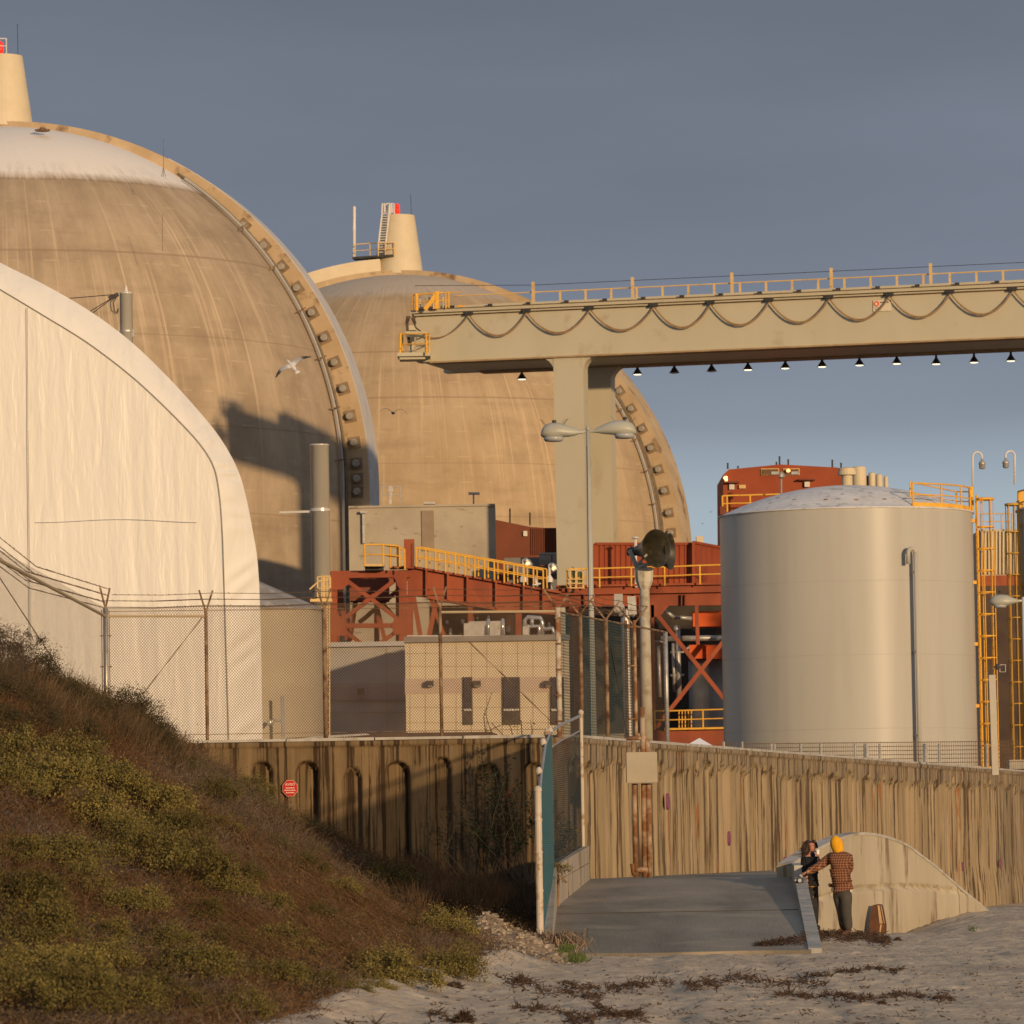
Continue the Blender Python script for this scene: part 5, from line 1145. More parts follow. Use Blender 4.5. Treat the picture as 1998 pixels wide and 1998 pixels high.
mb.build('tension_band', m_rust, fe)
mb = MB()
X = [fp[207], fp[403], fp[634], fp[860], fp[1090]]
for k, (dx, dy, dz) in enumerate(((.12, .1, .40), (.08, .07, .28), (.04, .04, .16), (-.04, -.03, .14), (-.08, -.06, .28))):
    barbs(mb, [(x+dx*(1 if x != X[-1] else 2), FYt+dy, ZF+dz-.02*(x == X[-1])) for x in X])
for k, (dx, dz) in enumerate(((.08, .52), (.05, .40), (.0, .27), (-.05, .17), (-.08, .44), (-.1, .30))): barbs(mb, [(fp[207]+dx, FYt, ZF+dz-.02), (fp[207]-.1+dx, 70, ZF+dz-.02)])
mb.build('barbed_wire', m_wire, fe)
# receding green-screened run
PY = [(99.28, 1090), (101.3, 1141), (103.7, 1190), (106.4, 1245), (109.7, 1305)]
rp_ = [(wpt(Y)-.27, Y) for Y, _ in PY]
for i, (x, y) in enumerate(rp_[1:]):
    last = i == 3
    fpost(x, y, ZW, ZF-.03-(.0 if not last else .05), .045 if i < 2 else .05, m_rust if i != 3 else m_galv, ((-.30, .0), (.30, .0)) if not last else (0,), .36)
mb = MB(); 
for i in (0, 1, 2, 3): a, b = rp_[i], rp_[i+1]; chain(mb, (a[0], a[1], 0), (b[0], b[1], 0), ZW+.03, ZF-.06, w=.008, pitch=.16)
mb.build('wire_mesh', m_mesh, fe)
mb = MB()
for i in range(4): a, b = rp_[i], rp_[i+1]; mb.tube([(a[0], a[1], ZF-.08), (b[0], b[1], ZF-.08)], .022, 6)
mb.build('top_rail', m_rust, fe)
mb = MB()
for dx, dz in ((-.28, .32), (-.2, .22), (-.12, .12), (.28, .32), (.2, .22), (.1, .12)): barbs(mb, [(x+dx, y, ZF+dz) for x, y in rp_[:4]])
mb.build('barbed_wire', m_wire, fe)
fb2 = thing('rusty_double_post', (rp_[3][0]-.12, rp_[3][1]-.3, ZW), 'pair of rusty fence posts left of the siren pole', 'post')
mb = MB(); 
for dx, m_ in ((-.12, 0), (.06, 0)): mb.tube([(rp_[3][0]-.05+dx, rp_[3][1]-.4, ZW-.02), (rp_[3][0]-.05+dx, rp_[3][1]-.4, ZF+.02)], .035, 8)
for z in (ZW+.5, ZW+1.6, ZW+2.4): mb.tube([(rp_[3][0]-.2, rp_[3][1]-.44, z), (rp_[3][0]+.05, rp_[3][1]-.44, z)], .018, 6)
mb.build('pipes', mat('rust_streaked_pipe', (.40, .29, .19), (.48, .37, .26), 3, stretch=(1, 1, .3), c3=(.22, .10, .045), s3=3, t3=.5), fb2)
def screen_mat(name, col, alpha, bands):
    m = bpy.data.materials.new(name); m.use_nodes = True; n = m.node_tree.nodes; l = m.node_tree.links; b = n['Principled BSDF']
    b.inputs['Base Color'].default_value = (*col, 1); b.inputs['Roughness'].default_value = .8
    t = n.new('ShaderNodeTexCoord'); w = n.new('ShaderNodeTexWave'); w.bands_direction = 'Z'; w.inputs['Scale'].default_value = bands; w.inputs['Distortion'].default_value = 1.0; w.inputs['Detail'].default_value = 2
    l.new(t.outputs['Object'], w.inputs['Vector']); r = n.new('ShaderNodeMapRange'); r.inputs[3].default_value = alpha-.22; r.inputs[4].default_value = min(1, alpha+.25); l.new(w.outputs['Fac'], r.inputs[0])
    l.new(r.outputs[0], b.inputs['Alpha']); return m
m_scr = screen_mat('green_windscreen', (.028, .055, .05), .50, 5.5)
def strip(pts_top, pts_bot, name, m, parent, fold=.02, n=14):
    P = []; 
    for j in range(n):
        t = j/(n-1)
        for i, (a, b) in enumerate(zip(pts_top, pts_bot)):
            p = Vector(a).lerp(Vector(b), t); p.y += fold*math.sin(i*1.7+j*.9); P.append(p)
    mb = MB(); mb.grid(P, n, len(pts_top)); return mb.build(name, m, parent)
def sub(a, b, n): return [Vector(a).lerp(Vector(b), i/n) for i in range(n+1)]
for i in (0, 1, 2):
    a, b = rp_[i], rp_[i+1]; T = sub((a[0]+.04, a[1], ZF-.08), (b[0]-.03, b[1], ZF-.08), 10); B = sub((a[0]+.04, a[1], ZW+.03), (b[0]-.03, b[1], ZW+.03), 10); strip(T, B, 'windscreen', m_scr, fe, .03)
mb = MB(); mb.tube([(rp_[0][0]+.3, rp_[0][1]+.5, ZW), (rp_[1][0]-.15, rp_[1][1]-.2, ZF-.8)], .01, 4); mb.tube([(rp_[2][0]+.1, rp_[2][1]+.1, ZF-.6), (rp_[3][0]-.15, rp_[3][1]-.2, ZW)], .012, 4); mb.build('brace_wire', m_cable, fe)
# green fence beside the ramp
gf = thing('green_screened_fence', (.9, 88, 0), 'teal windscreen fence beside the ramp with white pipe posts', 'fence')
fA = [(80., .36, 2.5, .12), (81.5, .40, 2.86, .4), (84.3, .49, 3.37, .75), (87, .57, 3.58, 1.02), (90, .64, 3.68, 1.34)]
fB = [(90, .64, 3.70, 1.36), (92.5, .83, 3.86, 1.47), (95, 1.04, 4.0, 1.58), (97.0, 1.22, 4.12, 1.67)]
m_teal = screen_mat('teal_windscreen', (.02, .13, .15), .95, 9); m_tealb = screen_mat('teal_windscreen_sheer', (.009, .017, .012), .70, 9)
strip([(x, y, z) for y, x, z, b in fA], [(x, y, b) for y, x, z, b in fA], 'windscreen', m_teal, gf, .01); strip([(x, y, z-.28) for y, x, z, b in fB], [(x, y, b) for y, x, z, b in fB], 'windscreen', m_tealb, gf, .01)
mb = MB()
for (y0, x0, z0, b0), (y1, x1, z1, b1_) in zip(fB[:-1], fB[1:]): chain(mb, (x0, y0, 0), (x1, y1, 0), (b0+b1_)/2, (z0+z1)/2, w=.008, pitch=.16)
mb.build('wire_mesh', m_mesh, gf)
m_wpost = mat('flaking_white_pipe', (.48, .42, .34), (.60, .53, .44), 3, stretch=(1, 1, .3), rough=.6, c3=(.34, .22, .12), s3=5, t3=.58, w3=.05)
mb = MB(); mb.tube([(.33, 79.7, -.1), (.33, 79.7, 2.58)], .055, 12); mb.lathe((.33, 79.7, 2.56), [(.065, 0), (.06, .05), (.02, .08)], 12)
for z in (.4, 1.0, 1.6, 2.1): mb.lathe((.33, 79.7, z), [(.062, 0), (.062, .03)], 12)
mb.build('near_post', m_wpost, gf)
mb = MB(); mb.tube([(1.24, 97.05, 1.6), (1.24, 97.05, 4.2)], .036, 10); mb.lathe((1.24, 97.05, 4.18), [(.05, 0), (.05, .05), (.02, .08)], 10); mb.build('far_post', m_wpost, gf)
mb = MB()
for y, x, z, b in fA[1:]: mb.lathe((x-.04, y, z), [(.02, -.05), (.05, 0), (.055, .04), (.03, .09), (.01, .1)], 10); mb.tube([(x-.04, y, b), (x-.04, y, z)], .025, 6)
mb.build('middle_post', m_wpost, gf)
mb = MB(); mb.tube([(x, y, z) for y, x, z, b in fA], .02, 6); mb.tube([(x, y, z+.02) for y, x, z, b in fB], .028, 6); mb.tube([(x, y, z-.26) for y, x, z, b in fB], .016, 6); mb.build('top_rail', m_galv, gf)

# ------------------------------------------------------------------ box on pipes
pbx = thing('junction_box_stand', (at(1252, 1700, 97.6).x, 97.6, 1.0), 'square cream metal box on rusty twin pipes in front of the seawall', 'electrical box')
YB = 97.6; m_rp = MATS['rust_streaked_pipe']
mb = MB()
for px, w, y0 in ((1236, .045, 1446), (1253, .075, 1380), (1263, .05, 1440)): mb.tube([at(px+5*(1-0), 1712, YB), at(px, y0, YB)], w if px != 1253 else .05, 10)
mb.tube([at(1222, 1441, YB), at(1262, 1440, YB)], .04, 8); mb.tube([at(1238, 1697, YB), at(1264, 1698, YB)], .06, 8); mb.tube([at(1234, 1685, YB), at(1238, 1708, YB)], .05, 8); mb.build('pipes', m_rp, pbx, smooth=True)
a = at(1222, 1529, YB-.2); b = at(1282, 1467, YB-.2)
mb = MB(); bm = bmesh.new(); bmesh.ops.create_cube(bm, size=1); bmesh.ops.scale(bm, vec=(b.x-a.x, .22, b.z-a.z), verts=bm.verts); bmesh.ops.bevel(bm, geom=[e for e in bm.edges], offset=.02, segments=3, affect='EDGES'); bmesh.ops.translate(bm, vec=((a.x+b.x)/2, YB-.15, (a.z+b.z)/2), verts=bm.verts)
bm.verts.ensure_lookup_table(); mb.add([v.co for v in bm.verts], [[v.index for v in f.verts] for f in bm.faces]); bm.free(); bxo = mb.build('box', mat('box_paint', (.36, .31, .23), (.41, .36, .27), 2, rough=.5, c3=(.42, .34, .24), s3=3, t3=.6), pbx)
mb = MB(); mb.box((a.x+.01, YB-.275, a.z+.012), (b.x-.01, YB-.262, b.z-.012)); mb.build('box_door', MATS['box_paint'], bxo)

# ------------------------------------------------------------------ red octagonal notice
YS = 98.90; c = at(566, 1538, YS)
sg_ = thing('octagonal_notice', (c.x, YS, c.z-.17), 'small red octagonal AVISO notice on the seawall above the bushes', 'sign')
mb = MB(); rr = .158; 
oct_ = lambda r_, y: [Vector((c.x+r_*math.cos(math.pi/8+k*math.pi/4), y, c.z+r_*1.08*math.sin(math.pi/8+k*math.pi/4))) for k in range(8)]
mb.prism(oct_(rr, YS), (0, .012, 0)); mb.build('border', mat('notice_border', (.60, .32, .26)), sg_)
mb = MB(); mb.prism(oct_(rr*.93, YS-.006), (0, .005, 0)); mb.build('face', mat('notice_red', (.48, .012, .010), (.54, .016, .012), 3, rough=.5), sg_)
cu = bpy.data.curves.new('t', 'FONT'); cu.body = 'AVISO'; cu.size = .066; cu.align_x = 'CENTER'; cu.extrude = .001; cu.offset = .0012
ot = bpy.data.objects.new('t', cu); COL.objects.link(ot); bpy.context.view_layer.update()
me = bpy.data.meshes.new_from_object(ot.evaluated_get(bpy.context.evaluated_depsgraph_get())); bpy.data.objects.remove(ot)
o = bpy.data.objects.new('lettering', me); COL.objects.link(o); o.parent = sg_; me.transform(Matrix.Rotation(math.pi/2, 4, 'X')); me.transform(Matrix.Translation((0, -.009, .17+.052))); me.materials.clear(); me.materials.append(mat('notice_letters', (.72, .55, .45))); WL[o.name] = WL[sg_.name]
mb = MB()
for y, w in ((.005, .085), (-.04, .11), (-.085, .08)):
    x = -w
    while x < w-.008:
        l_ = random.uniform(.012, .03); mb.box((c.x+x, YS-.009, c.z+y-.010), (c.x+min(x+l_, w), YS-.007, c.z+y+.010)); x += l_+.005
mb.build('small_print', MATS['notice_letters'], sg_)
# wall board leaning
bd = thing('wooden_panel', (at(1711, 1830, 99.9).x, 99.9, -.2), 'dark brown arched wooden panel leaning on the humped wing wall', 'wooden panel')
YK = 99.6
def bpx(x, y, dy=0): t = (1830-y)/65.; return at(x, y, YK+dy+.35*t)
mb = MB(); mb.prism([bpx(x, y) for x, y in ((1697, 1836), (1697, 1795), (1700, 1778), (1703, 1766), (1712, 1764), (1718, 1765), (1722, 1782), (1726, 1805), (1725, 1836))], (.05, .12, 0)); mb.build('panel', mat('dark_wood', (.075, .03, .012), (.13, .055, .022), 3, stretch=(1, 1, .3), rough=.6), bd)
mb = MB(); mb.prism([bpx(x, y, -.02) for x, y in ((1712, 1766), (1716, 1767), (1722, 1802), (1716, 1802))], (.0, .02, 0)); mb.prism([bpx(x, y, -.02) for x, y in ((1717, 1804), (1721, 1804), (1718, 1819), (1716, 1818))], (.0, .02, 0)); mb.prism([bpx(x, y, -.01) for x, y in ((1718, 1766), (1720, 1768), (1726, 1800), (1725, 1802))], (.0, .02, 0)); mb.build('sunlit_strip', mat('sunlit_wood', (.42, .28, .14), (.5, .34, .18), 4), bd)  # sunlight on the board's right side, put into the colour of these strips

# ------------------------------------------------------------------ lamp posts, siren
m_lamp = mat('lamp_housing', (.36, .36, .30), (.42, .42, .36), 2, rough=.45, spec=.5); m_lens = mat('frosted_lens', (.36, .37, .37), (.42, .43, .43), 2, rough=.2, spec=.6)
m_pole = mat('grey_pole', (.34, .345, .31), (.42, .42, .38), 3, stretch=(1, 1, .3), rough=.5)
def cobra(root, secs, Y, lens, seed=0):
    rows = []
    for x, zt_, zb_, w in secs:
        a = at(x, (zt_+zb_)/2, Y); hh = (zb_-zt_)*Y/F/2
        zmid = a.z - hh*.25
        for k in range(16):
            t = 2*math.pi*k/16; s_ = math.sin(t); h_ = (a.z+hh-zmid) if s_ > 0 else (zmid-(a.z-hh)); rows.append((a.x, Y+w/2*math.cos(t), zmid+h_*s_))
        rows.append(rows[-16])
    mb = MB(); mb.grid(rows, len(secs), 17); n_ = len(secs); mb.add(rows[:16], [tuple(range(16))]); mb.add(rows[(n_-1)*17:(n_-1)*17+16], [tuple(range(16))[::-1]]); hd = mb.build('lamp_head', m_lamp, root, smooth=True)
    cx_, cy0, hw, dpt = lens; c = at(cx_, cy0, Y); s_ = Y/F; r_ = hw*s_; mb = MB()
    mb.lathe((c.x, Y, c.z), [(r_, 0), (r_*.99, -dpt*s_*.45), (r_*.85, -dpt*s_*.9), (r_*.5, -dpt*s_), (.01, -dpt*s_)], 20); mb.build('lens', m_lens, hd, smooth=True)
    mb = MB(); mb.tube([(c.x+.02, Y, c.z+.34), (c.x+.02, Y, c.z+.40)], .05, 8)
    for k in range(9 if seed == 0 else 3):
        t = random.uniform(0, 2*math.pi); mb.tube([(c.x+.02+.2*math.cos(t), Y+.12*math.sin(t), c.z+.27), (c.x+.02+.34*math.cos(t), Y+.2*math.sin(t), c.z+.27+.16)], .0035, 3)
    mb.build('photocell_spikes', m_dark, hd)
LY = 120.; p0 = at(1158, 1445, LY); lp = thing('double_lamp_post', (p0.x, LY, GZ), 'tall grey lamp post with two cobra heads in front of the gantry leg', 'street lamp')
mb = MB(); tp = at(1147, 833, LY); mb.tube([(tp.x+.008, LY, GZ), (tp.x, LY, tp.z-.1)], [.085, .048], 14); mb.lathe((tp.x, LY, tp.z-.1), [(.055, 0), (.055, .08), (.03, .12)], 10)
mb.build('pole', m_pole, lp, smooth=True)
mb = MB(); mb.tube([at(1138, 853, LY), at(1154, 853, LY)], .02, 6); mb.tube([at(1130, 842, LY), at(1147, 841, LY), at(1163, 841, LY)], .035, 8); mb.tube([at(1147, 870, LY-.07), at(1150, 1140, LY-.08), at(1155, 1440, LY-.10)], .012, 5); mb.build('bracket_arm', m_lamp, lp)
cobra(lp, [(1055, 846, 850, .1), (1058, 836, 853, .28), (1064, 829, 854, .38), (1075, 824.5, 855, .42), (1090, 824.5, 854, .42), (1100, 828, 853, .36), (1112, 832, 852, .28), (1122, 835, 850, .2), (1129, 839, 847, .12), (1141, 841, 845, .07)], LY, (1080, 853, 20, 9))
cobra(lp, [(1157, 840, 844, .07), (1166, 834, 845, .14), (1178, 828, 847, .24), (1190, 823, 848, .34), (1205, 820, 849, .42), (1222, 820, 849, .42), (1233, 825, 848, .36), (1239, 833, 848, .26), (1241.5, 842, 846, .1)], LY, (1218, 847, 20, 9), 1)
lq = thing('lamp_post', (at(1999, 1400, 140).x, 140, GZ), 'lamp post at the right edge with one pale cobra head pointing left', 'street lamp')
mb = MB(); q = at(1998.5, 1165, 140); mb.tube([(q.x, 140, GZ), (q.x, 140, q.z)], .075, 12); mb.build('pole', m_wht, lq, smooth=True); mb = MB(); mb.tube([at(1988, 1172, 140), q-Vector((0, 0, .1))], .03, 6); mb.build('bracket_arm', m_wht, lq)
cobra(lq, [(1932, 1172, 1176, .1), (1935, 1165, 1181, .26), (1942, 1161, 1184, .36), (1953, 1159.5, 1184, .42), (1966, 1161, 1182, .38), (1974, 1165, 1179, .28), (1985, 1169, 1176, .14), (1990, 1171, 1175, .08)], 140, (1951, 1181, 13, 5), 1)
wp = thing('camera_post', (at(1944, 1490, 140).x, 140, GZ), 'square cream post with a small camera near the right edge', 'post')
mb = MB(); a = at(1935.5, 1317, 140); mb.beam((a.x+.03, 140, GZ), (a.x, 140, a.z), .18, .18, up=(0, 1, 0)); mb.build('post', mat('cream_post', (.44, .40, .33), (.5, .46, .38), 2), wp); mb = MB(); mb.beam(at(1928, 1315, 140), at(1938, 1314, 140), .06, .06); mb.beam(at(1940, 1303, 140), at(1950, 1300, 140), .1, .1); mb.beam(at(1934, 1318, 140), at(1936, 1306, 140), .08, .08); mb.tube([at(1944, 1301, 140), at(1951, 1300, 140)], [.09, .06], 8); mb.build('camera_mount', m_dark, wp)
mb = MB(); c = [at(x, y, 140) for x, y in ((1951, 1297), (1962, 1297), (1962, 1311), (1951, 1311), (1951, 1297))]; mb.tube(c, .012, 5); mb.build('wire_frame', m_galv, wp)
SY = 114.; sp = at(1258, 1148, SY); sr = thing('siren_pole', (at(1263, 1440, SY).x, SY, GZ), 'concrete siren pole with two dark horn loudspeakers', 'siren')
mb = MB(); mb.tube([(at(1262, 1420, SY).x, SY, GZ), (sp.x, SY, sp.z)], [.135, .105], 16); mb.build('pole', mat('siren_pole_paint', (.46, .42, .31), (.54, .49, .38), 3, stretch=(1, 1, .4), rough=.7, c3=(.32, .26, .17), s3=3, t3=.6), sr, smooth=True)
mb = MB(); z0 = at(1257, 1152, SY).z; mb.lathe((at(1257, 1130, SY).x, SY, z0), [(.10, 0), (.14, .08), (.19, .2), (.20, .35), (.205, .50), (.19, .51)], 8); mb.build('battery_housing', mat('housing_paint', (.50, .46, .36), (.60, .55, .45), 4, rough=.6, c3=(.38, .33, .25), s3=5, t3=.58), sr)
m_horn = mat('dark_olive_horn', (.024, .021, .012), (.045, .04, .024), 4, rough=.45, spec=.5, c3=(.08, .06, .03), s3=7, t3=.62)
def horn(apex, az, R0, Lh, r0=.055):
    d = Vector((math.sin(az), -math.cos(az), 0)).normalized(); apex = Vector(apex); s_ = d.cross(Vector((0, 0, 1))).normalized(); u_ = Vector((0, 0, 1)); rows = []
    prof = [(0, r0), (.1, r0*1.3), (.3, R0*.30), (.5, R0*.45), (.7, R0*.66), (.85, R0*.84), (.96, R0*.97), (1, R0), (1.0, R0*1.02), (.985, R0*.98), (.85, R0*.80), (.7, R0*.62), (.5, R0*.42), (.3, R0*.26), (.22, R0*.08)]
    for t, r_ in prof:
        for k in range(33): a = 2*math.pi*k/32; rows.append(apex+d*(Lh*t)+s_*(r_*math.cos(a))+u_*(r_*math.sin(a)))
    mb = MB(); mb.grid(rows, len(prof), 33); h = mb.build('horn', m_horn, sr, smooth=True)
    mb = MB(); mb.tube([apex-d*.14, apex-d*.02, apex+d*.04], [.06, .085, .07], 12); mb.build('horn_driver', m_dark, h, smooth=True); return d
c1 = at(1281, 1070, SY-.55); az1 = R(40); d1 = Vector((math.sin(az1), -math.cos(az1), 0)); horn(c1-d1*.80, az1, .42, .80)
c2 = at(1308, 1076, SY+.1); az2 = R(72); d2 = Vector((math.sin(az2), -math.cos(az2), 0)); horn(c2-d2*.86, az2, .405, .86)
mb = MB(); mb.beam(at(1228, 1073, SY), at(1243, 1107, SY), .10, .05); mb.beam(at(1243, 1105, SY), at(1262, 1107, SY), .16, .3, up=(0, 1, 0)); mb.tube([at(1245, 1107, SY-.2), at(1268, 1098, SY-.3)], .03, 6); mb.tube([at(1264, 1102, SY), at(1300, 1098, SY)], .03, 6); mb.beam(at(1242, 1104, SY-.1), at(1262, 1082, SY-.2), .05, .1); mb.build('horn_bracket', m_lamp, sr)
# cctv pair
cc = thing('camera_pole', (at(1225, 1440, 112).x, 112, GZ), 'metal camera pole with two box cameras behind the green screen', 'security camera')
mb = MB(); mb.tube([(at(1225, 1300, 112).x, 112, GZ), at(1220, 1205, 112)], .1, 10); mb.tube([at(1208, 1200, 112), at(1222, 1192, 112), at(1238, 1202, 112)], .05, 8); mb.tube([at(1222, 1205, 112), at(1222, 1188, 112)], .08, 8); mb.build('pole', m_galv, cc)
mb = MB(); mb.beam(at(1198, 1177, 112), at(1215, 1177, 112), .16, .4, up=(0, 0, 1)); mb.beam(at(1202, 1188, 112), at(1218, 1184, 112), .1, .2); mb.build('camera_housing', m_gbld, cc); mb = MB(); mb.beam(at(1225, 1182, 112), at(1241, 1181, 112), .17, .4, up=(0, 0, 1)); mb.build('camera_housing', m_galv, cc)
# low fence in front of the large tank
lf = thing('yard_fence', (at(1640, 1480, 190).x, 190, GZ), 'low wire fence in front of the large tank just above the seawall', 'fence')
mb = MB()
for x in (1412, 1448, 1505, 1511, 1562, 1601, 1668, 1690, 1716, 1805, 1832, 1925): mb.tube([(at(x, 1500, 190).x, 190, GZ), at(x, 1447 if x < 1500 else 1451, 190)], .05 if x not in (1690, 1805) else .1, 6)
mb.build('post', m_galv, lf)
mb = MB(); y0 = at(1700, 1452, 190).z
for i in range(6): mb.tube([at(1396, 1452+i*8, 190), at(1998, 1446+i*8, 190)], .012, 4)
for i in range(140): x = 1396+i*4.3; mb.tube([(at(x, 1450, 190).x, 190, GZ+.5), at(x, 1450-(x-1396)*.008, 190)], .008, 3)
mb.build('wire', m_mesh, lf)
mb = MB(); slab(mb, 1970, 1482, 2040, 1500, 195, 1); mb.build('x', m_cap)
o = bpy.data.objects['x']; o.name = 'equipment_case'; tag(o, 'grey equipment case low beside the post at the right edge', 'case')
# ------------------------------------------------------------------ vegetation
def hill_hit(px, py):
    d = _f + _rr*((px-999)/F) + _uu*((999-py)/F)
    Y = np.arange(30, 99.0, .12); X = CP.x+d.x/d.y*Y; Z = CP.z+d.z/d.y*Y; h = hzf(X, Y); k = np.where(Z <= np.maximum(h, 0))[0]
    if len(k) == 0: return None
    return Vector((X[k[0]], Y[k[0]], max(h[k[0]], 0)))
def twigs(B, D, Ln, w, bend):         # arrays -> quads
    n = len(B); vd = np.array([0., 1., 0.]); s = np.cross(D, vd); s /= (np.linalg.norm(s, axis=1, keepdims=True)+1e-6)
    a = rng.uniform(-.8, .8, (n, 1)); s = s*np.cos(a)+np.cross(D, s)*np.sin(a); s = s*w[:, None]/2
    M_ = B+D*Ln[:, None]*.5+bend*.25; T = B+D*Ln[:, None]+bend
    q = np.stack([B-s, B+s, M_+s*.8, M_-s*.8, M_-s*.8, M_+s*.8, T+s*.3, T-s*.3], 1); return q.reshape(-1, 3)
def leaves(C, sz, asp=.55):
    n = len(C); a = rng.normal(size=(n, 3)); a /= np.linalg.norm(a, axis=1, keepdims=True); b = np.cross(a, rng.normal(size=(n, 3))); b /= np.linalg.norm(b, axis=1, keepdims=True)
    a = a*sz[:, None]/2; b = b*sz[:, None]/2*asp
    return np.stack([C-a, C-b, C+a, C+b], 1).reshape(-1, 3)
m_tw1 = mat('red_brown_twigs', (.066, .036, .019), (.145, .083, .042), .55, island=.45, rough=.9, spec=.1, lo=.3, hi=.7)
m_tw2 = mat('grey_brown_twigs', (.075, .054, .040), (.15, .11, .082), .6, island=.45, rough=.9, spec=.1)
m_sb = mat('saltbush_leaves', (.095, .082, .026), (.215, .172, .052), 5, objrand=.42, island=.28, rough=.8, spec=.15, lo=.3, hi=.7)
m_sb2 = mat('olive_leaves', (.085, .080, .035), (.16, .14, .065), 4, objrand=.25, island=.28, rough=.8, spec=.15)
m_db = mat('dark_bush_leaves', (.035, .032, .014), (.075, .062, .028), 4, island=.5, rough=.8, spec=.15)
# ground scrub: sampled over the visible part of the slope
def sample(n, ymin=33, ymax=98.7):
    Y = rng.uniform(ymin**1.6, ymax**1.6, n*2)**(1/1.6); k = rng.uniform(-.106, .010, n*2); X = k*Y; d = np.interp(Y, *XT)-X; ok = d > .12; X = X[ok][:n]; Y = Y[ok][:n]; return X, Y, hzf(X, Y)
for nm, m_, seed, n, lab in (('dry_brush', m_tw1, 71, 9000, 0), ('grey_brush', m_tw2, 73, 6500, 0)):
    X, Y, Z = sample(n*2); msk = fbm(X*.55, Y*.35, 77); keep = (msk < .50) if nm == 'dry_brush' else (msk >= .45); X, Y, Z = X[keep], Y[keep], Z[keep]
    per = 17; nB = len(X); hgt = (.05+.27*fbm(X*.9, Y*.6, seed))*np.interp(Y, [40, 80], [.7, 1])
    B = np.repeat(np.stack([X, Y, Z], 1), per, 0)+rng.normal(0, 1, (nB*per, 3))*[.16, .16, .03]
    D = rng.normal(0, 1, (nB*per, 3))*[.55, .5, .25]+[-.25, -.12, .65]; D /= np.linalg.norm(D, axis=1, keepdims=True); Ln = np.repeat(hgt, per)*rng.uniform(.5, 1.25, nB*per)
    bend = rng.normal(0, 1, (nB*per, 3))*[.06, .06, .03]+[.03, 0, -.02]
    o = big(nm, twigs(B, D, Ln, rng.uniform(.006, .013, nB*per), bend), 4, m_); tag(o, kind='stuff')
# fine seed heads / dead leaf litter on the brush
X, Y, Z = sample(16000); nB = len(X); hg = .04+.26*fbm(X*.9, Y*.6, 71)
C = np.repeat(np.stack([X, Y, Z+hg], 1), 9, 0)+rng.normal(0, 1, (nB*9, 3))*[.17, .17, .12]
o = big('dead_leaf_scrub', leaves(C, rng.uniform(.012, .034, nB*9), .6), 4, mat('dead_leaves', (.065, .045, .022), (.13, .092, .042), .7, island=.5, rough=.9, spec=.1)); tag(o, kind='stuff')
def bush_mesh(name, Rr, nl, nleaf, leafsz, m, flat=.6, seed=0, spread=.17, asp=.55):
    r_ = np.random.default_rng(seed); C = []
    for i in range(nl):
        a = r_.uniform(0, 2*math.pi); u_ = r_.uniform(0, 1)**.5; e_ = r_.uniform(.15, 1)
        c = np.array([math.cos(a)*u_*Rr, math.sin(a)*u_*Rr, Rr*flat*math.sqrt(max(.05, 1-u_*u_))*e_**.4*r_.uniform(.7, 1.15)])
        k = int(nleaf*r_.uniform(.5, 1.4)); C.append(c+r_.normal(0, 1, (k, 3))*Rr*spread*r_.uniform(.6, 1.2)*np.array([1, 1, .8]))
    C = np.concatenate(C); C = C[C[:, 2] > -.05]
    V = leaves(C, rng.uniform(leafsz*.6, leafsz*1.35, len(C)), asp)
    root = thing(name, (0, 0, 0), None, None); o = big('foliage', V, 4, m, root)
    n_ = 40; B = np.zeros((n_, 3))+r_.normal(0, .05, (n_, 3))*[1, 1, 0]; D = r_.normal(0, 1, (n_, 3))*[.8, .8, .2]+[0, 0, .7]; D /= np.linalg.norm(D, axis=1, keepdims=True)
    big('stems', twigs(B, D, np.full(n_, Rr*.9), np.full(n_, .014), r_.normal(0, .03, (n_, 3))), 4, m_tw1, root); return root
protos = {'s': [bush_mesh('saltbush', .55, 44, 150, .033, m_sb, .95, 5, .13), bush_mesh('saltbush', .62, 52, 150, .035, m_sb, .8, 6, .12), bush_mesh('saltbush', .42, 34, 140, .030, m_sb, 1.15, 7, .14)],
          'o': [bush_mesh('olive_shrub', .6, 44, 130, .028, m_sb2, .65, 8, .13), bush_mesh('olive_shrub', .5, 36, 130, .026, m_sb2, .8, 9, .14)],
          'd': [bush_mesh('dark_bush', .62, 54, 150, .024, m_db, 1.0, 10, .12), bush_mesh('dark_bush', .5, 44, 150, .022, m_db, 1.2, 11, .13)]}
used = set()
def put(kind, px, py, sc, lab=None, group=None, cat='shrub', sink=.1, pos=None):
    p = pos or hill_hit(px, py)
    if p is None: return
    pr = random.choice(protos[kind])
    if pr.name in used: r_ = sk_tree(pr)
    else: r_ = pr; used.add(pr.name)
    r_.location = (p.x, p.y, p.z-sink*sc); WL[r_.name] = Vector(r_.location); r_.rotation_euler = (0, 0, random.uniform(0, 6.28)); r_.scale = (sc, sc, sc*random.uniform(.85, 1.1))
    tag(r_, lab, cat, group); return r_
G1 = 'saltbushes scattered over the slope'; L1 = 'yellow green saltbush among others on the brown slope'
named = {(770, 1735): 'yellow green saltbush at the lower right of the slope, above the dry hollow', (868, 1815): 'saltbush at the foot of the slope beside the rubble bank', (880, 1905): 'saltbush where the slope meets the sand, left of the wrack line', (770, 1925): 'broad saltbush on the sand edge at the bottom of the slope', (560, 1860): 'yellow green saltbush in the middle of the long brown grass'}
for (px, py), l_ in named.items(): put('s', px, py+22, {770: 1.0, 868: .8, 880: .75}.get(px, .9), l_, sink=-.1)
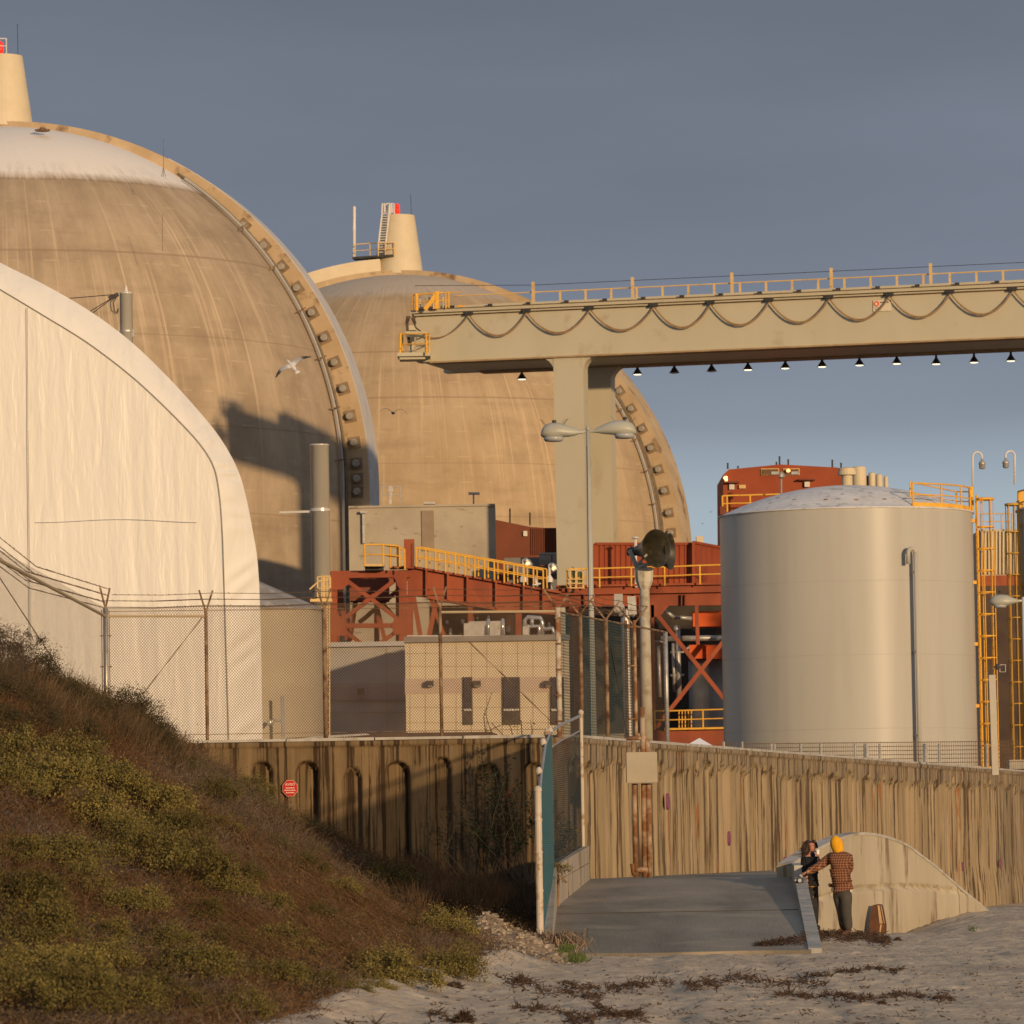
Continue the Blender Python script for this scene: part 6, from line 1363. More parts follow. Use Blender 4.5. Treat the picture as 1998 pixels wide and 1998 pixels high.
spots = [(40, 1520, 1.1), (130, 1510, 1.0), (210, 1545, .9), (90, 1570, 1.1), (20, 1560, 1), (200, 1625, .9), (290, 1590, 1), (330, 1640, .9), (420, 1560, .7), (500, 1545, .8), (370, 1720, 1.), (430, 1750, .8), (480, 1720, .6), (290, 1700, 1), (240, 1660, .8), (120, 1700, .9), (30, 1790, .9), (80, 1860, .9), (200, 1850, .8), (60, 1920, .9), (150, 1940, .9), (330, 1860, .7), (390, 1915, .8), (330, 1975, .8), (230, 1985, .8), (480, 1990, .6), (120, 1985, .9), (440, 1850, .6), (720, 1880, .5), (690, 1950, .55), (840, 1870, .5), (900, 1860, .5), (260, 1780, .7), (30, 1690, .8), (170, 1740, .7), (830, 1770, .4), (730, 1700, .4), (740, 1945, .5), (600, 1700, .6), (520, 1780, .6), (620, 1800, .55), (660, 1740, .55), (700, 1800, .5), (540, 1920, .6), (610, 1930, .55), (15, 1975, 1.), (400, 1790, .6), (190, 1900, .7), (350, 1590, .6), (440, 1620, .6)]
for px, py, sc in spots: put('s', px, py+18, sc*1.14*float(np.interp(py, [1500, 1990], [1, .75])), L1, G1, sink=-.14)
G2 = 'olive shrubs along the crest of the slope'; L2 = 'grey olive shrub in the row along the crest below the seawall'
for px, py, sc in [(330, 1480, .8), (390, 1500, .8), (440, 1525, .8), (500, 1560, .9), (545, 1590, .8), (590, 1605, .9), (640, 1625, .8), (680, 1660, .7), (720, 1680, .6), (600, 1650, .7), (540, 1640, .7), (650, 1690, .6), (470, 1590, .6), (560, 1700, .5), (765, 1700, .5), (810, 1735, .5)]: put('o', px, py+15, sc*.95, L2+str(0), G2)
G3 = 'dark wind-swept bushes on the crest by the fence'; L3 = 'dark wind swept bush on the crest in front of the white tent'
for px, py, sc in [(-30, 1300, 1.2), (20, 1320, 1.2), (60, 1345, 1.1), (100, 1370, 1.0), (140, 1400, .9), (180, 1400, .8), (250, 1430, 1.1), (285, 1450, .9), (10, 1380, 1), (80, 1430, .8), (310, 1480, .8), (-10, 1450, 1), (340, 1500, .6), (150, 1470, .8), (40, 1480, .7)]: put('d', px, py+12, sc*1.0, L3+str(0), G3, sink=-.12)
big_b = put('d', 218, 1410, 1.35, 'biggest dark bush on the crest, hiding the foot of the corner fence post')
ORD = 'first second third fourth fifth sixth seventh eighth ninth tenth eleventh twelfth thirteenth fourteenth fifteenth sixteenth seventeenth'.split()
for key, txt in ((L2+'0', 'grey olive shrub, %s from the left in the row below the seawall'), (L3+'0', 'dark wind swept bush, %s from the left on the crest before the white tent')):
    row = sorted([o_ for o_ in COL.objects if o_.get('label') == key], key=lambda o_: o_.location.x/o_.location.y)
    for i_, o_ in enumerate(row): o_['label'] = txt % ORD[i_]
for pl_ in protos.values():
    for p in pl_:
        if p.name not in used:
            for c in list(p.children): bpy.data.objects.remove(c)
            bpy.data.objects.remove(p)
# wind-blown twigs standing up along the crest
px_ = rng.uniform(-20, 340, 130); pts = []
for a in px_:
    y_ = np.interp(a, [-20, 60, 150, 225, 330, 430], [1290, 1340, 1385, 1400, 1475, 1530]); p = hill_hit(a, y_+rng.uniform(0, 60))
    if p: pts.append(p)
pts = np.array([tuple(p) for p in pts]); per = 36; B = np.repeat(pts, per, 0)+rng.normal(0, 1, (len(pts)*per, 3))*[.17, .2, .12]+[0, 0, .18]
D = rng.normal(0, 1, (len(B), 3))*[.33, .3, .2]+[.35, 0, .9]; D /= np.linalg.norm(D, axis=1, keepdims=True)
o = big('crest_twigs', twigs(B, D, rng.uniform(.12, .36, len(B)), rng.uniform(.005, .010, len(B)), rng.normal(0, .03, (len(B), 3))), 4, mat('dark_twigs', (.06, .04, .022), (.12, .08, .045), 1, island=.4, rough=.9)); tag(o, kind='stuff')
# long swept dry grass on the lower middle of the slope + dead thicket by the fence
for nm, box_, n, ln, lean, wd in (('swept_dry_grass', (500, 800, 1700, 1900), 900, (.35, .7), (-.75, .0, .45), .009), ('dead_thicket', (800, 1045, 1660, 1800), 760, (.3, .7), (0, 0, 1.), .010)):
    pts = []
    while len(pts) < n:
        p = hill_hit(rng.uniform(box_[0], box_[1]), rng.uniform(box_[2], box_[3]))
        if p: pts.append(tuple(p))
        elif random.random() < .01: pts.append(pts[0] if pts else (0, 90, 0))
    pts = np.array(pts); per = 26; B = np.repeat(pts, per, 0)+rng.normal(0, 1, (n*per, 3))*[.15, .2, .03]; D = rng.normal(0, 1, (n*per, 3))*[.25, .25, .1]+lean; D /= np.linalg.norm(D, axis=1, keepdims=True)
    o = big(nm, twigs(B, D, rng.uniform(ln[0], ln[1], n*per), rng.uniform(wd*.6, wd*1.2, n*per), rng.normal(0, .05, (n*per, 3))+[lean[0]*.1, 0, -.06]), 4, m_tw1 if nm[0] == 's' else mat('thicket_twigs', (.075, .045, .024), (.14, .085, .045), .8, island=.4, rough=.9)); tag(o, kind='stuff')
# leafy understory in the hollow
pts = []
for i in range(1100):
    p = hill_hit(rng.uniform(830, 1050), rng.uniform(1640, 1800))
    if p: pts.append(tuple(p))
pts = np.array(pts); C = np.repeat(pts, 22, 0)+rng.normal(0, 1, (len(pts)*22, 3))*[.16, .2, .16]+[0, 0, .3]
o = big('hollow_undergrowth', leaves(C, rng.uniform(.02, .05, len(C)), .4), 4, mat('undergrowth_leaves', (.028, .03, .012), (.06, .055, .025), 1.2, island=.4)); tag(o, kind='stuff')
# oleander against the wall
def leafy_shrub(name, label, base_px, Y, tips, nleaf, m_leaf, flowers=None, zfix=None, leaf=.11):
    b = at(base_px[0], base_px[1], Y); root = thing(name, b, label, 'shrub'); C = []; AX = []; mb = MB()
    for tx, ty in tips:
        t_ = at(tx, ty, Y+random.uniform(-.35, .25)); bb = b+Vector((random.uniform(-.5, .5), 0, -.2)); mid = bb.lerp(t_, .5)+Vector((random.uniform(-.15, .15), 0, .1))
        pts = [bb, mid, t_]; mb.tube(pts, [.014, .010, .005], 5)
        for k in range(nleaf):
            s_ = random.uniform(.35, 1)**.8; q = (bb.lerp(mid, s_*2) if s_ < .5 else mid.lerp(t_, s_*2-1)); d = Vector((random.uniform(-1, 1), random.uniform(-1, 1), random.uniform(-.5, 1))).normalized(); C.append(tuple(q+d*leaf*.7)); AX.append(tuple(d))
    mb.build('stem', mat('shrub_stem', (.16, .11, .07), (.24, .17, .11), 3), root)
    C = np.array(C); AX = np.array(AX); n = len(C); b_ = np.cross(AX, rng.normal(size=(n, 3))); b_ /= np.linalg.norm(b_, axis=1, keepdims=True); L_ = rng.uniform(leaf*.6, leaf*1.2, (n, 1)); 
    V = np.stack([C-AX*L_*.5, C-b_*L_*.11, C+AX*L_*.5, C+b_*L_*.11], 1).reshape(-1, 3); big('foliage', V, 4, m_leaf, root)
    if flowers:
        c = at(flowers[0], flowers[1], Y-.2); Cf = np.array([tuple(c)]*46)+rng.normal(0, 1, (46, 3))*[.09, .05, .10]; big('flowers', leaves(Cf, rng.uniform(.02, .045, 46), .8), 4, mat('red_flowers', (.42, .03, .02), (.5, .05, .03)), root)
m_ol = mat('oleander_leaves', (.035, .045, .018), (.085, .095, .035), 3, island=.5, rough=.6, spec=.3); m_ol2 = mat('oleander_leaves_yellowed', (.06, .065, .02), (.15, .13, .04), 3, island=.5, rough=.6)
leafy_shrub('oleander', 'tall oleander with red blossoms growing against the seawall', (985, 1710), 98.3, [(935, 1460), (950, 1480), (965, 1500), (980, 1530), (1000, 1470), (1015, 1520), (1030, 1560), (975, 1570), (940, 1530), (1010, 1600), (1045, 1600), (1025, 1640), (900, 1560), (960, 1620), (990, 1560), (905, 1600), (1045, 1540), (925, 1620)], 110, m_ol, (992, 1560))
leafy_shrub('oleander', 'thin leafless shrub sprawling at the niches left of the oleander', (890, 1720), 98.2, [(830, 1620), (850, 1640), (880, 1600), (815, 1660), (905, 1570), (870, 1560), (925, 1640)], 22, m_ol)
leafy_shrub('oleander', 'yellowing oleander growing behind the teal windscreen', (1085, 1700), 95.5, [(1060, 1590), (1075, 1560), (1090, 1575), (1105, 1600), (1120, 1620), (1070, 1640), (1098, 1650), (1115, 1660)], 70, m_ol2)
leafy_shrub('creeper_sprig', 'leafy sprig hanging over the low block wall beside the ramp', (1088, 1700), 89.8, [(1100, 1692), (1108, 1694), (1092, 1690), (1113, 1697), (1085, 1692)], 22, m_ol2, leaf=.10)
leafy_shrub('bare_shrub', 'bare dead branches rising over the seawall in front of the cream building', (985, 1445), 99.7, [(960, 1350), (945, 1385), (1010, 1400), (998, 1372), (975, 1390), (1035, 1405), (958, 1410)], 2, m_ol)

# ------------------------------------------------------------------ rubble, wrack, debris
_tx = np.arange(-6, 13, .06); _ty = np.arange(45, 115, .12); _TX, _TY = np.meshgrid(_tx, _ty); _TZ = bzf(_TX, _TY); _HZ = hzf(_TX, _TY)
def gz(x, y, t=None):
    t = _TZ if t is None else t
    return float(t[min(max(int((y-45)/.12+.5), 0), len(_ty)-1), min(max(int((x+6)/.06+.5), 0), len(_tx)-1)])
def ground(px, py):
    Y = 1.75/((py-horizon(px))/F); X = at(px, py, Y).x
    for _ in range(2):
        z = gz(X, Y); Y = (1.75-z)/((py-horizon(px))/F); X = at(px, py, Y).x
    return Vector((X, Y, z))
def stones(name, P, szr, m, kind='stuff'):
    V = []; F_ = []; cube = np.array([(-1,-1,-1),(1,-1,-1),(1,1,-1),(-1,1,-1),(-1,-1,1),(1,-1,1),(1,1,1),(-1,1,1)], float)*.5
    fc = [(0,3,2,1),(4,5,6,7),(0,1,5,4),(1,2,6,5),(2,3,7,6),(3,0,4,7)]
    for p in P:
        s_ = random.uniform(*szr); c = (cube+rng.uniform(-.22, .22, (8, 3)))*s_*np.array([random.uniform(.8, 1.6), random.uniform(.7, 1.2), random.uniform(.5, .9)]); k = len(V)
        V += (c+np.array(p)).tolist(); F_ += [tuple(k+i for i in f) for f in fc]
    mb = MB(); mb.v = V; mb.f = F_; o = mb.build(name, m); tag(o, kind=kind); return o
P = []
for i in range(420):
    t = random.random(); u_ = random.random(); x = 928+t*135; y = 1787+t*70+u_*(95-t*45)
    Y = 81-u_*5; q = at(x, y, Y); P.append((q.x, q.y, max(gz(q.x, q.y), gz(q.x, q.y, _HZ))+.01))
# bank of bare earth
rows = []
for j in range(26):
    for i in range(30):
        t = i/29; v = j/25; X = -.75+1.45*t; Y = 74.5+7.*v; z0 = max(gz(X, Y), gz(X, Y, _HZ)); rows.append((X, Y, z0+(.34*(1-t)**1.2*min(1, t/.16)+.02)*min(1, 4*v, 4*(1-v))+.05*float(fbm(np.array([X*4]), np.array([Y*2]), 91)[0])-.02))
mb = MB(); mb.grid(rows, 26, 30); o = mb.build('earth_bank', mat('bare_earth', (.24, .16, .095), (.34, .24, .15), 3, bump=.03, bscale=12)); tag(o, kind='structure')
P = [(x, y, z) for x, y, z in [(rows[random.randrange(len(rows))]) for _ in range(900)]]; P = [(x+random.uniform(-.04, .04), y+random.uniform(-.2, .2), z+.012) for x, y, z in P]
stones('rubble_stones', P, (.018, .055), mat('pale_rubble', (.20, .16, .115), (.36, .31, .25), 8, island=.45))
m_kelp = mat('dried_kelp', (.030, .018, .012), (.085, .052, .034), 5, island=.5, rough=.75)
def wrack(lines, n_per_px, name, label=None, cat=None, group=None, h=.022, kind='stuff', sz=(.02, .09)):
    B = []
    for x0, y0, x1, y1, th in lines:
        n_ = int(abs(x1-x0)*n_per_px)
        for i in range(n_):
            t = random.random(); cl = .5+.5*math.sin(t*23+x0)*math.sin(t*7.1+y0); 
            if random.random() > .35+.65*cl: continue
            g = ground(x0+(x1-x0)*t, y0+(y1-y0)*t+random.gauss(0, th/2)*random.choice((.6, 1, 1.8))+3*math.sin(t*9+x0)); B.append((g.x, g.y, g.z+abs(random.gauss(0, h))*cl))
    B = np.array(B); n_ = len(B); D = rng.normal(0, 1, (n_, 3))*[1, 1, .35]; D /= np.linalg.norm(D, axis=1, keepdims=True)
    if kind is None: pass
    o = big(name, twigs(B, D, rng.uniform(sz[0], sz[1], n_), rng.uniform(.007, .022, n_), rng.normal(0, .02, (n_, 3))), 4, m_kelp, origin=tuple(B.mean(0)) if kind is None else (0, 0, 0)); tag(o, label, cat, group, kind); return o
wrack([(985, 1915, 1060, 1928, 10), (1050, 1930, 1180, 1945, 8), (1090, 1918, 1170, 1930, 5), (1180, 1930, 1310, 1915, 9), (1180, 1925, 1260, 1920, 4), (1340, 1925, 1440, 1905, 8), (1430, 1910, 1610, 1922, 9), (1330, 1918, 1400, 1925, 4), (1510, 1940, 1620, 1944, 4), (1620, 1943, 1860, 1945, 5), (1560, 1908, 1640, 1898, 4), (1640, 1894, 1760, 1890, 3), (600, 1985, 740, 1996, 9), (830, 1970, 900, 1995, 8), (1000, 1960, 1160, 1990, 7), (1100, 1995, 1250, 1975, 6), (930, 1855, 980, 1862, 5), (930, 1880, 990, 1915, 6), (1000, 1905, 1040, 1915, 6), (1160, 1965, 1260, 1990, 5), (620, 1960, 690, 1985, 5)], 4.6, 'kelp_wrack')
wrack([(1582, 1822, 1640, 1828, 7), (1640, 1826, 1730, 1834, 7), (1590, 1818, 1625, 1823, 5), (1670, 1822, 1735, 1836, 5)], 26, 'kelp_wrack', h=.045)
B_ = []
for i in range(900):
    t = random.random(); x = 1472+t*100; Y = 80.2+random.random()*(.5+1.5*t); X = at(x, 1800, Y).x; B_.append((X, Y, rz(Y)+abs(random.gauss(0, .035))*t+.02))
B_ = np.array(B_); D = rng.normal(0, 1, B_.shape)*[1, 1, .35]; D /= np.linalg.norm(D, axis=1, keepdims=True); tag(big('kelp_wrack', twigs(B_, D, rng.uniform(.02, .08, len(B_)), rng.uniform(.006, .018, len(B_)), rng.normal(0, .02, B_.shape)), 4, m_kelp), kind='stuff')
B_ = []
for i in range(1000):
    g = ground(random.uniform(600, 1998), 1850+150*random.random()**.8); 
    if g.x < np.interp(g.y, *XT)+.1: continue
    k = random.choice((1, 1, 2, 5))
    for _ in range(k): B_.append((g.x+random.gauss(0, .04), g.y+random.gauss(0, .06), g.z+.012))
B_ = np.array(B_); D = rng.normal(0, 1, B_.shape)*[1, .6, .15]; D /= np.linalg.norm(D, axis=1, keepdims=True); tag(big('beach_litter', twigs(B_, D, rng.uniform(.015, .06, len(B_)), rng.uniform(.005, .015, len(B_)), rng.normal(0, .01, B_.shape)), 4, m_kelp), kind='stuff')
def clump(px, py, rpx, lbl, g=None):
    c = g or ground(px, py); r_ = rpx*c.y/F; n_ = 620; a = rng.normal(0, 1, (n_, 3)); a /= np.linalg.norm(a, axis=1, keepdims=True); a[:, 2] = abs(a[:, 2])*.8; B = np.array(tuple(c))+a*r_*rng.uniform(.3, 1, (n_, 1)); D = rng.normal(0, 1, (n_, 3)); D /= np.linalg.norm(D, axis=1, keepdims=True)
    o = big('kelp_clump', twigs(B, D, rng.uniform(r_*.3, r_*.9, n_), rng.uniform(r_*.08, r_*.2, n_), rng.normal(0, r_*.2, (n_, 3))), 4, m_kelp, origin=tuple(c)); tag(o, lbl, 'kelp clump')
clump(887, 1928, 14, 'round dark kelp clump on the sand below the saltbushes'); clump(905, 1992, 19, 'spiky dark kelp clump at the bottom edge of the picture'); clump(1838, 1800, 9, 'brown kelp clump on the sand by the foot of the wing wall'); clump(1751, 1834, 6, 'small dark kelp clump right of the leaning wooden panel')
clump(1015, 1917, 12, 'hump of kelp standing above the long wrack line'); clump(1720, 1958, 8, 'small kelp clump on open sand below the long wrack line')
g = Vector((.52, 79.2, .0)); n_ = 700; a = rng.normal(0, 1, (n_, 3))*[.22, .15, .10]; B = np.array(tuple(g))+[0, 0, .28]+a*[1, 1, .6]; D = rng.normal(0, 1, (n_, 3))*[.5, .4, .3]+[0, -.2, -1]; D /= np.linalg.norm(D, axis=1, keepdims=True)
o = big('root_clump', twigs(B, D, rng.uniform(.12, .34, n_), rng.uniform(.008, .022, n_), rng.normal(0, .04, (n_, 3))), 4, mat('dead_roots', (.10, .07, .05), (.26, .19, .13), 3, island=.5), origin=tuple(g)); tag(o, 'shaggy dead root clump at the foot of the white fence post', 'root clump')
B_ = []
for (x0, x1, y0, y1, n_) in ((1100, 1145, 1866, 1878, 700), (1082, 1130, 1848, 1858, 450), (1115, 1150, 1855, 1862, 120), (1890, 1905, 1811, 1817, 120), (1893, 1912, 1801, 1806, 90), (1480, 1520, 1846, 1856, 60)):
    for i in range(n_):
        q = ground(random.gauss((x0+x1)/2, (x1-x0)/4), random.uniform(y0, y1)); B_.append((q.x, q.y, q.z))
B_ = np.array(B_); D = rng.normal(0, 1, B_.shape)*[.5, .5, .1]+[0, 0, .7]; D /= np.linalg.norm(D, axis=1, keepdims=True); tag(big('grass', twigs(B_, D, rng.uniform(.04, .11, len(B_)), rng.uniform(.006, .012, len(B_)), rng.normal(0, .02, B_.shape)), 4, mat('beach_grass', (.05, .075, .02), (.10, .13, .04), 3, island=.4)), kind='stuff')

# ------------------------------------------------------------------ birds
def gull_mat(name, dark):
    m = bpy.data.materials.new(name); m.use_nodes = True; n = m.node_tree.nodes; l = m.node_tree.links; b = n['Principled BSDF']; b.inputs['Roughness'].default_value = .8
    t = n.new('ShaderNodeTexCoord'); s_ = n.new('ShaderNodeSeparateXYZ'); l.new(t.outputs['Object'], s_.inputs[0]); a = n.new('ShaderNodeMath'); a.operation = 'ABSOLUTE'; l.new(s_.outputs[0], a.inputs[0])
    r_ = n.new('ShaderNodeValToRGB'); l.new(a.outputs[0], r_.inputs[0]); e = r_.color_ramp.elements
    e[0].position = .10; e[0].color = (.62, .6, .57, 1) if not dark else (.12, .10, .09, 1); e[1].position = .5; e[1].color = (.035, .03, .03, 1); k = e.new(.2); k.color = (.36, .36, .37, 1) if not dark else (.07, .055, .05, 1); k = e.new(.40); k.color = (.30, .29, .29, 1) if not dark else (.05, .04, .035, 1)
    l.new(r_.outputs[0], b.inputs['Base Color']); return m
def gull(loc, rot, label, m, droop=.0, lift=.25, sc=1., group=None):
    mb = MB(); prof = [(-.30, .005), (-.26, .03), (-.16, .07), (0, .085), (.12, .075), (.2, .05), (.25, .048), (.30, .045), (.34, .02), (.39, .006)]
    rows = [(r_*math.cos(2*math.pi*k/12), y, r_*.9*math.sin(2*math.pi*k/12)) for y, r_ in prof for k in range(13)]; mb.grid(rows, len(prof), 13)
    mb.prism([(-.03, -.22, .01), (.03, -.22, .01), (.10, -.42, .0), (-.10, -.42, .0)], (0, 0, .012))
    for s_ in (-1, 1):
        st = [(.0, .10, -.10, .02), (.22, .17, -.05, lift*.55), (.42, .15, -.02, lift*.75), (.62, .03, -.08, lift*.6-droop*.4), (.74, -.08, -.12, lift*.4-droop)]
        rows = []
        for x, y1, y0, z in st:
            th = .02*(1-x); rows += [(s_*x, y1, z), (s_*x, (y0+y1)/2, z+th), (s_*x, y0, z), (s_*x, (y0+y1)/2, z-th*.3), (s_*x, y1, z)]
        mb.grid(rows, len(st), 5)
    o = mb.build('gull', m, smooth=True, origin=(0, 0, 0)); o.location = loc; o.rotation_euler = rot; o.scale = (sc,)*3; WL[o.name] = Vector(loc); tag(o, label, 'gull', group); return o
mg = gull_mat('gull_plumage', False); mgd = gull_mat('dark_gull_plumage', True)
g_ = gull((0, 0, 0), (0, 0, 0), 'white gull gliding with outstretched wings in front of the nearer dome', mg, lift=.06, droop=0)
g_.location = at(570, 714, 205); g_.rotation_euler = (R(50), R(-30), R(14)); g_.scale = (1.15,)*3
gull(at(767, 806, 240), (R(5), R(3), R(12)), 'dark gull with drooping wings in front of the farther dome', mgd, lift=.30, droop=.16, sc=.93)
gull(at(1048, 1140, 240), (R(20), R(-60), R(-60)), 'small white gull flapping at the lower end of the yellow railing', mg, lift=.5, sc=.75)
gull(at(1077, 1149, 240), (R(20), R(-50), R(-40)), 'tiny white gull perched low beside the red girder', mg, lift=.5, sc=.45)
gull(at(1387, 999, 600), (0, 0, R(30)), 'tiny dark bird high between dome and large tank', mgd, lift=.3, sc=.45); gull(at(1371, 1022, 600), (0, 0, R(60)), 'tiny dark bird low above the far hill', mgd, lift=.3, sc=.35)

# ------------------------------------------------------------------ people
def skin_mesh(J, E, root, sub=2):
    names = list(J); me = bpy.data.meshes.new('s'); me.from_pydata([tuple(J[n][0]) for n in names], [(names.index(a), names.index(b)) for a, b in E], []); ob = bpy.data.objects.new('s', me); COL.objects.link(ob)
    md = ob.modifiers.new('Skin', 'SKIN'); md.use_smooth_shade = True
    if not me.skin_vertices:
        bpy.context.view_layer.objects.active = ob; ob.select_set(True); ob.modifiers.remove(md); bpy.ops.object.modifier_add(type='SKIN'); md = ob.modifiers[0]
    sv = me.skin_vertices[0].data
    for i, n in enumerate(names):
        r_ = J[n][1]; sv[i].radius = (r_, r_) if not isinstance(r_, tuple) else r_; sv[i].use_root = (n == root)
    s2_ = ob.modifiers.new('Sub', 'SUBSURF'); s2_.levels = sub; s2_.render_levels = sub
    bpy.context.view_layer.update(); ev = ob.evaluated_get(bpy.context.evaluated_depsgraph_get()); m2 = bpy.data.meshes.new_from_object(ev); V = [v.co.copy() for v in m2.vertices]; F_ = [tuple(p.vertices) for p in m2.polygons]
    bpy.data.objects.remove(ob); bpy.data.meshes.remove(m2); return V, F_
def chainE(*n): return [(a, b) for a, b in zip(n[:-1], n[1:])]
def hand(mb, w, dr, up, s=1.):
    # palm + five fingers from wrist w along dr; up = back of the hand
    w = Vector(w); dr = Vector(dr).normalized(); up = Vector(up); sd_ = dr.cross(up).normalized(); up = sd_.cross(dr)
    V, F_ = skin_mesh({'a': (w, .024*s), 'b': (w+dr*.04*s, (.036*s, .018*s)), 'c': (w+dr*.085*s, (.038*s, .016*s))}, chainE('a', 'b', 'c'), 'a', 1); mb.add(V, F_)
    for k, (o_, l_) in enumerate(((-.030, .065), (-.010, .075), (.010, .070), (.030, .055))):
        p = w+dr*.08*s+sd_*o_*s; V, F_ = skin_mesh({'a': (p, .010*s), 'b': (p+dr*l_*.5*s-up*.006, .009*s), 'c': (p+dr*l_*s-up*.03*s, .0075*s)}, chainE('a', 'b', 'c'), 'a', 1); mb.add(V, F_)
    p = w+dr*.03*s-sd_*.03*s; V, F_ = skin_mesh({'a': (p, .013*s), 'b': (p+dr*.03*s-sd_*.03*s, .011*s), 'c': (p+dr*.055*s-sd_*.035*s-up*.01, .009*s)}, chainE('a', 'b', 'c'), 'a', 1); mb.add(V, F_)
m_skin = mat('skin', (.40, .20, .12), (.44, .23, .14), 8, rough=.6)
def plaid():
    m = bpy.data.materials.new('brown_plaid'); m.use_nodes = True; n = m.node_tree.nodes; l = m.node_tree.links; b = n['Principled BSDF']; b.inputs['Roughness'].default_value = .95; b.inputs['Specular IOR Level'].default_value = .1
    t = n.new('ShaderNodeTexCoord'); s_ = n.new('ShaderNodeSeparateXYZ'); l.new(t.outputs['Object'], s_.inputs[0]); prev = None
    def Mm(op, a, c):
        k = n.new('ShaderNodeMath'); k.operation = op
        for i, v in enumerate((a, c)):
            if isinstance(v, (int, float)): k.inputs[i].default_value = v
            else: l.new(v, k.inputs[i])
        return k.outputs[0]
    def line(v, per, w): return Mm('LESS_THAN', Mm('FRACT', Mm('DIVIDE', v, per), 0), w)
    xy = Mm('SUBTRACT', s_.outputs[0], Mm('MULTIPLY', s_.outputs[1], .8)); a = Mm('MAXIMUM', line(Mm('ADD', xy, 10), .048, .14), line(Mm('ADD', s_.outputs[2], 10), .046, .14)); dk = Mm('MAXIMUM', line(Mm('ADD', xy, 10.03), .048, .3), line(Mm('ADD', s_.outputs[2], 10.03), .046, .3))
    k = n.new('ShaderNodeMix'); k.data_type = 'RGBA'; k.inputs[6].default_value = (.20, .068, .035, 1); k.inputs[7].default_value = (.10, .035, .022, 1); l.new(dk, k.inputs[0]); k2 = n.new('ShaderNodeMix'); k2.data_type = 'RGBA'; l.new(k.outputs[2], k2.inputs[6]); k2.inputs[7].default_value = (.30, .19, .12, 1); l.new(a, k2.inputs[0]); l.new(k2.outputs[2], b.inputs['Base Color']); return m
MY = 93.2
def J_(px, py, dy=0.): return at(px, py, MY+dy)
man = thing('person', (at(1650, 1822, MY).x, MY, 0), 'person in yellow hood and brown plaid jacket seen from behind, leaning on the wall', 'person')
B0 = {'pel': (J_(1643, 1731), .125), 'bel': (J_(1640, 1712), .12), 'che': (J_(1637, 1688), (.15, .115)), 'upc': (J_(1637, 1673), .10), 'nec': (J_(1636, 1661), .055), 'hea': (J_(1633, 1650, -.0), .085), 'cro': (J_(1632, 1639), .08),
      'lsh': (J_(1621, 1671, .10), .06), 'lel': (J_(1600, 1688, .05), .045), 'lwr': (J_(1574, 1702, -.25), .028), 'rsh': (J_(1652, 1672, -.02), .06), 'rel': (J_(1655, 1697, .16), .043), 'rwr': (J_(1641, 1708, .34), .028),
      'lhi': (J_(1637, 1738, .04), .065), 'lkn': (J_(1643, 1776, .06), .058), 'lan': (J_(1648, 1813, .10), .038), 'lto': (J_(1636, 1819, .02), .032), 'rhi': (J_(1648, 1738, -.04), .065), 'rkn': (J_(1651, 1777, -.08), .058), 'ran': (J_(1656, 1815, -.06), .038), 'rto': (J_(1645, 1822, -.16), .032)}
EB = chainE('pel', 'bel', 'che', 'upc', 'nec', 'hea', 'cro')+chainE('upc', 'lsh', 'lel', 'lwr')+chainE('upc', 'rsh', 'rel', 'rwr')+chainE('pel', 'lhi', 'lkn', 'lan', 'lto')+chainE('pel', 'rhi', 'rkn', 'ran', 'rto')
V, F_ = skin_mesh(B0, EB, 'pel'); mb = MB(); mb.add(V, F_); hand(mb, B0['lwr'][0], J_(1560, 1706, -.45)-B0['lwr'][0], (0, 0, 1)); hand(mb, B0['rwr'][0], J_(1632, 1706, .42)-B0['rwr'][0], (0, 1, .3)); mb.build('body', m_skin, man, smooth=True)
Jk = {'hm2': (J_(1642, 1721), (.235, .19)), 'hem': (J_(1641, 1716), (.225, .185)), 'bel': (J_(1640, 1708), (.215, .18)), 'che': (J_(1638, 1690), (.235, .18)), 'upc': (J_(1638, 1674), (.21, .16)), 'nec': (J_(1637, 1662), .12), 'lsh': (J_(1619, 1674, .10), .105), 'lel': (J_(1600, 1689, .05), .085), 'lwr': (J_(1575, 1702, -.22), .062), 'rsh': (J_(1656, 1675, -.03), .105), 'rel': (J_(1657, 1697, .12), .085), 'rwr': (J_(1644, 1707, .30), .062)}
plm = plaid(); V, F_ = skin_mesh(Jk, chainE('hm2', 'hem', 'bel', 'che', 'upc', 'nec')+chainE('upc', 'lsh', 'lel', 'lwr')+chainE('upc', 'rsh', 'rel', 'rwr'), 'hem'); mb = MB(); mb.add(V, F_); jk = mb.build('jacket', plm, man, smooth=True)
mb = MB(); V, F_ = skin_mesh({'a': (J_(1617, 1731, -.05), .045), 'b': (J_(1623, 1724, -.05), .06)}, [('a', 'b')], 'a', 1); mb.add(V, F_); mb.build('jacket_corner', plm, jk, smooth=True)
mb = MB(); c = J_(1642, 1737); rows = []
for z, r1_, r2_ in ((.05, .17, .14), (0, .195, .155), (-.03, .195, .155), (-.028, .16, .12)):
    for k in range(25): t = 2*math.pi*k/24; rows.append((c.x+r1_*math.cos(t), c.y+r2_*math.sin(t), c.z+z-.02*math.cos(t)))
mb.grid(rows, 4, 25); mb.build('shirt_hem', mat('cream_cotton', (.62, .55, .44)), man, smooth=True)
Tr = {'pl0': (J_(1642, 1722), (.17, .14)), 'pel': (J_(1643, 1735), (.20, .16)), 'lhi': (J_(1637, 1746, .05), .135), 'lkn': (J_(1643, 1777, .06), .10), 'lan': (J_(1647, 1815, .10), .082), 'rhi': (J_(1650, 1746, -.06), .135), 'rkn': (J_(1651, 1778, -.08), .10), 'ran': (J_(1656, 1817, -.06), .088)}
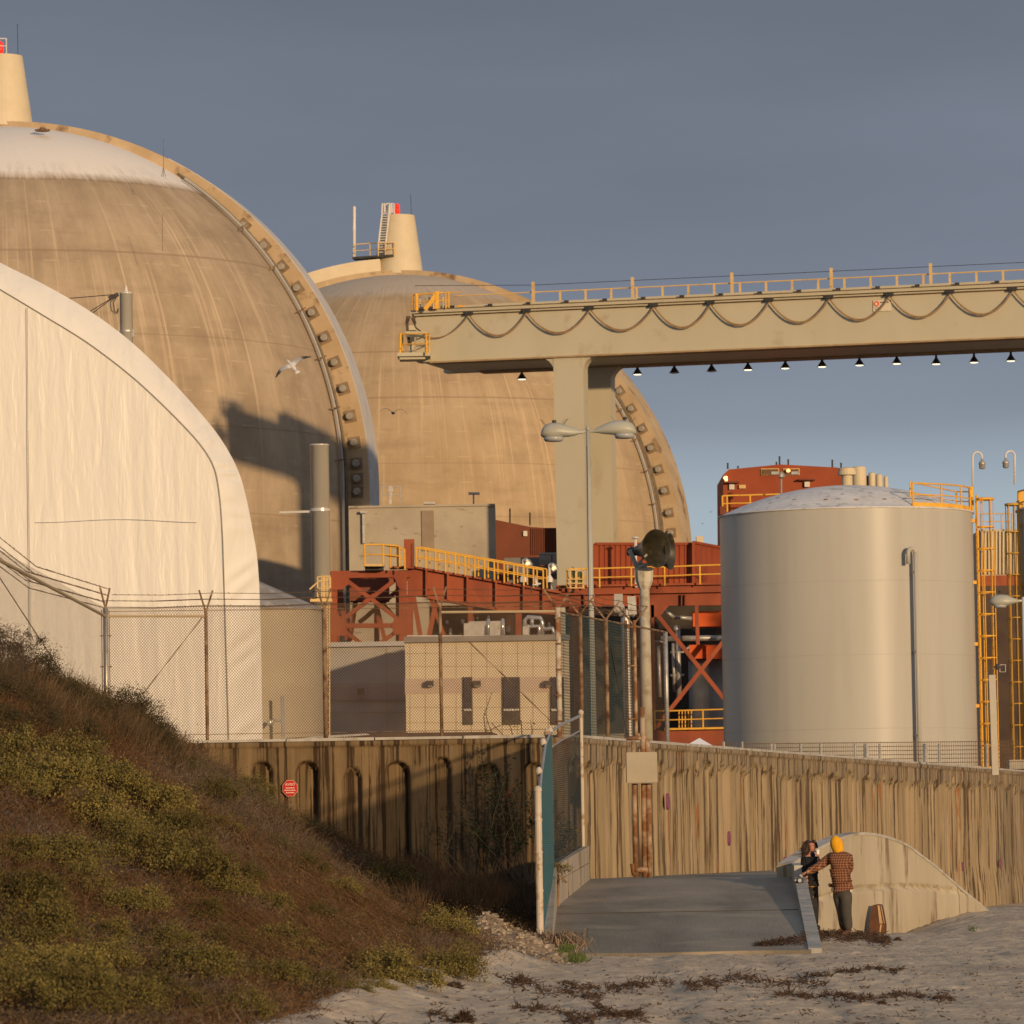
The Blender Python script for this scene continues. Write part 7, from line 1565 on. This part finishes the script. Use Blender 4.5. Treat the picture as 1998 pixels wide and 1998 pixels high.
V, F_ = skin_mesh(Tr, chainE('pl0', 'pel', 'lhi', 'lkn', 'lan')+chainE('pel', 'rhi', 'rkn', 'ran'), 'pel'); mb = MB(); mb.add(V, F_); mb.build('trousers', mat('charcoal_trousers', (.055, .05, .045), (.08, .072, .065), 5, rough=.9), man, smooth=True)
for a, b, c_ in (('lan', 'lto', .0), ('ran', 'rto', .0)):
    A = B0[a][0]+Vector((.03, 0, -.02)); Bq = B0[b][0]; V, F_ = skin_mesh({'a': (A, .075), 'b': (A.lerp(Bq, .5)-Vector((0, 0, .01)), .07), 'c': (Bq+(Bq-A)*.3, .052)}, chainE('a', 'b', 'c'), 'a', 1); mb = MB(); mb.add(V, F_); mb.build('shoe', mat('brown_shoe', (.07, .035, .02), (.11, .06, .035), 6, rough=.6), man, smooth=True)
V, F_ = skin_mesh({'a': (J_(1637, 1666), (.125, .11)), 'b': (J_(1635, 1656), (.11, .11)), 'c': (J_(1631.5, 1647), (.125, .135)), 'd': (J_(1632, 1639), (.12, .13)), 'e': (J_(1638, 1633), (.085, .085))}, chainE('a', 'b', 'c', 'd', 'e'), 'a'); mb = MB(); mb.add(V, F_); mb.build('hood', mat('yellow_hood', (.66, .30, .010), (.80, .42, .02), 9, stretch=(1, 1, .4), rough=.9, bump=.02, bscale=9), man, smooth=True)
# woman
WY = 93.75
def K_(px, py, dy=0.): return at(px, py, WY+dy)
wom = thing('person', (at(1592, 1812, WY).x, WY, 0), 'person with long dark hair and black jacket behind the low wall', 'person')
Bw = {'pel': (K_(1583, 1729), .08), 'bel': (K_(1582, 1712), .08), 'che': (K_(1581, 1690), (.12, .10)), 'upc': (K_(1582, 1675), .08), 'nec': (K_(1583, 1665), .045), 'jaw': (K_(1586, 1657, -.02), .062), 'hea': (K_(1584, 1650), .08), 'cro': (K_(1583, 1643), .068),
      'lsh': (K_(1570, 1677, -.04), .05), 'lel': (K_(1572, 1700, -.12), .04), 'lwr': (K_(1574, 1714, -.16), .025), 'rsh': (K_(1592, 1676, -.02), .05), 'rel': (K_(1598, 1689, -.22), .038), 'rwr': (K_(1597, 1672, -.2), .024),
      'lhi': (K_(1580, 1737, -.02), .055), 'lkn': (K_(1584, 1770, -.04), .05), 'lan': (K_(1591, 1806, -.02), .034), 'lto': (K_(1598, 1811, -.12), .028), 'rhi': (K_(1586, 1737, .03), .055), 'rkn': (K_(1589, 1772, .03), .05), 'ran': (K_(1589, 1806, .1), .034), 'rto': (K_(1596, 1810, .02), .028)}
EW = [(a, b) for a, b in EB if 'nec' not in (a, b) and 'hea' not in (a, b)]; EW = chainE('pel', 'bel', 'che', 'upc', 'nec', 'jaw', 'hea', 'cro')+chainE('upc', 'lsh', 'lel', 'lwr')+chainE('upc', 'rsh', 'rel', 'rwr')+chainE('pel', 'lhi', 'lkn', 'lan', 'lto')+chainE('pel', 'rhi', 'rkn', 'ran', 'rto')
V, F_ = skin_mesh(Bw, EW, 'pel'); mb = MB(); mb.add(V, F_); hand(mb, Bw['rwr'][0], K_(1594, 1661, -.16)-Bw['rwr'][0], (.6, -.8, 0), .9); hand(mb, Bw['lwr'][0], (0, -.3, -1), (-1, 0, 0), .9)
V, F_ = skin_mesh({'a': (K_(1589, 1652, -.05), .014), 'b': (K_(1593, 1653, -.06), .011)}, [('a', 'b')], 'a', 1); mb.add(V, F_); mb.build('body', mat('skin_ruddy', (.46, .20, .12), (.50, .24, .15), 8, rough=.6), wom, smooth=True)
mb = MB()
for x, y in ((1587, 1650), (1591.2, 1650)): q = K_(x, y, -.085); mb.lathe((q.x, q.y, q.z-.006), [(.003, 0), (.011, .004), (.011, .008), (.003, .012)], 8)
mb.build('eyes', m_dark, wom); mb = MB(); q = K_(1589, 1657, -.085); mb.beam(q-Vector((.02, 0, 0)), q+Vector((.02, 0, 0)), .008, .01); mb.build('mouth', mat('lips', (.35, .10, .08)), wom)
m_hair = mat('dark_brown_hair', (.022, .012, .008), (.06, .028, .016), 14, stretch=(1, 1, .3), rough=.5)
V, F_ = skin_mesh({'a': (K_(1582, 1641, .01), .075), 'b': (K_(1577, 1647, .04), .095), 'c': (K_(1572, 1658, .04), .085), 'd': (K_(1570, 1668, .02), .07), 'e': (K_(1571, 1676, .0), .045)}, chainE('a', 'b', 'c', 'd', 'e'), 'a'); mb = MB(); mb.add(V, F_)
V, F_ = skin_mesh({'a': (K_(1584, 1640, -.03), .05), 'b': (K_(1590, 1643, -.05), .032), 'c': (K_(1593, 1648, -.02), .024), 'd': (K_(1594, 1655, .03), .03)}, chainE('a', 'b', 'c', 'd'), 'a', 1); mb.add(V, F_); hr = mb.build('hair', m_hair, wom, smooth=True)
n_ = 260; B = np.array([tuple(K_(random.uniform(1568, 1580), random.uniform(1642, 1670), random.uniform(-.05, .1))) for _ in range(n_)]); D = rng.normal(0, 1, (n_, 3))*[.5, .3, .4]+[-.5, 0, -.6]; D /= np.linalg.norm(D, axis=1, keepdims=True); big('hair_strands', twigs(B, D, rng.uniform(.05, .14, n_), rng.uniform(.006, .012, n_), rng.normal(0, .02, (n_, 3))), 4, m_hair, hr)
Jw = {'hm2': (K_(1583, 1717), (.145, .13)), 'hem': (K_(1583, 1713), (.155, .14)), 'bel': (K_(1582, 1706), (.165, .14)), 'che': (K_(1581, 1690), (.20, .16)), 'upc': (K_(1581, 1677), (.18, .14)), 'nec': (K_(1582, 1667), .10), 'lsh': (K_(1570, 1679, -.04), .09), 'lel': (K_(1570, 1699, -.10), .075), 'lwr': (K_(1574, 1712, -.14), .055), 'rsh': (K_(1593, 1678, -.02), .085), 'rel': (K_(1598, 1688, -.15), .07), 'rwr': (K_(1597, 1676, -.2), .05)}
V, F_ = skin_mesh(Jw, chainE('hm2', 'hem', 'bel', 'che', 'upc', 'nec')+chainE('upc', 'lsh', 'lel', 'lwr')+chainE('upc', 'rsh', 'rel', 'rwr'), 'hem'); mb = MB(); mb.add(V, F_); mb.build('jacket', mat('black_jacket', (.010, .010, .013), (.02, .02, .024), 6, rough=.9), wom, smooth=True)
V, F_ = skin_mesh({'a': (K_(1583, 1668, -.03), (.075, .07)), 'b': (K_(1590, 1667, -.09), .045)}, [('a', 'b')], 'a', 1); mb = MB(); mb.add(V, F_); mb.build('scarf', mat('navy_scarf', (.012, .018, .07), (.02, .03, .10), 6, rough=.9), wom, smooth=True)
V, F_ = skin_mesh({'a': (K_(1583, 1718), (.13, .12)), 'b': (K_(1584, 1727), (.165, .15)), 'c': (K_(1586, 1733), (.15, .14))}, chainE('a', 'b', 'c'), 'a', 1); mb = MB(); mb.add(V, F_); mb.build('yellow_shirt', mat('mustard_shirt', (.62, .30, .02), (.70, .36, .03), 6, rough=.9), wom, smooth=True)
Tw = {'pl0': (K_(1583, 1722), (.13, .12)), 'pel': (K_(1584, 1733), (.15, .13)), 'lhi': (K_(1580, 1743, -.03), .10), 'lkn': (K_(1585, 1771, -.04), .08), 'lan': (K_(1591, 1806, -.02), .058), 'rhi': (K_(1587, 1743, .04), .10), 'rkn': (K_(1590, 1773, .03), .08), 'ran': (K_(1591, 1806, .1), .058)}
V, F_ = skin_mesh(Tw, chainE('pl0', 'pel', 'lhi', 'lkn', 'lan')+chainE('pel', 'rhi', 'rkn', 'ran'), 'pel'); mb = MB(); mb.add(V, F_); tr = mb.build('trousers', mat('black_jeans', (.022, .021, .022), (.035, .033, .033), 6, rough=.9), wom, smooth=True)
mb = MB(); q = K_(1586, 1751, -.12); mb.lathe((q.x, q.y+.03, q.z-.04), [(.008, 0), (.02, .02), (.02, .06), (.008, .08)], 8); mb.build('knee_tear', MATS['skin_ruddy'], tr)
for a, b in (('lan', 'lto'), ('ran', 'rto')):
    A = Bw[a][0]-Vector((0, 0, .01)); Bq = Bw[b][0]; V, F_ = skin_mesh({'a': (A, .06), 'b': (A.lerp(Bq, .5), .055), 'c': (Bq+(Bq-A)*.2, .042)}, chainE('a', 'b', 'c'), 'a', 1); mb = MB(); mb.add(V, F_); mb.build('shoe', MATS['black_jeans'], wom, smooth=True)
cup = thing('white_cup', K_(1595, 1668, -.2), 'small white cup held to the mouth of the dark haired person', 'cup'); mb = MB(); q = K_(1595.5, 1667, -.22); mb.lathe((q.x, q.y, q.z), [(.025, 0), (.033, .08), (.036, .085), (.03, .083)], 12); mb.build('cup_body', mat('cup_white', (.8, .78, .75)), cup)
# camera on the wall
cm = thing('camera', (rxr(92.2)+.12, 92.2, 1.0), 'small black and silver photo camera resting on the low ramp wall', 'camera')
c = at(1560, 1712, 92.2); zc0 = .06+1.0*(92.2-79.5)/14.1
mb = MB(); mb.box((c.x-.09, 92.15, zc0), (c.x+.07, 92.24, zc0+.085)); mb.box((c.x-.03, 92.16, zc0+.085), (c.x+.025, 92.23, zc0+.12)); mb.build('camera_case', mat('camera_black', (.012, .012, .012), rough=.35, spec=.6), cm)
mb = MB(); mb.tube([(c.x-.005, 92.15, zc0+.045), (c.x-.005, 92.06, zc0+.045)], [.038, .034], 16); mb.build('camera_lens', mat('camera_silver', (.5, .5, .5), metal=.7, rough=.25), cm); mb = MB(); mb.box((c.x+.0, 92.14, zc0+.12), (c.x+.04, 92.22, zc0+.15)); mb.tube([(c.x-.075, 92.149, zc0+.05), (c.x-.075, 92.12, zc0+.05)], .018, 10); mb.build('camera_dial', MATS['camera_silver'], cm)
bpy.context.view_layer.update()
